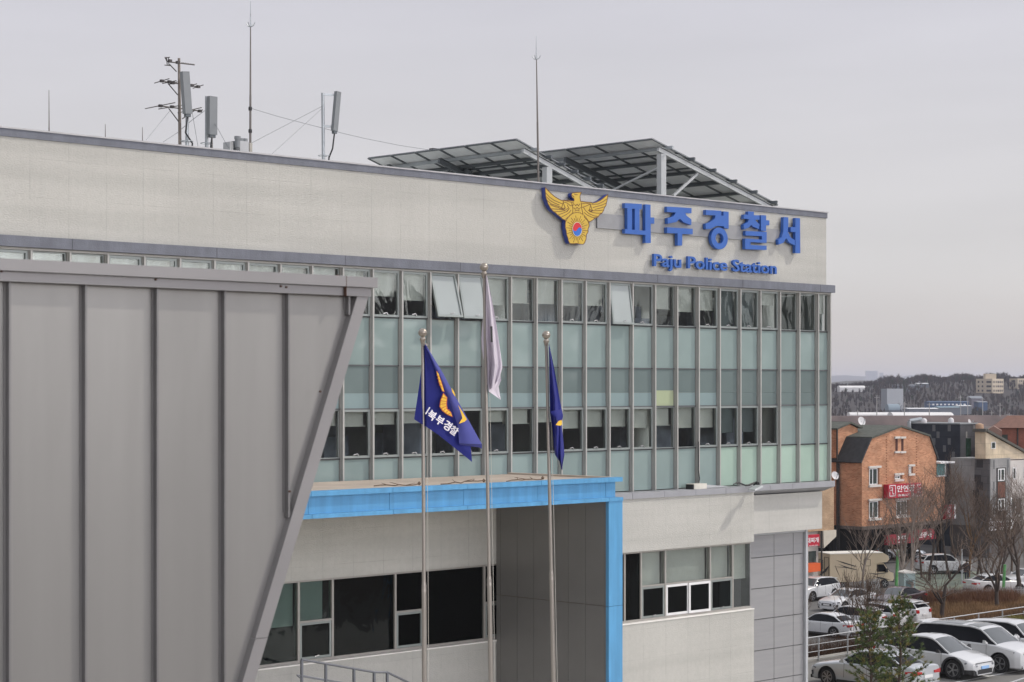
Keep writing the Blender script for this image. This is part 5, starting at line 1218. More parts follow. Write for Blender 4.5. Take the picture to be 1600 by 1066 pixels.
for sy in (-1, 1):
    q = MB(); q.prism([(1.35, 1.25), (2.36, 1.25), (1.95, 1.82), (1.35, 1.82)], sy * .852 - .006, sy * .852 + .006); q.build('side_window', M_tint, rv)
    q = MB(); 
    for (x0, x1, z0, z1) in ((.15, .7, 1.75, 2.25),): q.bar((x0, sy * 1.022, z0), (x1, sy * 1.022, z0), .03, .03); q.bar((x0, sy * 1.022, z1), (x1, sy * 1.022, z1), .03, .03); q.bar((x0, sy * 1.022, z0), (x0, sy * 1.022, z1), .03, .03); q.bar((x1, sy * 1.022, z0), (x1, sy * 1.022, z1), .03, .03)
    q.build('window_frame', M_clad_b, rv)
    q = MB()
    for pl in ([(-2.3, 2.28), (-1.6, 2.1), (-.4, 1.72), (-.7, 1.74), (-1.6, 2.0)], [(-2.1, 1.98), (-1.3, 1.72), (-.3, 1.45), (-.6, 1.47), (-1.4, 1.66)], [(-2.5, 1.78), (-1.6, 1.72), (-.5, 1.52), (-1.5, 1.66)], [(.4, 1.2), (1.2, 1.14), (2.3, 1.16), (1.2, 1.05)], [(.9, .95), (1.7, .82), (2.5, .6), (1.5, .72)]):
        q.prism(pl, sy * 1.03 - .006, sy * 1.03 + .006)
    q.build('stripe_decal', M_clad_b, rv)
    for x in (2.0, -1.55):
        t, w = wheel_meshes(.33, 5); z = MB(); z.f, z.m = t.f, t.m; z.v = [(a, b * sy, e_) for a, b, e_ in t.v]; wo = z.build('wheel', M_tyre, rv); wo.location = (x, sy * .86, .33)
        z = MB(); z.f, z.m = w.f, w.m; z.v = [(a, b * sy, e_) for a, b, e_ in w.v]; z.build('rim', M_rim, wo)
    q = MB(); q.box(2.78, 2.86, sy * .68 - .14, sy * .68 + .14, .82, 1.0); q.build('headlight', M_head, rv)
    q = MB(); q.box(2.05, 2.2, min(sy * .86, sy * 1.08), max(sy * .86, sy * 1.08), 1.2, 1.5); q.build('wing_mirror', M_clad_b, rv)
q = MB(); q.box(2.78, 2.90, -.82, .82, .42, .66); q.box(2.82, 2.865, -.5, .5, .72, .86); q.build('bumper', M_clad_b, rv)
q = MB()
for y0, y1, z0, z1 in ((-.85, -.1, .7, 2.45), (.2, .85, 1.5, 2.2)):
    q.bar((-2.765, y0, z0), (-2.765, y1, z0), .03, .03); q.bar((-2.765, y0, z1), (-2.765, y1, z1), .03, .03); q.bar((-2.765, y0, z0), (-2.765, y0, z1), .03, .03); q.bar((-2.765, y1, z0), (-2.765, y1, z1), .03, .03)
q.build('rear_door_frame', M_clad_b, rv)
q = MB(); q.prism([(-1.0, 1.9), (-.2, 1.5), (.9, .9), (.5, 1.0), (-.4, 1.35)], -2.775, -2.765, plane='yz'); q.build('rear_stripe', M_clad_b, rv)
c = atz(1418, 931, ZL); tk = thing('canvas_booth', 'small pale teal canvas booth with a white edge between the pale tree trunks', 'booth', tuple(c), 'L', R(14))
M_teal = pm('pale_teal_canvas', (0.34, 0.44, 0.43), 0.8, 0, 0.12, 1.5)
q = MB(); q.box(-.5, .42, -.45, .45, .05, 1.72); q.build('canvas_wall', M_teal, tk)
q = MB(); q.prism([(-.56, 1.722), (.48, 1.722), (.48, 1.80), (0, 1.93), (-.56, 1.80)], -.5, .5); q.build('roof', M_rvr, tk)
q = MB(); q.box(-.35, .25, -.458, -.452, .25, 1.2); q.build('front_flap', pm('dark_teal_flap', (0.10, 0.15, 0.15), .8), tk)

# ------------------------------------------------------------------ person on the street
c = atz(1510.5, 909, ZL)
pe = thing('person', 'person in a dark jacket standing on the street behind the white saloon', 'person', tuple(c), 'L', R(200))
me = bpy.data.meshes.new('person'); 
J = [(0,0,.95,.15),(0,0,1.15,.15),(0,0,1.38,.17),(0,0,1.50,.07),(0,0.02,1.58,.09),(0,0.02,1.70,.085),
     (.10,0,.88,.10),(.11,.02,.50,.075),(.11,0,.08,.05),(.11,.14,.04,.04),(-.10,0,.88,.10),(-.11,.02,.50,.075),(-.11,0,.08,.05),(-.11,.14,.04,.04),
     (.19,0,1.40,.075),(.25,.0,1.13,.058),(.23,.08,.88,.045),(.22,.11,.78,.035),(-.19,0,1.40,.075),(-.25,0,1.13,.058),(-.23,.08,.88,.045),(-.22,.11,.78,.035)]
E = [(0,1),(1,2),(2,3),(3,4),(4,5),(0,6),(6,7),(7,8),(8,9),(0,10),(10,11),(11,12),(12,13),(2,14),(14,15),(15,16),(16,17),(2,18),(18,19),(19,20),(20,21)]
me.from_pydata([j[:3] for j in J], E, []); po_ = bpy.data.objects.new('person', me); COL.objects.link(po_)
sk = po_.modifiers.new('skin', 'SKIN'); 
for v_, j in zip(me.skin_vertices[0].data, J): v_.radius = (j[3], j[3] * .85)
me.skin_vertices[0].data[0].use_root = True
po_.modifiers.new('sub', 'SUBSURF').levels = 1
bpy.context.view_layer.update(); dg = bpy.context.evaluated_depsgraph_get(); nm_ = bpy.data.meshes.new_from_object(po_.evaluated_get(dg)); bpy.data.objects.remove(po_)
for mt in (pm('dark_jacket', (0.03, 0.025, 0.028), 0.9), pm('dark_trousers', (0.025, 0.03, 0.045), 0.9), pm('skin_tone', (0.45, 0.27, 0.19), 0.6)): nm_.materials.append(mt)
for p in nm_.polygons: p.material_index = 2 if p.center.z > 1.52 or (abs(p.center.x) > .17 and p.center.z < .86) else (1 if p.center.z < .92 else 0); p.use_smooth = True
bo = bpy.data.objects.new('body', nm_); COL.objects.link(bo); bo.parent = pe
q = MB(); q.lathe((0, -.005, 1.60), [(.095, 0.02), (.108, .07), (.10, .13), (.06, .18), (.01, .195)], 14); q.build('hair', pm('black_hair', (0.012, 0.01, 0.01), 0.6), pe, smooth=60)

# ------------------------------------------------------------------ brick house with gambrel roof, and the houses round it
WB = 102.5 - QC
M_ob = brick('orange_brick', (0.41, 0.165, 0.085), (0.60, 0.30, 0.175), (0.48, 0.32, 0.21), .3, .1, .014)
M_obs = M_ob
M_sht = pm('dark_shingles', (0.038, 0.040, 0.042), 0.9, 0, 0.3, 2.5, 0.5, 9); M_shg = pm('grey_green_shingles', (0.085, 0.092, 0.078), 0.9, 0, 0.25, 2.5, 0.5, 9); M_fas = pm('dark_fascia', (0.035, 0.033, 0.03), 0.7)
M_stone = pm('pale_stone_lintel', (0.62, 0.59, 0.55), 0.7, 0, 0.08, 4); M_upv = pm('white_window_frame', (0.78, 0.78, 0.78), 0.4); M_hgl = pm('house_window_glass', (0.045, 0.06, 0.055), 0.08, 0, 0.4, 1.2, spec=0.8)
def C3(x, y, w): return F(x / 8.88 + 1280, y / 8.88 + 640, w)
def C4(x, y, w): return F(x / 8.88 + 1440, y / 8.88 + 640, w)
h1 = thing('brick_house', 'orange brick house with a gambrel roof and a red restaurant sign', 'house', (FU(1400, WB), WB + 2, ZL), 'F')
LB = C3(592, 700, WB); LT = C3(718, 405, WB); PK = C3(1128, 245, WB); RT = C4(105, 375, WB); RBt = C4(205, 660, WB); RW = FU(1476.3, WB); zbase = FZ(1347, 823, WB); DEP = 8.0
LE = C3(592, 700, WB)
out_ = [(LB.x, zbase), (RW, zbase), (RW, FZ(1470, 745, WB)), (RBt.x, FZ(1470, 745, WB)), (RBt.x, RBt.z), (RT.x, RT.z), (PK.x, PK.z), (LT.x, LT.z), (LB.x, LB.z)]
q = MB(); q.prism(out_, WB, WB + DEP); q.build('wall', M_ob, h1)
def slab(a, b, w0, w1, th, mat, name, par, e0=0.0, e1=0.0):
    d = Vector((b[0] - a[0], 0, b[1] - a[1])); d.normalize(); nn = Vector((-d.z, 0, d.x)); nn = nn if nn.z >= 0 or abs(nn.z) < 1e-6 else -nn
    A = Vector((a[0], 0, a[1])) - d * e0 + nn * 0.004; B = Vector((b[0], 0, b[1])) + d * e1 + nn * 0.004
    p = MB(); p.prism([(A.x, A.z), (B.x, B.z), (B.x + nn.x * th, B.z + nn.z * th), (A.x + nn.x * th, A.z + nn.z * th)], w0, w1); return p.build(name, mat, par)
slab((LB.x, LB.z), (LT.x, LT.z), WB - .12, WB + DEP, .14, M_sht, 'lower_roof', h1, 0.35, 0.0); slab((LT.x, LT.z), (PK.x, PK.z), WB - .14, WB + DEP, .16, M_shg, 'upper_roof', h1, 0.02, 0.02)
slab((PK.x, PK.z), (RT.x, RT.z), WB - .16, WB + DEP, .16, M_shg, 'upper_roof', h1, 0.02, 0.02); slab((RT.x, RT.z), (RBt.x, RBt.z), WB - .12, WB + DEP, .14, M_sht, 'lower_roof', h1, 0.0, 0.25)
def housewin(par, C, x0, x1, y0, y1, w, lint=True, frame=0.07, panes=2, proud=0.03, dark=False):
    a, b = C(x0, y1, w), C(x1, y0, w); q = MB()
    q.box(a.x, b.x, w - 0.02, w - 0.004, a.z, b.z); q.build('pane', M_hgl, par)
    q = MB(); t = frame
    for bb in ((a.x - t * .2, b.x + t * .2, b.z - t, b.z), (a.x - t * .2, b.x + t * .2, a.z, a.z + t), (a.x - t * .2, a.x + t, a.z + t, b.z - t), (b.x - t, b.x + t * .2, a.z + t, b.z - t)): q.box(bb[0], bb[1], w - .05, w - .021, bb[2], bb[3])
    if panes == 2: mid = a.x + (b.x - a.x) * .42; q.box(mid - t * .7, mid + t * .7, w - .05, w - .021, a.z + t, b.z - t)
    q.build('window', M_fas if dark else M_upv, par)
    if lint:
        q = MB(); q.box(a.x - .12, b.x + .5, w - .16, w - .003, b.z + .04, b.z + .22); q.build('lintel', M_stone, par)
        q = MB(); q.box(a.x - .10, b.x + .5, w - .16, w - .003, a.z - .22, a.z - .03); q.build('sill', M_stone, par)
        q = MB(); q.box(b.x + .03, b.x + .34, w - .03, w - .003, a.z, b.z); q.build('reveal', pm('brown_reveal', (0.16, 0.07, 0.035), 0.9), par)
housewin(h1, C3, 690, 800, 815, 1045, WB); housewin(h1, C3, 1045, 1115, 915, 965, WB); housewin(h1, C3, 1238, 1268, 795, 885, WB)
def Cx(x, y, w): return F(x, y, w)
housewin(h1, Cx, 1357.5, 1371, 783, 810, WB); housewin(h1, Cx, 1400, 1416, 782, 806, WB, panes=2)
for x in (1065, 1145):
    a, b = C3(x - 8, 575, WB), C3(x + 24, 405, WB); q = MB(); q.box(a.x, b.x, WB - .012, WB - .003, a.z, b.z); q.build('slit_window', pm('dark_red_slit', (0.07, 0.022, 0.015), 0.8), h1)
    q = MB(); q.box(a.x - .22, b.x + .22, WB - .15, WB - .003, b.z + .02, b.z + .2); q.box(a.x - .22, b.x + .22, WB - .15, WB - .003, a.z - .2, a.z - .02); q.build('lintel', M_stone, h1)
a, b = C4(205, 915, WB), C4(322, 745, WB); q = MB(); q.box(a.x, b.x, WB - .05, WB + 3, a.z, b.z); q.build('bay_window', pm('bay_teal_glass', (0.10, 0.20, 0.20), 0.08, 0, 0.5, 0.8, spec=0.8), h1)
q = MB(); q.box(a.x - .05, b.x + .1, WB - .09, WB + 3, a.z - .12, a.z - .002); q.box(b.x - .08, b.x + .08, WB - .09, WB - .052, a.z, b.z); q.box(a.x - .05, b.x + .9, WB - .5, WB + 3, b.z + .002, b.z + .16); q.build('bay_frame', M_upv, h1)
for k, xx in enumerate((1385.0, 1432.0)):                # toothed joints of darker brick
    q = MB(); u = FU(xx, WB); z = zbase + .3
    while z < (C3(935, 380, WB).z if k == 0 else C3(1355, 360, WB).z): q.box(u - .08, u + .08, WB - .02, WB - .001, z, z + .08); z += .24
    q.build('brick_teeth', pm('dark_brick', (0.20, 0.075, 0.035), 0.9), h1)
q = MB(); q.box(LB.x, RW, WB - .1, WB + DEP, zbase - .30, zbase - .002); q.build('floor_slab', pm('dark_slab', (0.12, 0.10, 0.09), 0.9), h1)
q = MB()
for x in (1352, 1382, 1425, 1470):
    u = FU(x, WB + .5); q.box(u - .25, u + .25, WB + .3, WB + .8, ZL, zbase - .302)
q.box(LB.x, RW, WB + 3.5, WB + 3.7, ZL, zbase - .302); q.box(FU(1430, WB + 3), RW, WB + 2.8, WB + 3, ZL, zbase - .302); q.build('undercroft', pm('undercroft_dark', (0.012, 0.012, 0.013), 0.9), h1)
q = MB(); q.lathe((LB.x - .2, WB + 2.3, ZL), [(.07, 0), (.07, LB.z - ZL)], 8); q.build('drainpipe', M_fas, h1)
def textsign(par, name, C, x0, y0, x1, y1, w, txt, mat_t, fill=0.8, off=0.014, hfrac=0.6, dx=0.0):
    a, b = C(x0, y1, w), C(x1, y0, w); hh = b.z - a.z; ww = b.x - a.x; q = MB(); sz = hh * hfrac / 0.72
    v_, f_ = text_mesh(txt, 1.0, 0.01, off)
    if not v_: return
    X0 = min(p[0] for p in v_); X1 = max(p[0] for p in v_); Y0 = min(p[1] for p in v_); Y1 = max(p[1] for p in v_)
    kx = ww * fill / (X1 - X0); ky = hh * hfrac / (Y1 - Y0)
    q.v = [(a.x + ww * (1 - fill) / 2 + dx + (p[0] - X0) * kx, w - p[2] - .012, a.z + hh * (1 - hfrac) / 2 + (p[1] - Y0) * ky) for p in v_]; q.f = list(f_); q.m = [0] * len(f_)
    q.build(name, mat_t, par)
M_red = pm('sign_red', (0.44, 0.012, 0.035), 0.5, 0, 0.06, 2); M_wt = pm('sign_white', (0.80, 0.80, 0.80), 0.6)
def bigsign(lab, x0, x1, yl0, yl1, w, mat, depth=.35):
    a, b = F(x0, yl1, w), F(x1, yl0, w); o = thing('shop_sign', lab, 'sign', (a.x, w, a.z), 'F'); q = MB(); q.box(a.x, b.x, w, w + depth, a.z, b.z); q.build('panel', mat, o); return o, a, b
ws_ = WB - .6
o, a, b = bigsign('red restaurant sign with white Hangul lettering on the orange brick house', 1388, 1440, 754.5, 779, ws_, M_red, .5)
textsign(o, 'lettering', F, 1400.5, 757, 1430, 769.5, ws_, '안연궁', M_wt, 0.94, 0.014, 0.98); textsign(o, 'small_lettering', F, 1402, 771, 1422, 776.5, ws_, '031-945-1177', M_wt, 0.9, 0.02, 0.8); textsign(o, 'small_lettering', F, 1423, 770.5, 1429, 776, ws_, '1층', M_wt, 0.9, 0.02, 0.85)
for k in range(4): textsign(o, 'small_lettering', F, 1432, 755.5 + 5.6 * k, 1439, 760.5 + 5.6 * k, ws_, ('한식', '고기', '연회', '예약')[k], M_wt, 0.85, 0.012, 0.85)
q = MB(); a, b = F(1390, 775.5, ws_), F(1399, 758.5, ws_)
for A, B in (((0, 1), (1, 1)), ((0, 0), (1, 0)), ((0, 0), (0, .42)), ((0, .7), (0, 1)), ((1, 0), (1, 1)), ((.05, .56), (.5, .56)), ((.5, .8), (.5, .2)), ((.5, .2), (.8, .2)), ((.5, .8), (.2, .8))):
    q.bar((a.x + (b.x - a.x) * A[0], ws_ - .012, a.z + (b.z - a.z) * A[1]), (a.x + (b.x - a.x) * B[0], ws_ - .012, a.z + (b.z - a.z) * B[1]), .07, .02, (0, 1, 0))
q.build('seal_mark', M_wt, o)
o, a, b = bigsign('small upright red sign at the right edge of the orange brick house', 1476.8, 1491, 788.5, 811.5, WB - .3, pm('dull_red_sign', (0.25, 0.015, 0.03), 0.6), .3); textsign(o, 'lettering', F, 1480, 790, 1485.5, 810, WB - .3, '기\n도\n사', M_wt, 0.85, 0.01, 0.85); q = MB(); q.box(b.x + .004, b.x + .28, WB - .3, WB, a.z, b.z); q.build('side_panel', M_wt, o)
wS = WB - .9
o, a, b = bigsign('red fascia sign behind the bare branches under the brick house', 1386, 1428, 833, 852, wS, pm('dull_red_sign', (0.25, 0.015, 0.03), 0.6), .3); textsign(o, 'lettering', F, 1400, 835, 1416, 849, wS, '안연', M_wt, 0.9, 0.02, 0.9)  # red darkened, the shade behind the branches put into its colour
o, a, b = bigsign('red fascia sign at the right end under the brick house', 1430, 1462, 826, 845, wS, pm('dull_red_sign', (0.25, 0.015, 0.03), 0.6), .3); textsign(o, 'lettering', F, 1434, 829, 1456, 842, wS, '한정식', M_wt, 0.9, 0.02, 0.8)
# satellite dishes
M_dish = pm('dish_grey', (0.62, 0.61, 0.62), 0.5)
def dish(lab, x, y, w, r, yaw=0.6):
    c = F(x, y, w); o = thing('satellite_dish', lab, 'satellite dish', (c.x, w, c.z - r * 1.5), 'F', group='satellite dishes on the houses')
    q = MB(); n = 18; ax = Vector((math.sin(yaw), -math.cos(yaw), .35)).normalized(); s1 = ax.cross(Vector((0, 0, 1))).normalized(); s2 = s1.cross(ax)
    rings = [[c - ax * (.18 * r * (1 - (k / 4) ** 2)) + (s1 * math.cos(t) + s2 * math.sin(t)) * r * k / 4 for t in [2 * math.pi * j / n for j in range(n + 1)]] for k in range(1, 5)]
    q.grid(rings); q.poly(rings[0][:-1]); q.build('reflector', M_dish, o, smooth=70, fix=False)
    q = MB(); q.tube(c - ax * .2 * r, (c.x, w + .1, c.z - r * 1.5), .04, .04, 6); q.tube(c - s2 * r * .9, c + ax * r * 1.0, .025, .025, 5); q.lathe(c + ax * r, [(.06, -.06), (.06, .06)], 6); q.build('arm', M_steel, o)
dish('large satellite dish on the roof between the two brick gables', 1346.5, 658, WB + 4.5, .42, -.25); dish('small satellite dish on the brick wall beside the station corner', 1305, 743, WB - 1.2, .36, -.3)
# neighbour house behind
W2 = WB + 2.6
h2 = thing('brick_house', 'smaller orange brick house with a low gable behind the station corner', 'house', (FU(1310, W2), W2, ZL), 'F')
uL2 = FU(1307.5, W2); pk2 = C3(405, 195, W2); re2 = C3(560, 262, W2); le2 = C3(240, 268, W2); uR2 = re2.x - .3
q = MB(); q.prism([(uL2, zbase), (uR2, zbase), (uR2, re2.z + .02), (pk2.x, pk2.z), (uL2, le2.z)], W2, W2 + 9); q.build('wall', M_ob, h2)
slab((uL2, le2.z), (pk2.x, pk2.z), W2 - .3, W2 + 9, .14, M_shg, 'roof', h2, .3, .02); slab((pk2.x, pk2.z), (re2.x, re2.z), W2 - .3, W2 + 9, .16, M_shg, 'roof', h2, .02, .05)
q = MB(); q.prism([(uL2 - 6, zbase), (uL2 - .004, zbase), (uL2 - .004, le2.z - .1), (uL2 - 6, le2.z - .1)], W2 + 1.5, W2 + 9); q.build('side_wing', M_ob, h2)
q = MB(); q.box(uL2 - 6.2, uL2 - .003, W2 + 1.2, W2 + 9.2, le2.z - .098, le2.z + .5); q.build('wing_roof', M_shg, h2)
q = MB(); q.lathe((uL2 - .12, W2 - .12, ZL), [(.08, 0), (.08, le2.z - ZL)], 8); q.build('drainpipe', M_fas, h2)
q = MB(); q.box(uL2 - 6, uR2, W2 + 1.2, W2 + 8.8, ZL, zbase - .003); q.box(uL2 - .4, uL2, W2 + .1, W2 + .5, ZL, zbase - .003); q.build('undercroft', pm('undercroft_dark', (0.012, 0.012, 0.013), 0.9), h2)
# tan brick shop by the station corner
W3 = 150 * (SA - CA * .16) - QC
h3 = thing('tan_brick_shop', 'tan brick shop building with a red sign just behind the station corner', 'shop', (FU(1290, W3), W3, ZL), 'F')
M_tb = brick('tan_brick', (0.46, 0.31, 0.19), (0.55, 0.385, 0.25), (0.24, 0.18, 0.13))
u0, u1 = FU(1225, W3), FU(1303, W3); zs_ = FZ(1290, 829, W3); ztp = FZ(1290, 752, W3)
q = MB(); q.box(u0, u1, W3, W3 + 8, zs_, ztp); q.build('upper_wall', M_tb, h3)
q = MB(); q.box(u0, FU(1283.5, W3), W3 + .3, W3 + 8, ZL, zs_ - .002); q.build('ground_floor_wall', pm('grey_shop_wall', (0.40, 0.37, 0.34), 0.8), h3)
q = MB(); q.prism([(FU(1284, W3), zs_ - .005), (u1 + .1, zs_ - .005), (u1 + .1, zs_ - .5), (FU(1285, W3), zs_ - 1.3)], W3 - .15, W3 + 7); q.build('balcony_soffit', pm('cream_soffit', (0.52, 0.48, 0.40), 0.8), h3)
q = MB(); q.box(FU(1268, W3), FU(1280, W3), W3 + .28, W3 + .298, FZ(1270, 893, W3), FZ(1270, 862, W3)); q.build('shop_window', M_hgl, h3)
q = MB(); q.box(FU(1258, W3), FU(1277, W3), W3 - .3, W3 + .29, FZ(1270, 893, W3), FZ(1270, 880, W3)); q.build('orange_panel', pm('orange_banner', (0.60, 0.10, 0.02), 0.6), h3)
q = MB(); q.lathe((FU(1282, W3), W3 - .1, ZL), [(.07, 0), (.07, zs_ - ZL)], 8); q.build('drainpipe', M_fas, h3)
o, a, b = bigsign('red sign with white Hangul letters beside the grey panelled corner of the station', 1250, 1280.5, 835, 855.5, W3 - .5, M_red, .3); textsign(o, 'lettering', F, 1253.5, 839, 1279, 850, W3 - .5, '부대찌개', M_wt, 0.98, 0.012, 0.95); textsign(o, 'small_lettering', F, 1264, 851, 1278, 854, W3 - .5, '031-941-1234', M_wt, 0.95, 0.01, 0.8)
o = thing('air_conditioner', 'white outdoor air conditioner unit beside the motorhome', 'air conditioner', tuple(atz(1278.5, 905, ZL)), 'L', R(20)); q = MB(); q.box(-.45, .45, -.2, .2, .1, 1.1); q.box(-.4, -.3, -.15, .15, 0, .098); q.box(.3, .4, -.15, .15, 0, .098); q.build('casing', pm('off_white_casing', (0.55, 0.55, 0.53), 0.6), o); q = MB(); q.lathe((0, 0, 0), [(.33, 0), (.33, .02)], 16); q.v = [(x, -.205 - z, y + .6) for x, y, z in q.v]; q.build('fan_grille', M_dkst, o)
# dark slate clad building
W4 = WB + 6; uc4 = FU(1500.5, W4)
h4 = thing('slate_building', 'dark slate panelled building with a green glass stripe behind the brick house', 'building', (uc4, W4, ZL), 'F')
def tiles(name, c1, c2, mo, bw, bh): return brick(name, c1, c2, mo, bw, bh, 0.02, 0.5)
M_sl = tiles('slate_tiles_shaded', (0.030, 0.036, 0.048), (0.040, 0.046, 0.058), (0.02, 0.022, 0.028), 2.4, 1.2); M_sl2 = tiles('slate_tiles_lit', (0.072, 0.074, 0.080), (0.095, 0.096, 0.10), (0.045, 0.045, 0.05), 2.0, 1.2)  # one slate, shaded side and lit front put into two tile colours
zt4 = FZ(1500, 663.5, W4); u4r = FU(1526, W4); W4b = GW(1420, uc4)
q = MB(); q.box(uc4, u4r, W4, W4b, ZL, zt4); q.build('front_wall', M_sl2, h4)
q = MB(); q.box(uc4 - .12, uc4 - .003, W4 - .02, W4b, ZL, zt4 + .01); q.build('side_wall', M_sl, h4)
q = MB(); q.box(uc4 - .2, u4r + .1, W4 - .1, W4b + .1, zt4 + .012, zt4 + .14); q.build('parapet_cap', pm('parapet_metal', (0.25, 0.27, 0.28), 0.5), h4)
M_acc = pm('pale_slate_accent', (0.13, 0.135, 0.14), 0.6)
def side4(x, y0, y1):
    w = GW(x, uc4 - .12); tx = (x - 800) / FPX; d = (QC + w) / (SA - CA * tx) if False else None
    P = Fw(uc4 - .12, w, 0); dd = P.y; return w, ZC - (y0 - HOR) * dd / FPX, ZC - (y1 - HOR) * dd / FPX
for x, y0, y1 in ((1461.5, 664, 674), (1485.5, 664, 674), (1468, 674.5, 684.5), (1461.5, 685, 695), (1485.5, 685, 695), (1478, 696, 706), (1465, 706, 716), (1492, 706, 719), (1480, 732, 742), (1487, 742, 752), (1496, 760, 772)):
    w, za, zb = side4(x, y0, y1); q = MB(); q.box(uc4 - .135, uc4 - .122, w, w + .34, zb, za); q.build('accent_panel', M_acc, h4)
M_acc2 = pm('light_accent', (0.24, 0.235, 0.22), 0.6)
for x0, x1, y0, y1 in ((1509, 1511.2, 674.5, 684.5), (1505, 1507, 720, 732), (1507.5, 1509.5, 743, 753), (1521, 1522.5, 664.5, 673.5), (1518.5, 1520, 720, 731)):
    a, b = F(x0, y1, W4), F(x1, y0, W4); q = MB(); q.box(a.x, b.x, W4 - .02, W4 - .003, a.z, b.z); q.build('accent_panel', M_acc2, h4)
a, b = F(1509.3, 800, W4), F(1516.8, 685, W4); q = MB(); q.box(a.x, b.x, W4 - .015, W4 - .002, a.z, b.z); q.build('stair_glazing', pm('bottle_green_glass', (0.012, 0.045, 0.03), 0.1, 0, 0.4, .4, spec=.8), h4)
for x, y in ((1444, 660), (1486, 660)):
    c = F(x, y, W4 + 3); q = MB(); q.lathe((c.x, W4 + 3, zt4 + .14), [(.28, 0), (.28, .25), (.2, .4), (.05, .48)], 12); q.build('roof_vent', M_dish, h4, smooth=60)
q = MB(); a = F(1421, 658, W4b - .3); q.path([(a.x, W4b - .3, zt4 - .5), (a.x, W4b - .3, a.z), (a.x + 1.1, W4b - 1.0, a.z + .2)], .2, 8); solo(q, 'vent_duct', M_steel, 'silver bent duct at the left end of the slate building roof', 'duct', (a.x, W4b - .3, zt4 - .5))
dish('white satellite dish on the roof of the slate building', 1515.5, 660, W4 + 3, .36, .2)
# cream and grey house
W5 = WB - 3; h5 = thing('cream_house', 'cream and grey tiled house with a steep sloping roof and white windows', 'house', (FU(1560, W5), W5, ZL), 'F')
uc5 = FU(1540, W5); ul5 = GW(1523.5, uc5); z5m = FZ(1540, 717, W5)
M_cr = tiles('cream_tiles', (0.60, 0.50, 0.36), (0.62, 0.52, 0.385), (0.45, 0.37, 0.27), 1.0, 1.05); M_g5 = tiles('grey_tiles', (0.115, 0.115, 0.12), (0.155, 0.155, 0.158), (0.09, 0.09, 0.09), 1.2, .62)
M_g6 = tiles('pale_grey_tiles', (0.27, 0.27, 0.265), (0.31, 0.305, 0.30), (0.22, 0.22, 0.22), 0.7, 1.4); M_w5 = pm('off_white_render', (0.56, 0.53, 0.50), 0.85, 0, 0.1, 1)
t5 = F(1539.5, 675, W5); r5 = F(1630, 724, W5)
q = MB(); q.prism([(uc5, z5m), (r5.x, z5m - .25), (r5.x, r5.z), (t5.x + .1, t5.z), (uc5, t5.z)], W5, ul5); q.build('upper_wall', M_cr, h5)
slab((t5.x + .1, t5.z), (r5.x, r5.z), W5 - .25, ul5, .22, pm('olive_roof_edge', (0.09, 0.088, 0.075), .8), 'roof', h5, .15, .3)
q = MB(); q.box(uc5 - .3, t5.x + .15, W5 - .2, ul5 + .1, t5.z + .01, t5.z + .28); q.build('roof_edge', pm('olive_roof_edge', (0.09, 0.088, 0.075), .8), h5)
W5b = W5 - .25; uA, uB, uC_ = FU(1547.3, W5b), FU(1578.5, W5b), FU(1640, W5)
q = MB(); q.box(uA, uB, W5b, W5 + 4, ZL + 2.9, z5m - .004); q.build('bay_wall', M_g6, h5)
q = MB(); q.box(uA - .1, uA - .003, W5b - .01, GW(1524, uA), ZL, z5m - .01); q.build('side_wall', M_g5, h5)
q = MB(); q.box(uB + .003, uC_, W5, W5 + 4, ZL + 2.9, z5m - .26); q.build('rendered_wall', M_w5, h5)
q = MB(); q.box(uA, uC_, W5 + .6, W5 + 4, ZL, ZL + 2.898); q.build('ground_floor', pm('dark_shopfront', (0.10, 0.09, 0.085), .8), h5)
for x0, x1, y0, y1, w, pn in ((1548.5, 1555, 690.5, 701.5, W5, 2),): housewin(h5, Cx, x0, x1, y0, y1, w, False, .06, 1)
a, b = F(1557, 812, W5b), F(1571, 730.5, W5b); q = MB(); q.box(a.x, b.x, W5b - .035, W5b - .003, a.z, b.z); q.build('window_surround', M_fas, h5)
housewin(h5, Cx, 1559, 1569.2, 732, 752, W5b - .036, False, .1, 2); housewin(h5, Cx, 1559, 1569.2, 779, 798, W5b - .036, False, .1, 2)
a, b = F(1558.5, 778, W5b), F(1570, 753, W5b); q = MB(); q.box(a.x, b.x, W5b - .05, W5b - .037, a.z, b.z); q.build('timber_panel', pm('red_timber', (0.15, 0.06, 0.04), .7, 0, .2, 5), h5)
housewin(h5, Cx, 1582, 1586.8, 730.5, 749, W5, False, .09, 1); housewin(h5, Cx, 1579, 1596, 777, 806, W5, False, .08, 2); housewin(h5, Cx, 1599, 1606, 730.5, 749, W5, False, .09, 1)
for x0, x1, y0, y1 in ((1552, 1554, 719, 733), (1573.5, 1576, 718, 731), (1573, 1575, 730, 742), (1551.5, 1553.5, 753, 767), (1574, 1576, 765, 774), (1552.5, 1554.5, 780, 790)):
    a, b = F(x0, y1, W5b), F(x1, y0, W5b); q = MB(); q.box(a.x, b.x, W5b - .012, W5b - .002, a.z, b.z); q.build('accent_panel', M_acc, h5)
for x, y0, y1 in ((1536, 719, 731), (1533, 742, 753), (1536, 753, 766), (1530.5, 766, 779), (1533.5, 780, 790)):
    w = GW(x, uA - .1); dd = Fw(uA - .1, w, 0).y; za, zb = (ZC - (y - HOR) * dd / FPX for y in (y0, y1)); q = MB(); q.box(uA - .113, uA - .102, w, w + .7, zb, za); q.build('accent_panel', pm('black_slate_accent', (0.03, 0.03, 0.034), .6), h5)
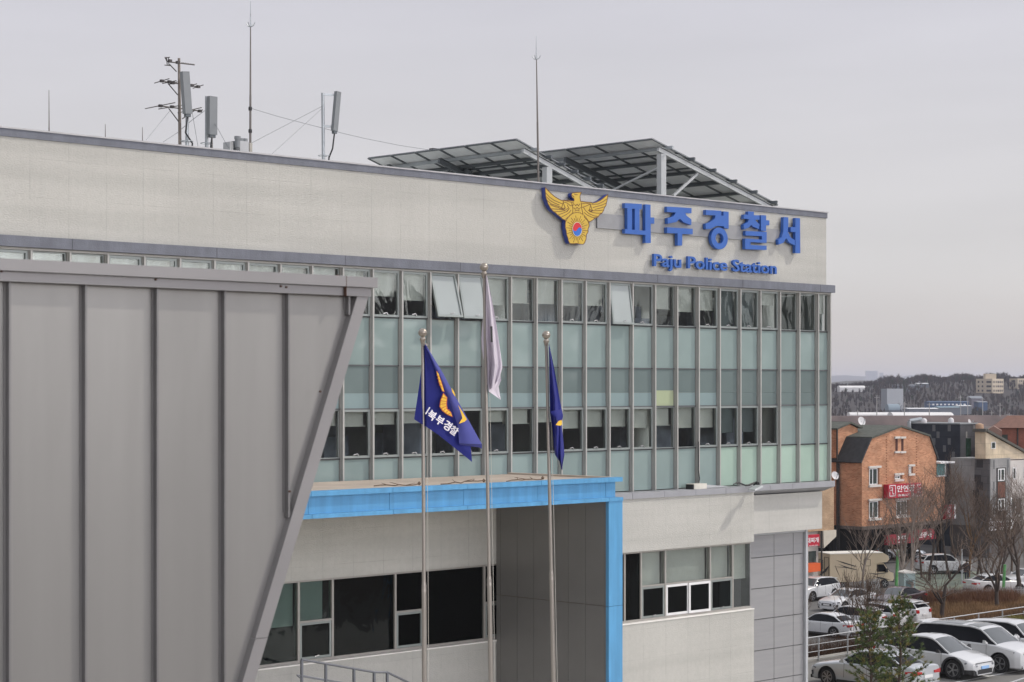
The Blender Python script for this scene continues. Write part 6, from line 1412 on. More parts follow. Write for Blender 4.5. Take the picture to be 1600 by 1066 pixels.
o, a, b = bigsign('white shop sign with dark red brush lettering on the grey house', 1549.5, 1583, 812.5, 829.5, W5b - .4, M_wt, .3); textsign(o, 'lettering', F, 1558, 815, 1571, 827.5, W5b - .4, '육장', pm('dark_red_ink', (0.20, 0.02, 0.03), .7), .9, .02, .9)
# red brick house far right
o6 = atd(1556.5, 668.5, 195); yw6 = -math.atan2(o6.x, o6.y); zg6 = ZL - o6.z
h6 = thing('red_brick_house', 'dark red brick house with a brown hipped roof at the right edge', 'house', (o6.x, o6.y, ZL), 'L', yw6)
M_rb = brick('red_brick', (0.20, 0.065, 0.045), (0.27, 0.095, 0.065), (0.24, 0.13, 0.10)); H6 = -zg6
q = MB(); q.box(0, 11, 0, 8, 0, H6); q.build('wall', M_rb, h6)
q = MB(); q.hexa([(-.45, -.45, H6 + .002), (11.45, -.45, H6 + .002), (11.45, 8.45, H6 + .002), (-.45, 8.45, H6 + .002), (1.1, 3.8, H6 + 1.15), (9.8, 3.8, H6 + 1.15), (9.8, 4.2, H6 + 1.15), (1.1, 4.2, H6 + 1.15)]); q.build('roof', pm('brown_shingles', (0.17, 0.085, 0.062), .9, 0, .2, 3, .4, 8), h6)
q = MB(); q.box(.35, 1.1, -.03, -.003, H6 - 1.35, H6 - .66); q.build('window', M_fas, h6); q = MB(); q.box(.42, 1.04, -.04, -.031, H6 - 1.28, H6 - .73); q.build('pane', M_hgl, h6)
q = MB(); q.lathe((2.04, -.08, 0), [(.07, 0), (.07, H6)], 8); q.build('drainpipe', M_fas, h6)
o7 = atd(1540, 671, 188); q = MB(); q.prism([(0, 0), (1.5, 0), (1.5, o7.z - ZL - .15), (.75, o7.z - ZL + .3), (0, o7.z - ZL - .15)], 0, 5); solo(q, 'low_house', pm('brown_render', (0.24, 0.15, 0.12), .9), 'low brown gabled house between the slate building and the red brick house', 'house', (o7.x, o7.y, ZL), 'L', rot=-math.atan2(o7.x, o7.y))
q = MB(); c = F(1530.5, 668, W5 + 5); q.lathe((c.x, W5 + 5, c.z - .6), [(.35, 0), (.35, .3), (.28, .5), (.4, .5), (.36, .9), (.1, 1.0)], 12); solo(q, 'chimney_pot', pm('terracotta_buff', (0.45, 0.30, 0.20), .8), 'buff chimney pot behind the top corner of the cream house', 'chimney', (c.x, W5 + 5, c.z - .6))

# ------------------------------------------------------------------ guard rail and picket fences
fe = thing('guard_rail', 'white steel guard rail along the edge of the upper car park', 'fence', (66, WF, 0), 'F')
M_gr = pm('white_galvanised_rail', (0.42, 0.43, 0.44), 0.45, 0.3, .08, 4)
fu0, fu1 = 57.0, 118.0; HF = 1.02
for k in range(4):
    z = .12 + .30 * k if k < 3 else HF
    q = MB(); q.tube((fu0, WF, z), (fu1, WF, z), 0.016 if k < 3 else .025, None, 8); q.build('rail', M_gr, fe, smooth=50)
u = fu0; k = 0
FS = 2.02
while u < fu1:
    q = MB(); q.box(u - .022, u + .022, WF - .025, WF + .025, -.1, HF - .03); q.build('post', M_gr, fe); u += FS; k += 1
for u in (62.95, 83.2): q = MB(); q.box(u, u + .07, WF - .05, WF + .05, .0, .82); q.box(u - .12, u, WF - .03, WF + .03, .76, .82); q.build('gate_stub', M_gr, fe)
def picket(lab, A, B, n, wave=0.0, mat=None, h=.9):
    o = thing('picket_fence', lab, 'fence', tuple(A), 'W'); q = MB()
    for k in range(n):
        p = A.lerp(B, k / (n - 1)); hh = h + wave * math.sin(k * .7); q.box(p.x - .028, p.x + .028, p.y - .02, p.y + .02, p.z, p.z + hh)
    q.build('pickets', mat or M_wst, o); q = MB()
    for z in (.25, .72): q.bar(A + Vector((0, .03, z)), B + Vector((0, .03, z)), .05, .06)
    q.build('rail', mat or M_wst, o)
picket('white picket fence along the dry grass beside the white saloon', atz(1480, 940, ZL), atz(1620, 936, ZL), 60, .06)
picket('short white picket fence at the front of the motorhome', atz(1343, 926, ZL), atz(1374, 922, ZL), 16)
picket('white picket fence between the pale trunks and the dry grass', atz(1412, 938, ZL), atz(1478, 939, ZL), 26, 0, None, .7)
q = MB(); a, b = F(1568, 1068, -1.2), F(1604, 1054, -1.2)
q = MB(); P0, P1 = atz(1566, 1071, .7), atz(1640, 1047, .7); q.tube(P0, P1, .03, .03, 8)
for t in (0, .5, 1): c = P0.lerp(P1, t); q.tube((c.x, c.y, 0), c, .025, .025, 6)
solo(q, 'hoop_rail', M_gr, 'white tubular rail at the bottom right corner in front of the cars', 'rail', (P0.x, P0.y, 0), 'W')
# street lamp and bollards
o = thing('street_lamp', 'dark street lamp with a short arm between the slate and grey houses', 'street lamp', tuple(atd(1541, 608 + (ZC - ZL) * FPX / 168, 168)), 'W')
c = atd(1541, 803, 168); q = MB(); q.tube((c.x, 168, ZL), (c.x, 168, c.z), .07, .05, 8); q.build('pole', M_dkst, o); q = MB(); q.bar((c.x, 168, c.z - .1), (c.x + .55, 168, c.z - .02), .06, .06); q.build('arm', M_dkst, o); q = MB(); q.hexa([(c.x + .3, 167.85, c.z - .05), (c.x + .95, 167.85, c.z), (c.x + .95, 168.15, c.z), (c.x + .3, 168.15, c.z - .05), (c.x + .35, 167.9, c.z + .03), (c.x + .9, 167.9, c.z + .07), (c.x + .9, 168.1, c.z + .07), (c.x + .35, 168.1, c.z + .03)]); q.build('lamp_head', M_black, o)
for x, y0, y1, d in ((1503, 882, 905, 158),):
    A = atd(x, y0 - 24, d); q = MB(); q.tube((A.x, d, ZL), (A.x, d, A.z), .06, .05, 8); solo(q, 'lane_post', M_wst, 'white post standing in front of the white SUV across the street', 'post', (A.x, d, ZL), 'W')
c = atz(1524, 866, ZL); q = MB(); q.lathe((c.x, c.y, ZL), [(.3, 0), (.3, .05), (.2, .06), (.05, .75), (.03, .78)], 10); solo(q, 'traffic_cone', pm('cone_orange', (0.62, 0.06, 0.02), .6), 'orange traffic cone behind the white SUV across the street', 'traffic cone', (c.x, c.y, ZL), 'W')
for x, y, h in ((1400, 921, 3.0), (1567, 935, 2.5)):
    A = atz(x, y, ZL); q = MB(); q.tube(A, A + Vector((0.15, 0, h)), .12, .1, 8); solo(q, 'green_post', pm('green_wrap', (0.12, 0.36, 0.12), .7, 0, .2, 4), 'green wrapped post ' + ('among the pale trunks right of the motorhome' if x == 1400 else 'in front of the white car behind the picket fence'), 'post', tuple(A), 'W')
# ------------------------------------------------------------------ bare trees and shrubs
M_b1 = pm('pale_grey_bark', (0.24, 0.205, 0.175), 0.9, 0, .25, 5); M_b2 = pm('dark_brown_bark', (0.060, 0.046, 0.038), 0.9, 0, .3, 5); M_b3 = pm('brown_twig', (0.125, 0.090, 0.068), 0.9, 0, .3, 5)
def grow(rnd, q, tw, p, d, ln, r, lvl, maxl, spread, up, mi_split):
    n = 3 if lvl < 2 else 2
    pts = [p]; dd = d.copy()
    for k in range(n):
        dd = (dd + Vector((rnd.gauss(0, .13), rnd.gauss(0, .13), rnd.gauss(.03, .09) + up * .10))).normalized(); pts.append(pts[-1] + dd * ln / n)
    for k, (a, b) in enumerate(zip(pts, pts[1:])):
        r0 = r * (1 - .35 * k / n); r1 = r * (1 - .35 * (k + 1) / n)
        (q if lvl < mi_split else tw).tube(a, b, r0, r1, 7 if lvl == 0 else (5 if lvl < 2 else 3), 0, False)
    if lvl >= maxl: return
    kids = rnd.randint(3, 4) if lvl < 3 else rnd.randint(2, 4)
    for k in range(kids):
        t = rnd.uniform(.3, 1.0) if lvl else rnd.uniform(.35, 1.0)
        if k == 0: t = 1.0
        i = min(int(t * n), n - 1); base = pts[i].lerp(pts[i + 1], t * n - i)
        ax = Vector((rnd.gauss(0, 1), rnd.gauss(0, 1), rnd.gauss(0, .5))).normalized(); nd = (dd + ax * spread * rnd.uniform(.6, 1.25) * (.55 if k == 0 else 1)).normalized(); nd.z = nd.z * .85 + .15 * up
        grow(rnd, q, tw, base, nd.normalized(), ln * rnd.uniform(.58, .82), max(r * rnd.uniform(.45, .62), .009), lvl + 1, maxl, spread, up, mi_split)
def bare_tree(label, base, h, r, seed, bark, spread=.75, up=.6, maxl=5, lean=(0, 0), group='bare trees along the street', stems=1, name='bare_tree'):
    rnd = random.Random(seed); o = thing(name, label, 'tree' if name == 'bare_tree' else 'shrub', tuple(base), 'W', group=group)
    q, tw = MB(), MB()
    for s in range(stems):
        d = Vector((lean[0] + (rnd.uniform(-.35, .35) if stems > 1 else 0), lean[1] + (rnd.uniform(-.2, .2) if stems > 1 else 0), 1)).normalized()
        grow(rnd, q, tw, Vector(base) + Vector((rnd.uniform(-.2, .2) if stems > 1 else 0, 0, 0)), d, h * .42, r, 0, maxl, spread, up, 2 if maxl > 3 else 1)
    q.build('trunk', bark, o, smooth=60, fix=False); tw.build('crown', M_b3 if bark is not M_b1 else pm('pale_twig', (0.22, 0.175, 0.145), .9), o, fix=False)
    return o
for args in (
 ('slender pale tree in front of the beige motorhome', atz(1348, 926, ZL), 7.0, .10, 3, M_b1, .6, .8, 4),
 ('pale tree with white limbs right of the motorhome', atz(1408, 925, ZL), 7.2, .17, 8, M_b1, .7, .7, 5),
 ('tall pale tree in front of the red sign under the brick house', atz(1424, 932, ZL), 7.6, .14, 21, M_b1, .55, 1.0, 5),
 ('thick dark tree with spreading limbs left of the motorhome truck', atz(1416, 915, ZL), 4.5, .22, 12, M_b2, .9, .4, 4),
 ('dark spreading tree on the dry grass behind the small white hatchback', atz(1471, 968, ZL + .1), 5.5, .17, 31, M_b2, .95, .4, 5),
 ('dark forked tree on the dry grass in front of the white saloon', atz(1558, 952, ZL + .1), 6.0, .16, 45, M_b2, .8, .6, 5),
 ('dark trunked tree at the right edge behind the picket fence', atz(1592, 935, ZL), 6.5, .2, 52, M_b2, .8, .6, 5),
 ('brown tree behind the dark forked tree', atz(1536, 912, ZL), 7.0, .14, 61, M_b2, .7, .7, 5),
 ('tall brown tree with orange branches left of the street lamp', atz(1513, 902, ZL), 8.0, .13, 70, pm('orange_brown_bark', (0.17, 0.10, 0.05), .9), .6, .9, 5),
 ('thin brown tree left of the white SUV across the street', atz(1452, 908, ZL), 8.0, .12, 77, M_b2, .7, .8, 5),
 ('twiggy brown tree before the small upright red sign', atz(1484, 905, ZL), 7.5, .12, 83, M_b2, .7, .8, 5),
 ('pale leaning tree before the grey house at the right edge', atz(1601, 910, ZL), 8.5, .13, 91, M_b1, .6, .9, 5),
 ('thin tree before the white sign of the grey house', atz(1566, 905, ZL), 7.0, .12, 97, M_b2, .7, .7, 5),
 ('thin dark tree behind the motorhome in the undercroft shade', atz(1378, 905, ZL), 5.5, .10, 101, M_b2, .8, .7, 4)):
    bare_tree(*args)
for k, (x, y, h, lb) in enumerate(((1440, 903, 7.5, 'thin brown tree just right of the red fascia signs'), (1497, 896, 8.0, 'thin brown tree behind the white SUV roof across the street'), (1527, 898, 7.5, 'thin brown tree left of the white brush lettered sign'), (1548, 897, 7.0, 'thin brown tree under the street lamp'), (1580, 900, 7.5, 'thin brown tree right of the white brush lettered sign'), (1466, 893, 7.0, 'thin brown tree before the dark slate wall'))):
    bare_tree(lb, atz(x, y, ZL), h, .10, 300 + k, pm('umber_bark', (0.085, 0.06, 0.045), .9), .8, .7, 5)
for k, (x, u, lb) in enumerate(((1268, 58.8, 'leggy bare shrub at the station corner end of the guard rail'), (1284, 61.0, 'bare shrub with thin upright shoots before the white saloon'), (1303, 63.2, 'bare multi stemmed shrub in front of the white saloon tail light'), (1322, 65.3, 'thin bare shrub left of the smaller pine'), (1392, 72.0, 'bare shrub between the two young pines'))):
    p = Fw(u, WF + 1.2, -.5); bare_tree(lb, p, 3.6 if k != 2 else 4.0, .035 if k != 2 else .06, 200 + k, M_b2, .55, 1.1, 4, stems=4, name='bare_shrub', group='bare shrubs behind the guard rail')
# dead brown hedge on the bank and dry grass: countless blades
def blades(name, mat, spots, seed):
    rnd = random.Random(seed); v = []; f = []
    for fn, n, h, wd in spots:
        for _ in range(n):
            p = fn(rnd); a = rnd.uniform(0, 6.28); hh = h * rnd.uniform(.5, 1.2); le = Vector((rnd.gauss(0, .35) * hh, rnd.gauss(0, .35) * hh, hh)); s = Vector((math.cos(a), math.sin(a), 0)) * wd
            i = len(v); v += [tuple(p - s), tuple(p + s), tuple(p + le)]; f.append((i, i + 1, i + 2))
    me = bpy.data.meshes.new(name); me.from_pydata(v, [], f); me.materials.append(mat); o = bpy.data.objects.new(name, me); COL.objects.link(o); o['kind'] = 'stuff'; return o
def bank(r): 
    u = r.uniform(57.2, 112); t = r.uniform(0, 1) ** 1.5 * 7.5; return Fw(u, WF + .4 + t, 0.0 - 4.2 * t / 8.7 + .02)
def isle(r):
    A = isl_[0].lerp(isl_[4], r.random()); B = isl_[1].lerp(isl_[3], r.random()); p = A.lerp(B, r.random()); p.z = ZL + .1; return p
blades('hedge_undergrowth', pm('dead_hedge_brown', (0.085, 0.045, 0.026), .95, 0, .5, 2.0), [(bank, 26000, .55, .012), (lambda r: bank(r) if r.random() < .2 else Fw(r.uniform(57.2, 112), WF + r.uniform(.35, 1.6), -.3), 22000, 1.05, .012)], 5)
blades('dry_grass', pm('straw_grass', (0.24, 0.145, 0.068), .95, 0, .45, .6), [(isle, 26000, .45, .02), (lambda r: Fw(r.uniform(57.5, 60.8), r.uniform(2.6, WF), .05), 2500, .22, .012)], 6)
blades('ground_shrubs', pm('red_brown_shrub', (0.15, 0.07, 0.035), .95, 0, .4, 1), [((lambda r: (lambda p: Vector((p.x, p.y, ZL + .1)))(atz(1440 + 150 * r.random(), 938 + 12 * r.random(), ZL))), 6000, 1.0, .015)], 7)

# ------------------------------------------------------------------ young pines in front of the silver sedan
M_nd = [pm('pine_needles_' + a, c, .7, 0, .3, 2) for a, c in (('green', (0.098, 0.140, 0.038)), ('dark', (0.055, 0.085, 0.028)), ('yellow', (0.22, 0.19, 0.05)))]
def pine(label, base, h, seed, w0=1.15):
    rnd = random.Random(seed); o = thing('young_pine', label, 'tree', tuple(base), 'W', group='young pines by the car park'); q = MB(); nd = MB(); base = Vector(base)
    def tuft(p, d, n, ln):
        mi = rnd.choices((0, 1, 2), (.56, .28, .16))[0]
        for _ in range(n):
            a = (d + Vector((rnd.gauss(0, .55), rnd.gauss(0, .55), rnd.gauss(.15, .45)))).normalized(); L_ = ln * rnd.uniform(.6, 1.15); s = a.cross(Vector((rnd.gauss(0, 1), rnd.gauss(0, 1), rnd.gauss(0, 1)))).normalized() * .010
            nd.poly([p - s, p + s, p + a * L_], mi)
    pts = [base + Vector((math.sin(k * 1.3 + seed) * .03, math.cos(k * 1.7 + seed) * .03, h * k / 8)) for k in range(9)]
    for k in range(8): q.tube(pts[k], pts[k + 1], .065 * (1 - k / 9), .065 * (1 - (k + 1) / 9), 8, 0, False)
    z = .5
    while z < h - .15:
        t = z / h; nb = rnd.randint(4, 6); a0 = rnd.random() * 6
        for b in range(nb):
            a = a0 + 6.28 * b / nb + rnd.uniform(-.3, .3); L_ = w0 * (1 - t) ** .72 * rnd.uniform(.65, 1.15) + .10; p = base + Vector((0, 0, z)); d = Vector((math.cos(a), math.sin(a), .30 + .45 * t)).normalized(); prev = p; n = max(3, int(L_ / .13))
            for k in range(1, n + 1):
                c = p + d * L_ * k / n + Vector((0, 0, .14 * L_ * (k / n) ** 2)); q.tube(prev, c, .016 * (1 - k / (n + 1)) + .004, .016 * (1 - (k + 1) / (n + 2)) + .003, 4, 0, False)
                if k / n > .38 and rnd.random() < .55 + .6 * t: tuft(c, (d + Vector((0, 0, .25))).normalized(), 26, .17)
                if k / n > .3 and rnd.random() < .6 + .5 * t:
                    sd = (d + Vector((rnd.gauss(0, .7), rnd.gauss(0, .7), .35))).normalized(); c2 = c + sd * rnd.uniform(.15, .34); q.tube(c, c2, .006, .003, 3, 0, False); tuft(c2, sd, 26, .16); tuft(c.lerp(c2, .5), sd, 18, .15)
                prev = c
        z += rnd.uniform(.20, .33)
    for k in range(5): tuft(pts[-1] - Vector((0, 0, .1 * k)), Vector((0, 0, 1)), 20, .15)
    q.build('trunk', pm('pine_bark', (0.085, 0.06, 0.045), .9), o, smooth=60, fix=False); nd.build('crown', M_nd, o, fix=False)
dp_ = 70.0
for lb, x, yt, s, w0 in (('smaller young pine on the left in front of the silver sedan', 1360, 960, 4, 0.82), ('taller young pine in front of the silver sedan', 1406, 936, 9, 1.0)):
    T = atd(x, yt, dp_ + (x - 1360) * .01); pine(lb, (T.x, T.y, 0), T.z, s, w0)
# clipped pine beyond the cars
c = Fw(92.5, WF + 1.2, 0); c = atd(1592, 975, 92.0); o = thing('clipped_pine', 'rounded yellow green clipped pine at the right edge beyond the white car', 'tree', (c.x, c.y, -.4), 'W'); rnd = random.Random(2); q = MB(); q.tube((c.x, c.y, -.4), (c.x + .1, c.y, c.z), .07, .04, 7); q.build('trunk', M_b2, o); nd = MB()
for _ in range(5200):
    a, bq = rnd.uniform(0, 6.28), rnd.random(); rr = math.sqrt(bq) * .85; p = Vector((c.x + rr * math.cos(a) * (1.05), c.y + rr * math.sin(a), c.z + .34 * math.sqrt(max(0, 1 - (rr / .9) ** 2)) * rnd.uniform(-.25, 1) + rnd.gauss(0, .03))); d = Vector((rnd.gauss(0, .6), rnd.gauss(0, .6), 1)).normalized() * .11; s = Vector((rnd.gauss(0, 1), rnd.gauss(0, 1), 0)).normalized() * .009; nd.poly([p - s, p + s, p + d], rnd.choice((0, 2, 2)))
nd.build('crown', [pm('clipped_green', (0.12, 0.13, 0.035), .8), M_nd[1], pm('clipped_yellow', (0.21, 0.18, 0.04), .8)], o, fix=False)

# ------------------------------------------------------------------ the far side of the valley
def hill(name, d0, d1, prof, mat, seed, amp=2.0, nx=60, ny=10):
    """ridge whose crest at depth d1 follows (pixel x, pixel y)"""
    rnd = random.Random(seed); q = MB(); P = []
    xs_ = [p[0] for p in prof]; ys_ = [p[1] for p in prof]
    for j in range(ny + 1):
        t = j / ny; row = []; d = d0 + (d1 - d0) * t
        for i in range(nx + 1):
            x = xs_[0] + (xs_[-1] - xs_[0]) * i / nx; ztop = ZC - (np.interp(x, xs_, ys_) - HOR) * d1 / FPX
            s = t * t * (3 - 2 * t); row.append(((x - 800) / FPX * d1, d, ZL - 1 + (ztop - ZL + 1) * s + (rnd.gauss(0, amp) * t * (1 - t) if 0 < j < ny else 0)))
        P.append(row)
    P.append([(a[0], a[1] + (d1 - d0) * .8, ZL - 2) for a in P[-1]]); q.grid(P); return struct(q, name, mat, smooth=180, fix=False)
M_wood = pm('leafless_hillside', (0.030, 0.025, 0.024), .95, 0, .5, .03)
PR1 = [(900, 606), (1290, 609), (1330, 608), (1365, 604), (1400, 599), (1450, 597), (1520, 596), (1600, 596), (1800, 592), (2100, 598)]
hill('hillside', 1080, 1560, PR1, M_wood, 1)
hill('far_ridge', 2300, 3100, [(500, 600), (1290, 599), (1310, 596), (1345, 594.5), (1375, 595), (1390, 599), (1500, 604), (2200, 600)], pm('distant_wood', (0.07, 0.07, 0.06), .95, 0, .3, .004), 2, 4)
hill('mountains', 8600, 10500, [(200, 596), (1200, 596), (1290, 587), (1302, 583), (1318, 586), (1335, 590), (1350, 588), (1385, 593), (1410, 589), (1425, 586), (1440, 588), (1470, 592), (1700, 588), (2300, 595)], pm('mountain_wood', (0.07, 0.075, 0.065), .95, 0, .2, .001), 3, 8)
rr_ = random.Random(44); q = MB(); P = []  # unseen ridge right of the view, added for its reflection in the windows
for j in range(7):
    row = []
    for i in range(121):
        y = -350 + 8.5 * i; t = j / 6; h = (26 + 9 * math.sin(y * .021) + 5 * math.sin(y * .07 + 1) + rr_.uniform(-3.5, 3.5)) * t ** .8; row.append((230 + 26 * j + rr_.uniform(-4, 4), y, ZL - 1 + h))
    P.append(row)
P.append([(460, p[1], ZL - 2) for p in P[-1]]); q.grid(P); struct(q, 'reflection_hill', M_wood, fix=False)
def zhill(x, d):                                         # height of the hillside under pixel column x at depth d
    t = min(max((d - 1080) / 480, 0), 1); zt_ = ZC - (np.interp(x, [p[0] for p in PR1], [p[1] for p in PR1]) - HOR) * 1560 / FPX; return ZL - 1 + (zt_ - ZL + 1) * t * t * (3 - 2 * t)
rnd = random.Random(17); v = []; f = []; mm = []
for k in range(3400):
    d = rnd.uniform(1010, 1620) if k % 3 else rnd.uniform(1500, 1620); x = rnd.uniform(1270, 1640)
    if d < 1250 and rnd.random() < .45: continue
    if x < 1365 and rnd.random() < .55: continue
    if 1526 < x < 1576 and 1300 < d < 1420: continue
    if x < 1365: hh = rnd.uniform(4, 7)
    else: hh = rnd.uniform(3.5, 6.8) * (1 + .35 * math.sin(x * .11 + d * .02)) + (2.2 if rnd.random() < .06 else 0)
    X = (x - 800) / FPX * d; z = zhill(x, d); mi = rnd.choices((0, 1, 2), (.55, .36, .09))[0]
    nbr = 26
    for b in range(nbr):
        t = .25 + .6 * b / nbr; a = rnd.uniform(0, 6.28); L_ = hh * .42 * (1.1 - .6 * t) * rnd.uniform(.6, 1.2); p = Vector((X, d, z + hh * t * .75)); e_ = p + Vector((math.cos(a) * L_ * .6, math.sin(a) * L_ * .6, L_ * .75)); s = Vector((.14 + .1 * rnd.random(), 0, .05)); i = len(v); v += [tuple(p - s), tuple(p + s), tuple(e_)]; f.append((i, i + 1, i + 2)); mm.append(mi)
    i = len(v); v += [(X - .16, d, z - .5), (X + .16, d, z - .5), (X, d, z + hh * .9)]; f.append((i, i + 1, i + 2)); mm.append(mi)
me = bpy.data.meshes.new('far_wood'); me.from_pydata(v, [], f); me.polygons.foreach_set('material_index', mm)
for mt in (pm('far_twigs_mauve', (0.045, 0.037, 0.038), .95), pm('far_twigs_brown', (0.066, 0.05, 0.044), .95), pm('far_conifer', (0.035, 0.048, 0.030), .95)): me.materials.append(mt)
o = bpy.data.objects.new('far_wood', me); COL.objects.link(o); o['kind'] = 'stuff'
M_cream = pm('beige_block_wall', (0.55, 0.47, 0.36), .8, 0, .06, .3); M_dw = pm('dark_block_window', (0.05, 0.045, 0.045), .4)
def far_block(lab, x0, xc, x1, yt, yb, d, mat, rows=(), top=None, dep=14):
    b = atd(x0, yb, d); o = thing('apartment_block', lab, 'building', (atd(xc, yb, d).x, d, b.z), 'W'); zt_ = atd(x0, yt, d).z
    X0, Xc, X1 = (atd(x, yb, d).x for x in (x0, xc, x1)); q = MB(); z0 = b.z - 8
    pl = [(X0, d + 9), (Xc, d), (X1, d + 7), (X0 + X1 - Xc, d + 18)]; q.prism(pl, z0, zt_, plane='xy'); q.build('wall', mat, o)
    if top: a, c_ = atd(top[0], top[2], d), atd(top[1], top[2], d); q = MB(); q.box(a.x, c_.x, d + 6, d + 12, zt_ + .01, a.z); q.build('roof_house', mat, o)
    for (wx0, wx1, wy0, wy1) in rows:
        q = MB(); z_1, z_0 = atd(wx0, wy0, d).z, atd(wx0, wy1, d).z
        def onw(x):
            X = atd(x, 0, d).x
            return (X, d + 9 * (Xc - X) / max(Xc - X0, .01) if X < Xc else d + 7 * (X - Xc) / max(X1 - Xc, .01))
        A, B = onw(wx0), onw(wx1); q.hexa([(A[0], A[1] - .15, z_0), (B[0], B[1] - .15, z_0), (B[0], B[1] - .02, z_0), (A[0], A[1] - .02, z_0), (A[0], A[1] - .15, z_1), (B[0], B[1] - .15, z_1), (B[0], B[1] - .02, z_1), (A[0], A[1] - .02, z_1)]); q.build('window', M_dw, o)
    return o
rw = []
for k in range(4):
    y = 595.5 + 6.8 * k
    for a, b in ((1532, 1534), (1537, 1539), (1543, 1549), (1552, 1553), (1554, 1555), (1557.2, 1558.2), (1559, 1560), (1561.3, 1564), (1565.5, 1568), (1569.5, 1571)): rw.append((a, b, y, y + 3))
far_block('beige five storey block with dark windows on the wooded hill', 1529.8, 1550.5, 1572, 592, 621, 1350, M_cream, rw, (1543, 1560, 584))
far_block('second beige block at the right edge of the wooded hill', 1582, 1590, 1625, 591.5, 610, 1400, M_cream, [(1585, 1587.5, 594, 597), (1593, 1594.5, 594, 597), (1596, 1598, 594, 597), (1600, 1603, 594, 597)])
far_block('pale grey windowless hall on the hillside left of the beige block', 1381, 1386, 1415, 607.5, 626, 1180, pm('grey_hall_wall', (0.32, 0.34, 0.37), .8))
M_tw = pm('far_tower_wall', (0.55, 0.57, 0.60), .8)
for lab, x0, x1, yt in (('broad pale apartment tower far away on the horizon', 1353, 1372.5, 579.3), ('narrow pale apartment tower right of the broad one on the horizon', 1375, 1380.5, 582.3)):
    d = 7000 if x0 == 1353 else 7200; a, b = atd(x0, yt, d), atd(x1, yt, d); o = thing('apartment_tower', lab, 'building', (a.x, d, ZL), 'W'); q = MB(); w_ = b.x - a.x; n = 3 if x0 == 1353 else 1
    for k in range(n): q.box(a.x + w_ * k / n + .4, a.x + w_ * (k + 1) / n - .4, d + 8 * k, d + 14 + 8 * k, ZL, a.z - 1.2 * (k % 2))
    q.build('wall', M_tw, o); q = MB()
    for k in range(12): q.box(a.x + .6, b.x - .6, d - .3, d - .01, a.z - 4 - 3.1 * k, a.z - 2.8 - 3.1 * k)
    q.build('window_band', pm('far_tower_glass', (0.28, 0.32, 0.38), .4), o)
def shed(name, cat, lab, x0, x1, yt, yb, d, wall, roof, dep=12, curved=False, rise=.25):
    a, b = atd(x0, yb, d), atd(x1, yt, d); o = thing(name, lab, cat, (a.x, d, a.z), 'W'); h = b.z - a.z; q = MB()
    if curved:
        q.prism([(a.x, a.z - 3), (b.x, a.z - 3)] + [(b.x - (b.x - a.x) * 0, a.z)] + [(a.x, a.z)], d, d + dep); q.build('wall', wall, o)
        q = MB(); n = 10; P = []
        for k in range(n + 1):
            t = math.pi * k / n; P.append([(a.x - .0, d + dep / 2 - dep / 2 * math.cos(t), a.z + h * math.sin(t)), (b.x - h * .9 * 0, d + dep / 2 - dep / 2 * math.cos(t), a.z + h * math.sin(t))])
        q.grid(P); q.poly([p[0] for p in P]); q.poly([p[1] for p in P]); q.build('roof', roof, o, smooth=60, fix=False)
    else:
        zb_ = a.z + h * (1 - rise); q.box(a.x, b.x, d, d + dep, a.z - 3, zb_); q.build('wall', wall, o)
        q = MB(); q.hexa([(a.x - .4, d - .4, zb_ + .01), (b.x + .4, d - .4, zb_ + .01), (b.x + .4, d + dep + .4, zb_ + .01), (a.x - .4, d + dep + .4, zb_ + .01), (a.x - .4, d + dep / 2 - .1, a.z + h), (b.x + .4, d + dep / 2 - .1, a.z + h), (b.x + .4, d + dep / 2 + .1, a.z + h), (a.x - .4, d + dep / 2 + .1, a.z + h)]); q.build('roof', roof, o)
    return o, a, b
M_gh = pm('greenhouse_film', (0.72, 0.71, 0.70), .6, 0, .06, .2); M_bl = pm('blue_shed_wall', (0.055, 0.105, 0.20), .7, 0, .1, .2); M_blr = pm('light_blue_roof', (0.30, 0.42, 0.50), .7); M_gy = pm('grey_shed_wall', (0.17, 0.19, 0.22), .8); M_gyr = pm('grey_shed_roof', (0.20, 0.22, 0.25), .8); M_wr = pm('white_shed_roof', (0.66, 0.68, 0.70), .7)
shed('greenhouse', 'greenhouse', 'long bright white greenhouse in the valley beyond the slate building', 1396, 1491, 644.5, 652.5, 900, M_gh, M_gh, 16, True)
shed('greenhouse', 'greenhouse', 'low narrow white greenhouse left of the long bright one', 1328, 1392, 644.5, 648.5, 940, M_gh, M_gh, 9, True)
shed('greenhouse', 'greenhouse', 'white greenhouse row high on the left near the station edge', 1312, 1352, 602.8, 605.8, 1420, M_gh, M_gh, 12, True)
shed('shed', 'shed', 'pale roofed shed just above the long white greenhouse', 1420, 1466, 637.5, 643.5, 980, M_gy, M_wr, 16)
o, a, b = shed('shed', 'shed', 'dark blue workshop with a row of small white windows in the valley', 1453, 1514, 627, 638.5, 1040, M_bl, M_bl, 14, False, .1)
for k in range(9): q = MB(); x = a.x + 1.2 + (b.x - a.x - 2) * k / 9; q.box(x, x + 1.1, 1039.85, 1039.99, a.z + 1.7, a.z + 2.5); q.build('window', M_wt, o)
shed('shed', 'shed', 'light blue roofed shed in front of the dark blue workshop', 1467, 1500, 635.5, 640.5, 1000, M_gy, M_blr, 12)
shed('shed', 'shed', 'white roofed shed at the right of the dark blue workshop', 1499, 1518, 633.5, 638, 1010, M_gy, M_wr, 12)
shed('shed', 'shed', 'small grey blue shed with a round end left in the valley', 1389, 1407, 631.5, 641, 1060, M_gy, pm('blue_grey_roof', (0.22, 0.28, 0.33), .7), 12, True)
shed('warehouse', 'warehouse', 'grey roofed warehouse below the tree line in the middle of the hill', 1402, 1438, 601, 606.5, 1420, M_gy, M_gyr, 20)
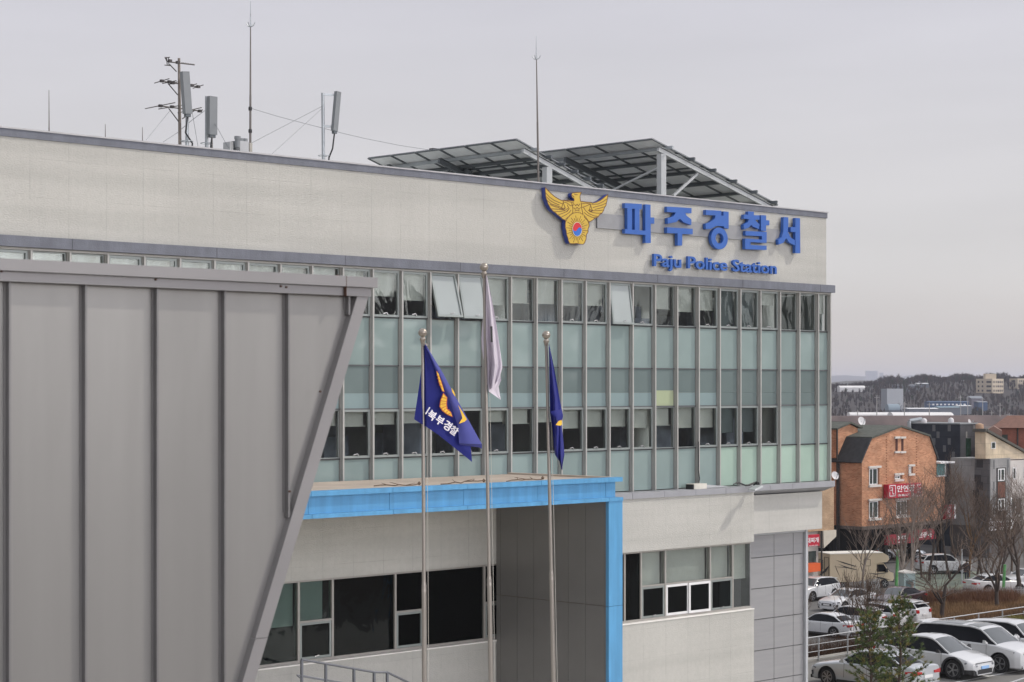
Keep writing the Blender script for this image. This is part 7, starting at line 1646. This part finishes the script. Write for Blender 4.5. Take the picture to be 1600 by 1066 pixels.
shed('shed', 'shed', 'pale roofed shed high on the hill left of the beige block', 1434, 1452, 598.5, 603.5, 1440, M_gy, M_wr, 14)
shed('shed', 'shed', 'mauve grey warehouse under the beige five storey block', 1518, 1536, 619, 634, 1180, pm('mauve_wall', (0.20, 0.19, 0.22), .8), M_gyr, 14)
shed('shed', 'shed', 'blue fronted shed right of the mauve grey warehouse', 1529, 1543, 627, 634, 1150, M_bl, M_gyr, 12)
shed('shed', 'shed', 'low white shed far right in the valley', 1504, 1526, 650.5, 655, 880, M_gy, M_wr, 10)
# embankment road with a line of poles
q = MB(); A, B = atd(1150, 663, 800), atd(1700, 660, 860); q.hexa([(A.x, A.y - 14, ZL - 1), (B.x, B.y - 14, ZL - 1), (B.x, B.y + 14, ZL - 1), (A.x, A.y + 14, ZL - 1), (A.x, A.y - 3, A.z + 3.2), (B.x, B.y - 3, B.z + 3.2), (B.x, B.y + 3, B.z + 3.2), (A.x, A.y + 3, A.z + 3.2)]); struct(q, 'railway_embankment', pm('embankment_scrub', (0.10, 0.072, 0.066), .95, 0, .5, .1))
M_pole = pm('pale_concrete_pole', (0.40, 0.39, 0.38), .8)
PL = ((1340, 640, 664, 'leftmost utility pole in the valley beyond the brick house'), (1370, 618, 668, 'tall utility pole in the valley right of the satellite dish'), (1413, 628, 655, 'utility pole in front of the left end of the long white greenhouse'), (1452, 629, 662, 'tall utility pole in front of the long white greenhouse'), (1501, 618, 640, 'utility pole beside the blue workshop'), (1512, 619, 637, 'utility pole at the right end of the blue workshop'), (1535.5, 621, 640, 'utility pole below the beige five storey block'), (1562.5, 630, 664, 'tall pale utility pole left of the red brick house'), (1549.5, 642, 656, 'short utility pole left of the tallest pale pole'), (1577, 645, 660, 'short utility pole above the red brick house roof'), (1505.5, 652, 662, 'short utility pole behind the slate building roof'))
for x, y0, y1, lb in PL:
    d = 840 if y1 > 650 else 1000; a, b = atd(x, y1, d), atd(x, y0, d); a.z = min(a.z, 0); q = MB(); q.tube((a.x, d, ZL - 1), (b.x, d, b.z), .26, .17, 6); o = thing('utility_pole', lb, 'utility pole', (a.x, d, ZL - 1), 'W', group='utility poles across the valley'); q.build('pole', M_pole, o); q = MB(); q.box(b.x - 1.0, b.x + 1.0, d - .08, d + .08, b.z - 1.0, b.z - .8); q.build('crossarm', M_pole, o)

# ------------------------------------------------------------------ air
q = MB(); q.box(-6500, 6600, -360, 15500, ZL - 2.0, 105.0)
hz_m = bpy.data.materials.new('haze'); hz_m.use_nodes = True; n = hz_m.node_tree.nodes; l = hz_m.node_tree.links; n.clear()
oo = n.new('ShaderNodeOutputMaterial'); pv = n.new('ShaderNodeVolumePrincipled'); pv.inputs['Color'].default_value = (0.73, 0.76, 0.88, 1); pv.inputs['Density'].default_value = 0.000105; pv.inputs['Anisotropy'].default_value = 0.0
l.new(pv.outputs[0], oo.inputs['Volume'])
HAZE = q.build('haze', hz_m, None); HAZE['kind'] = 'stuff'
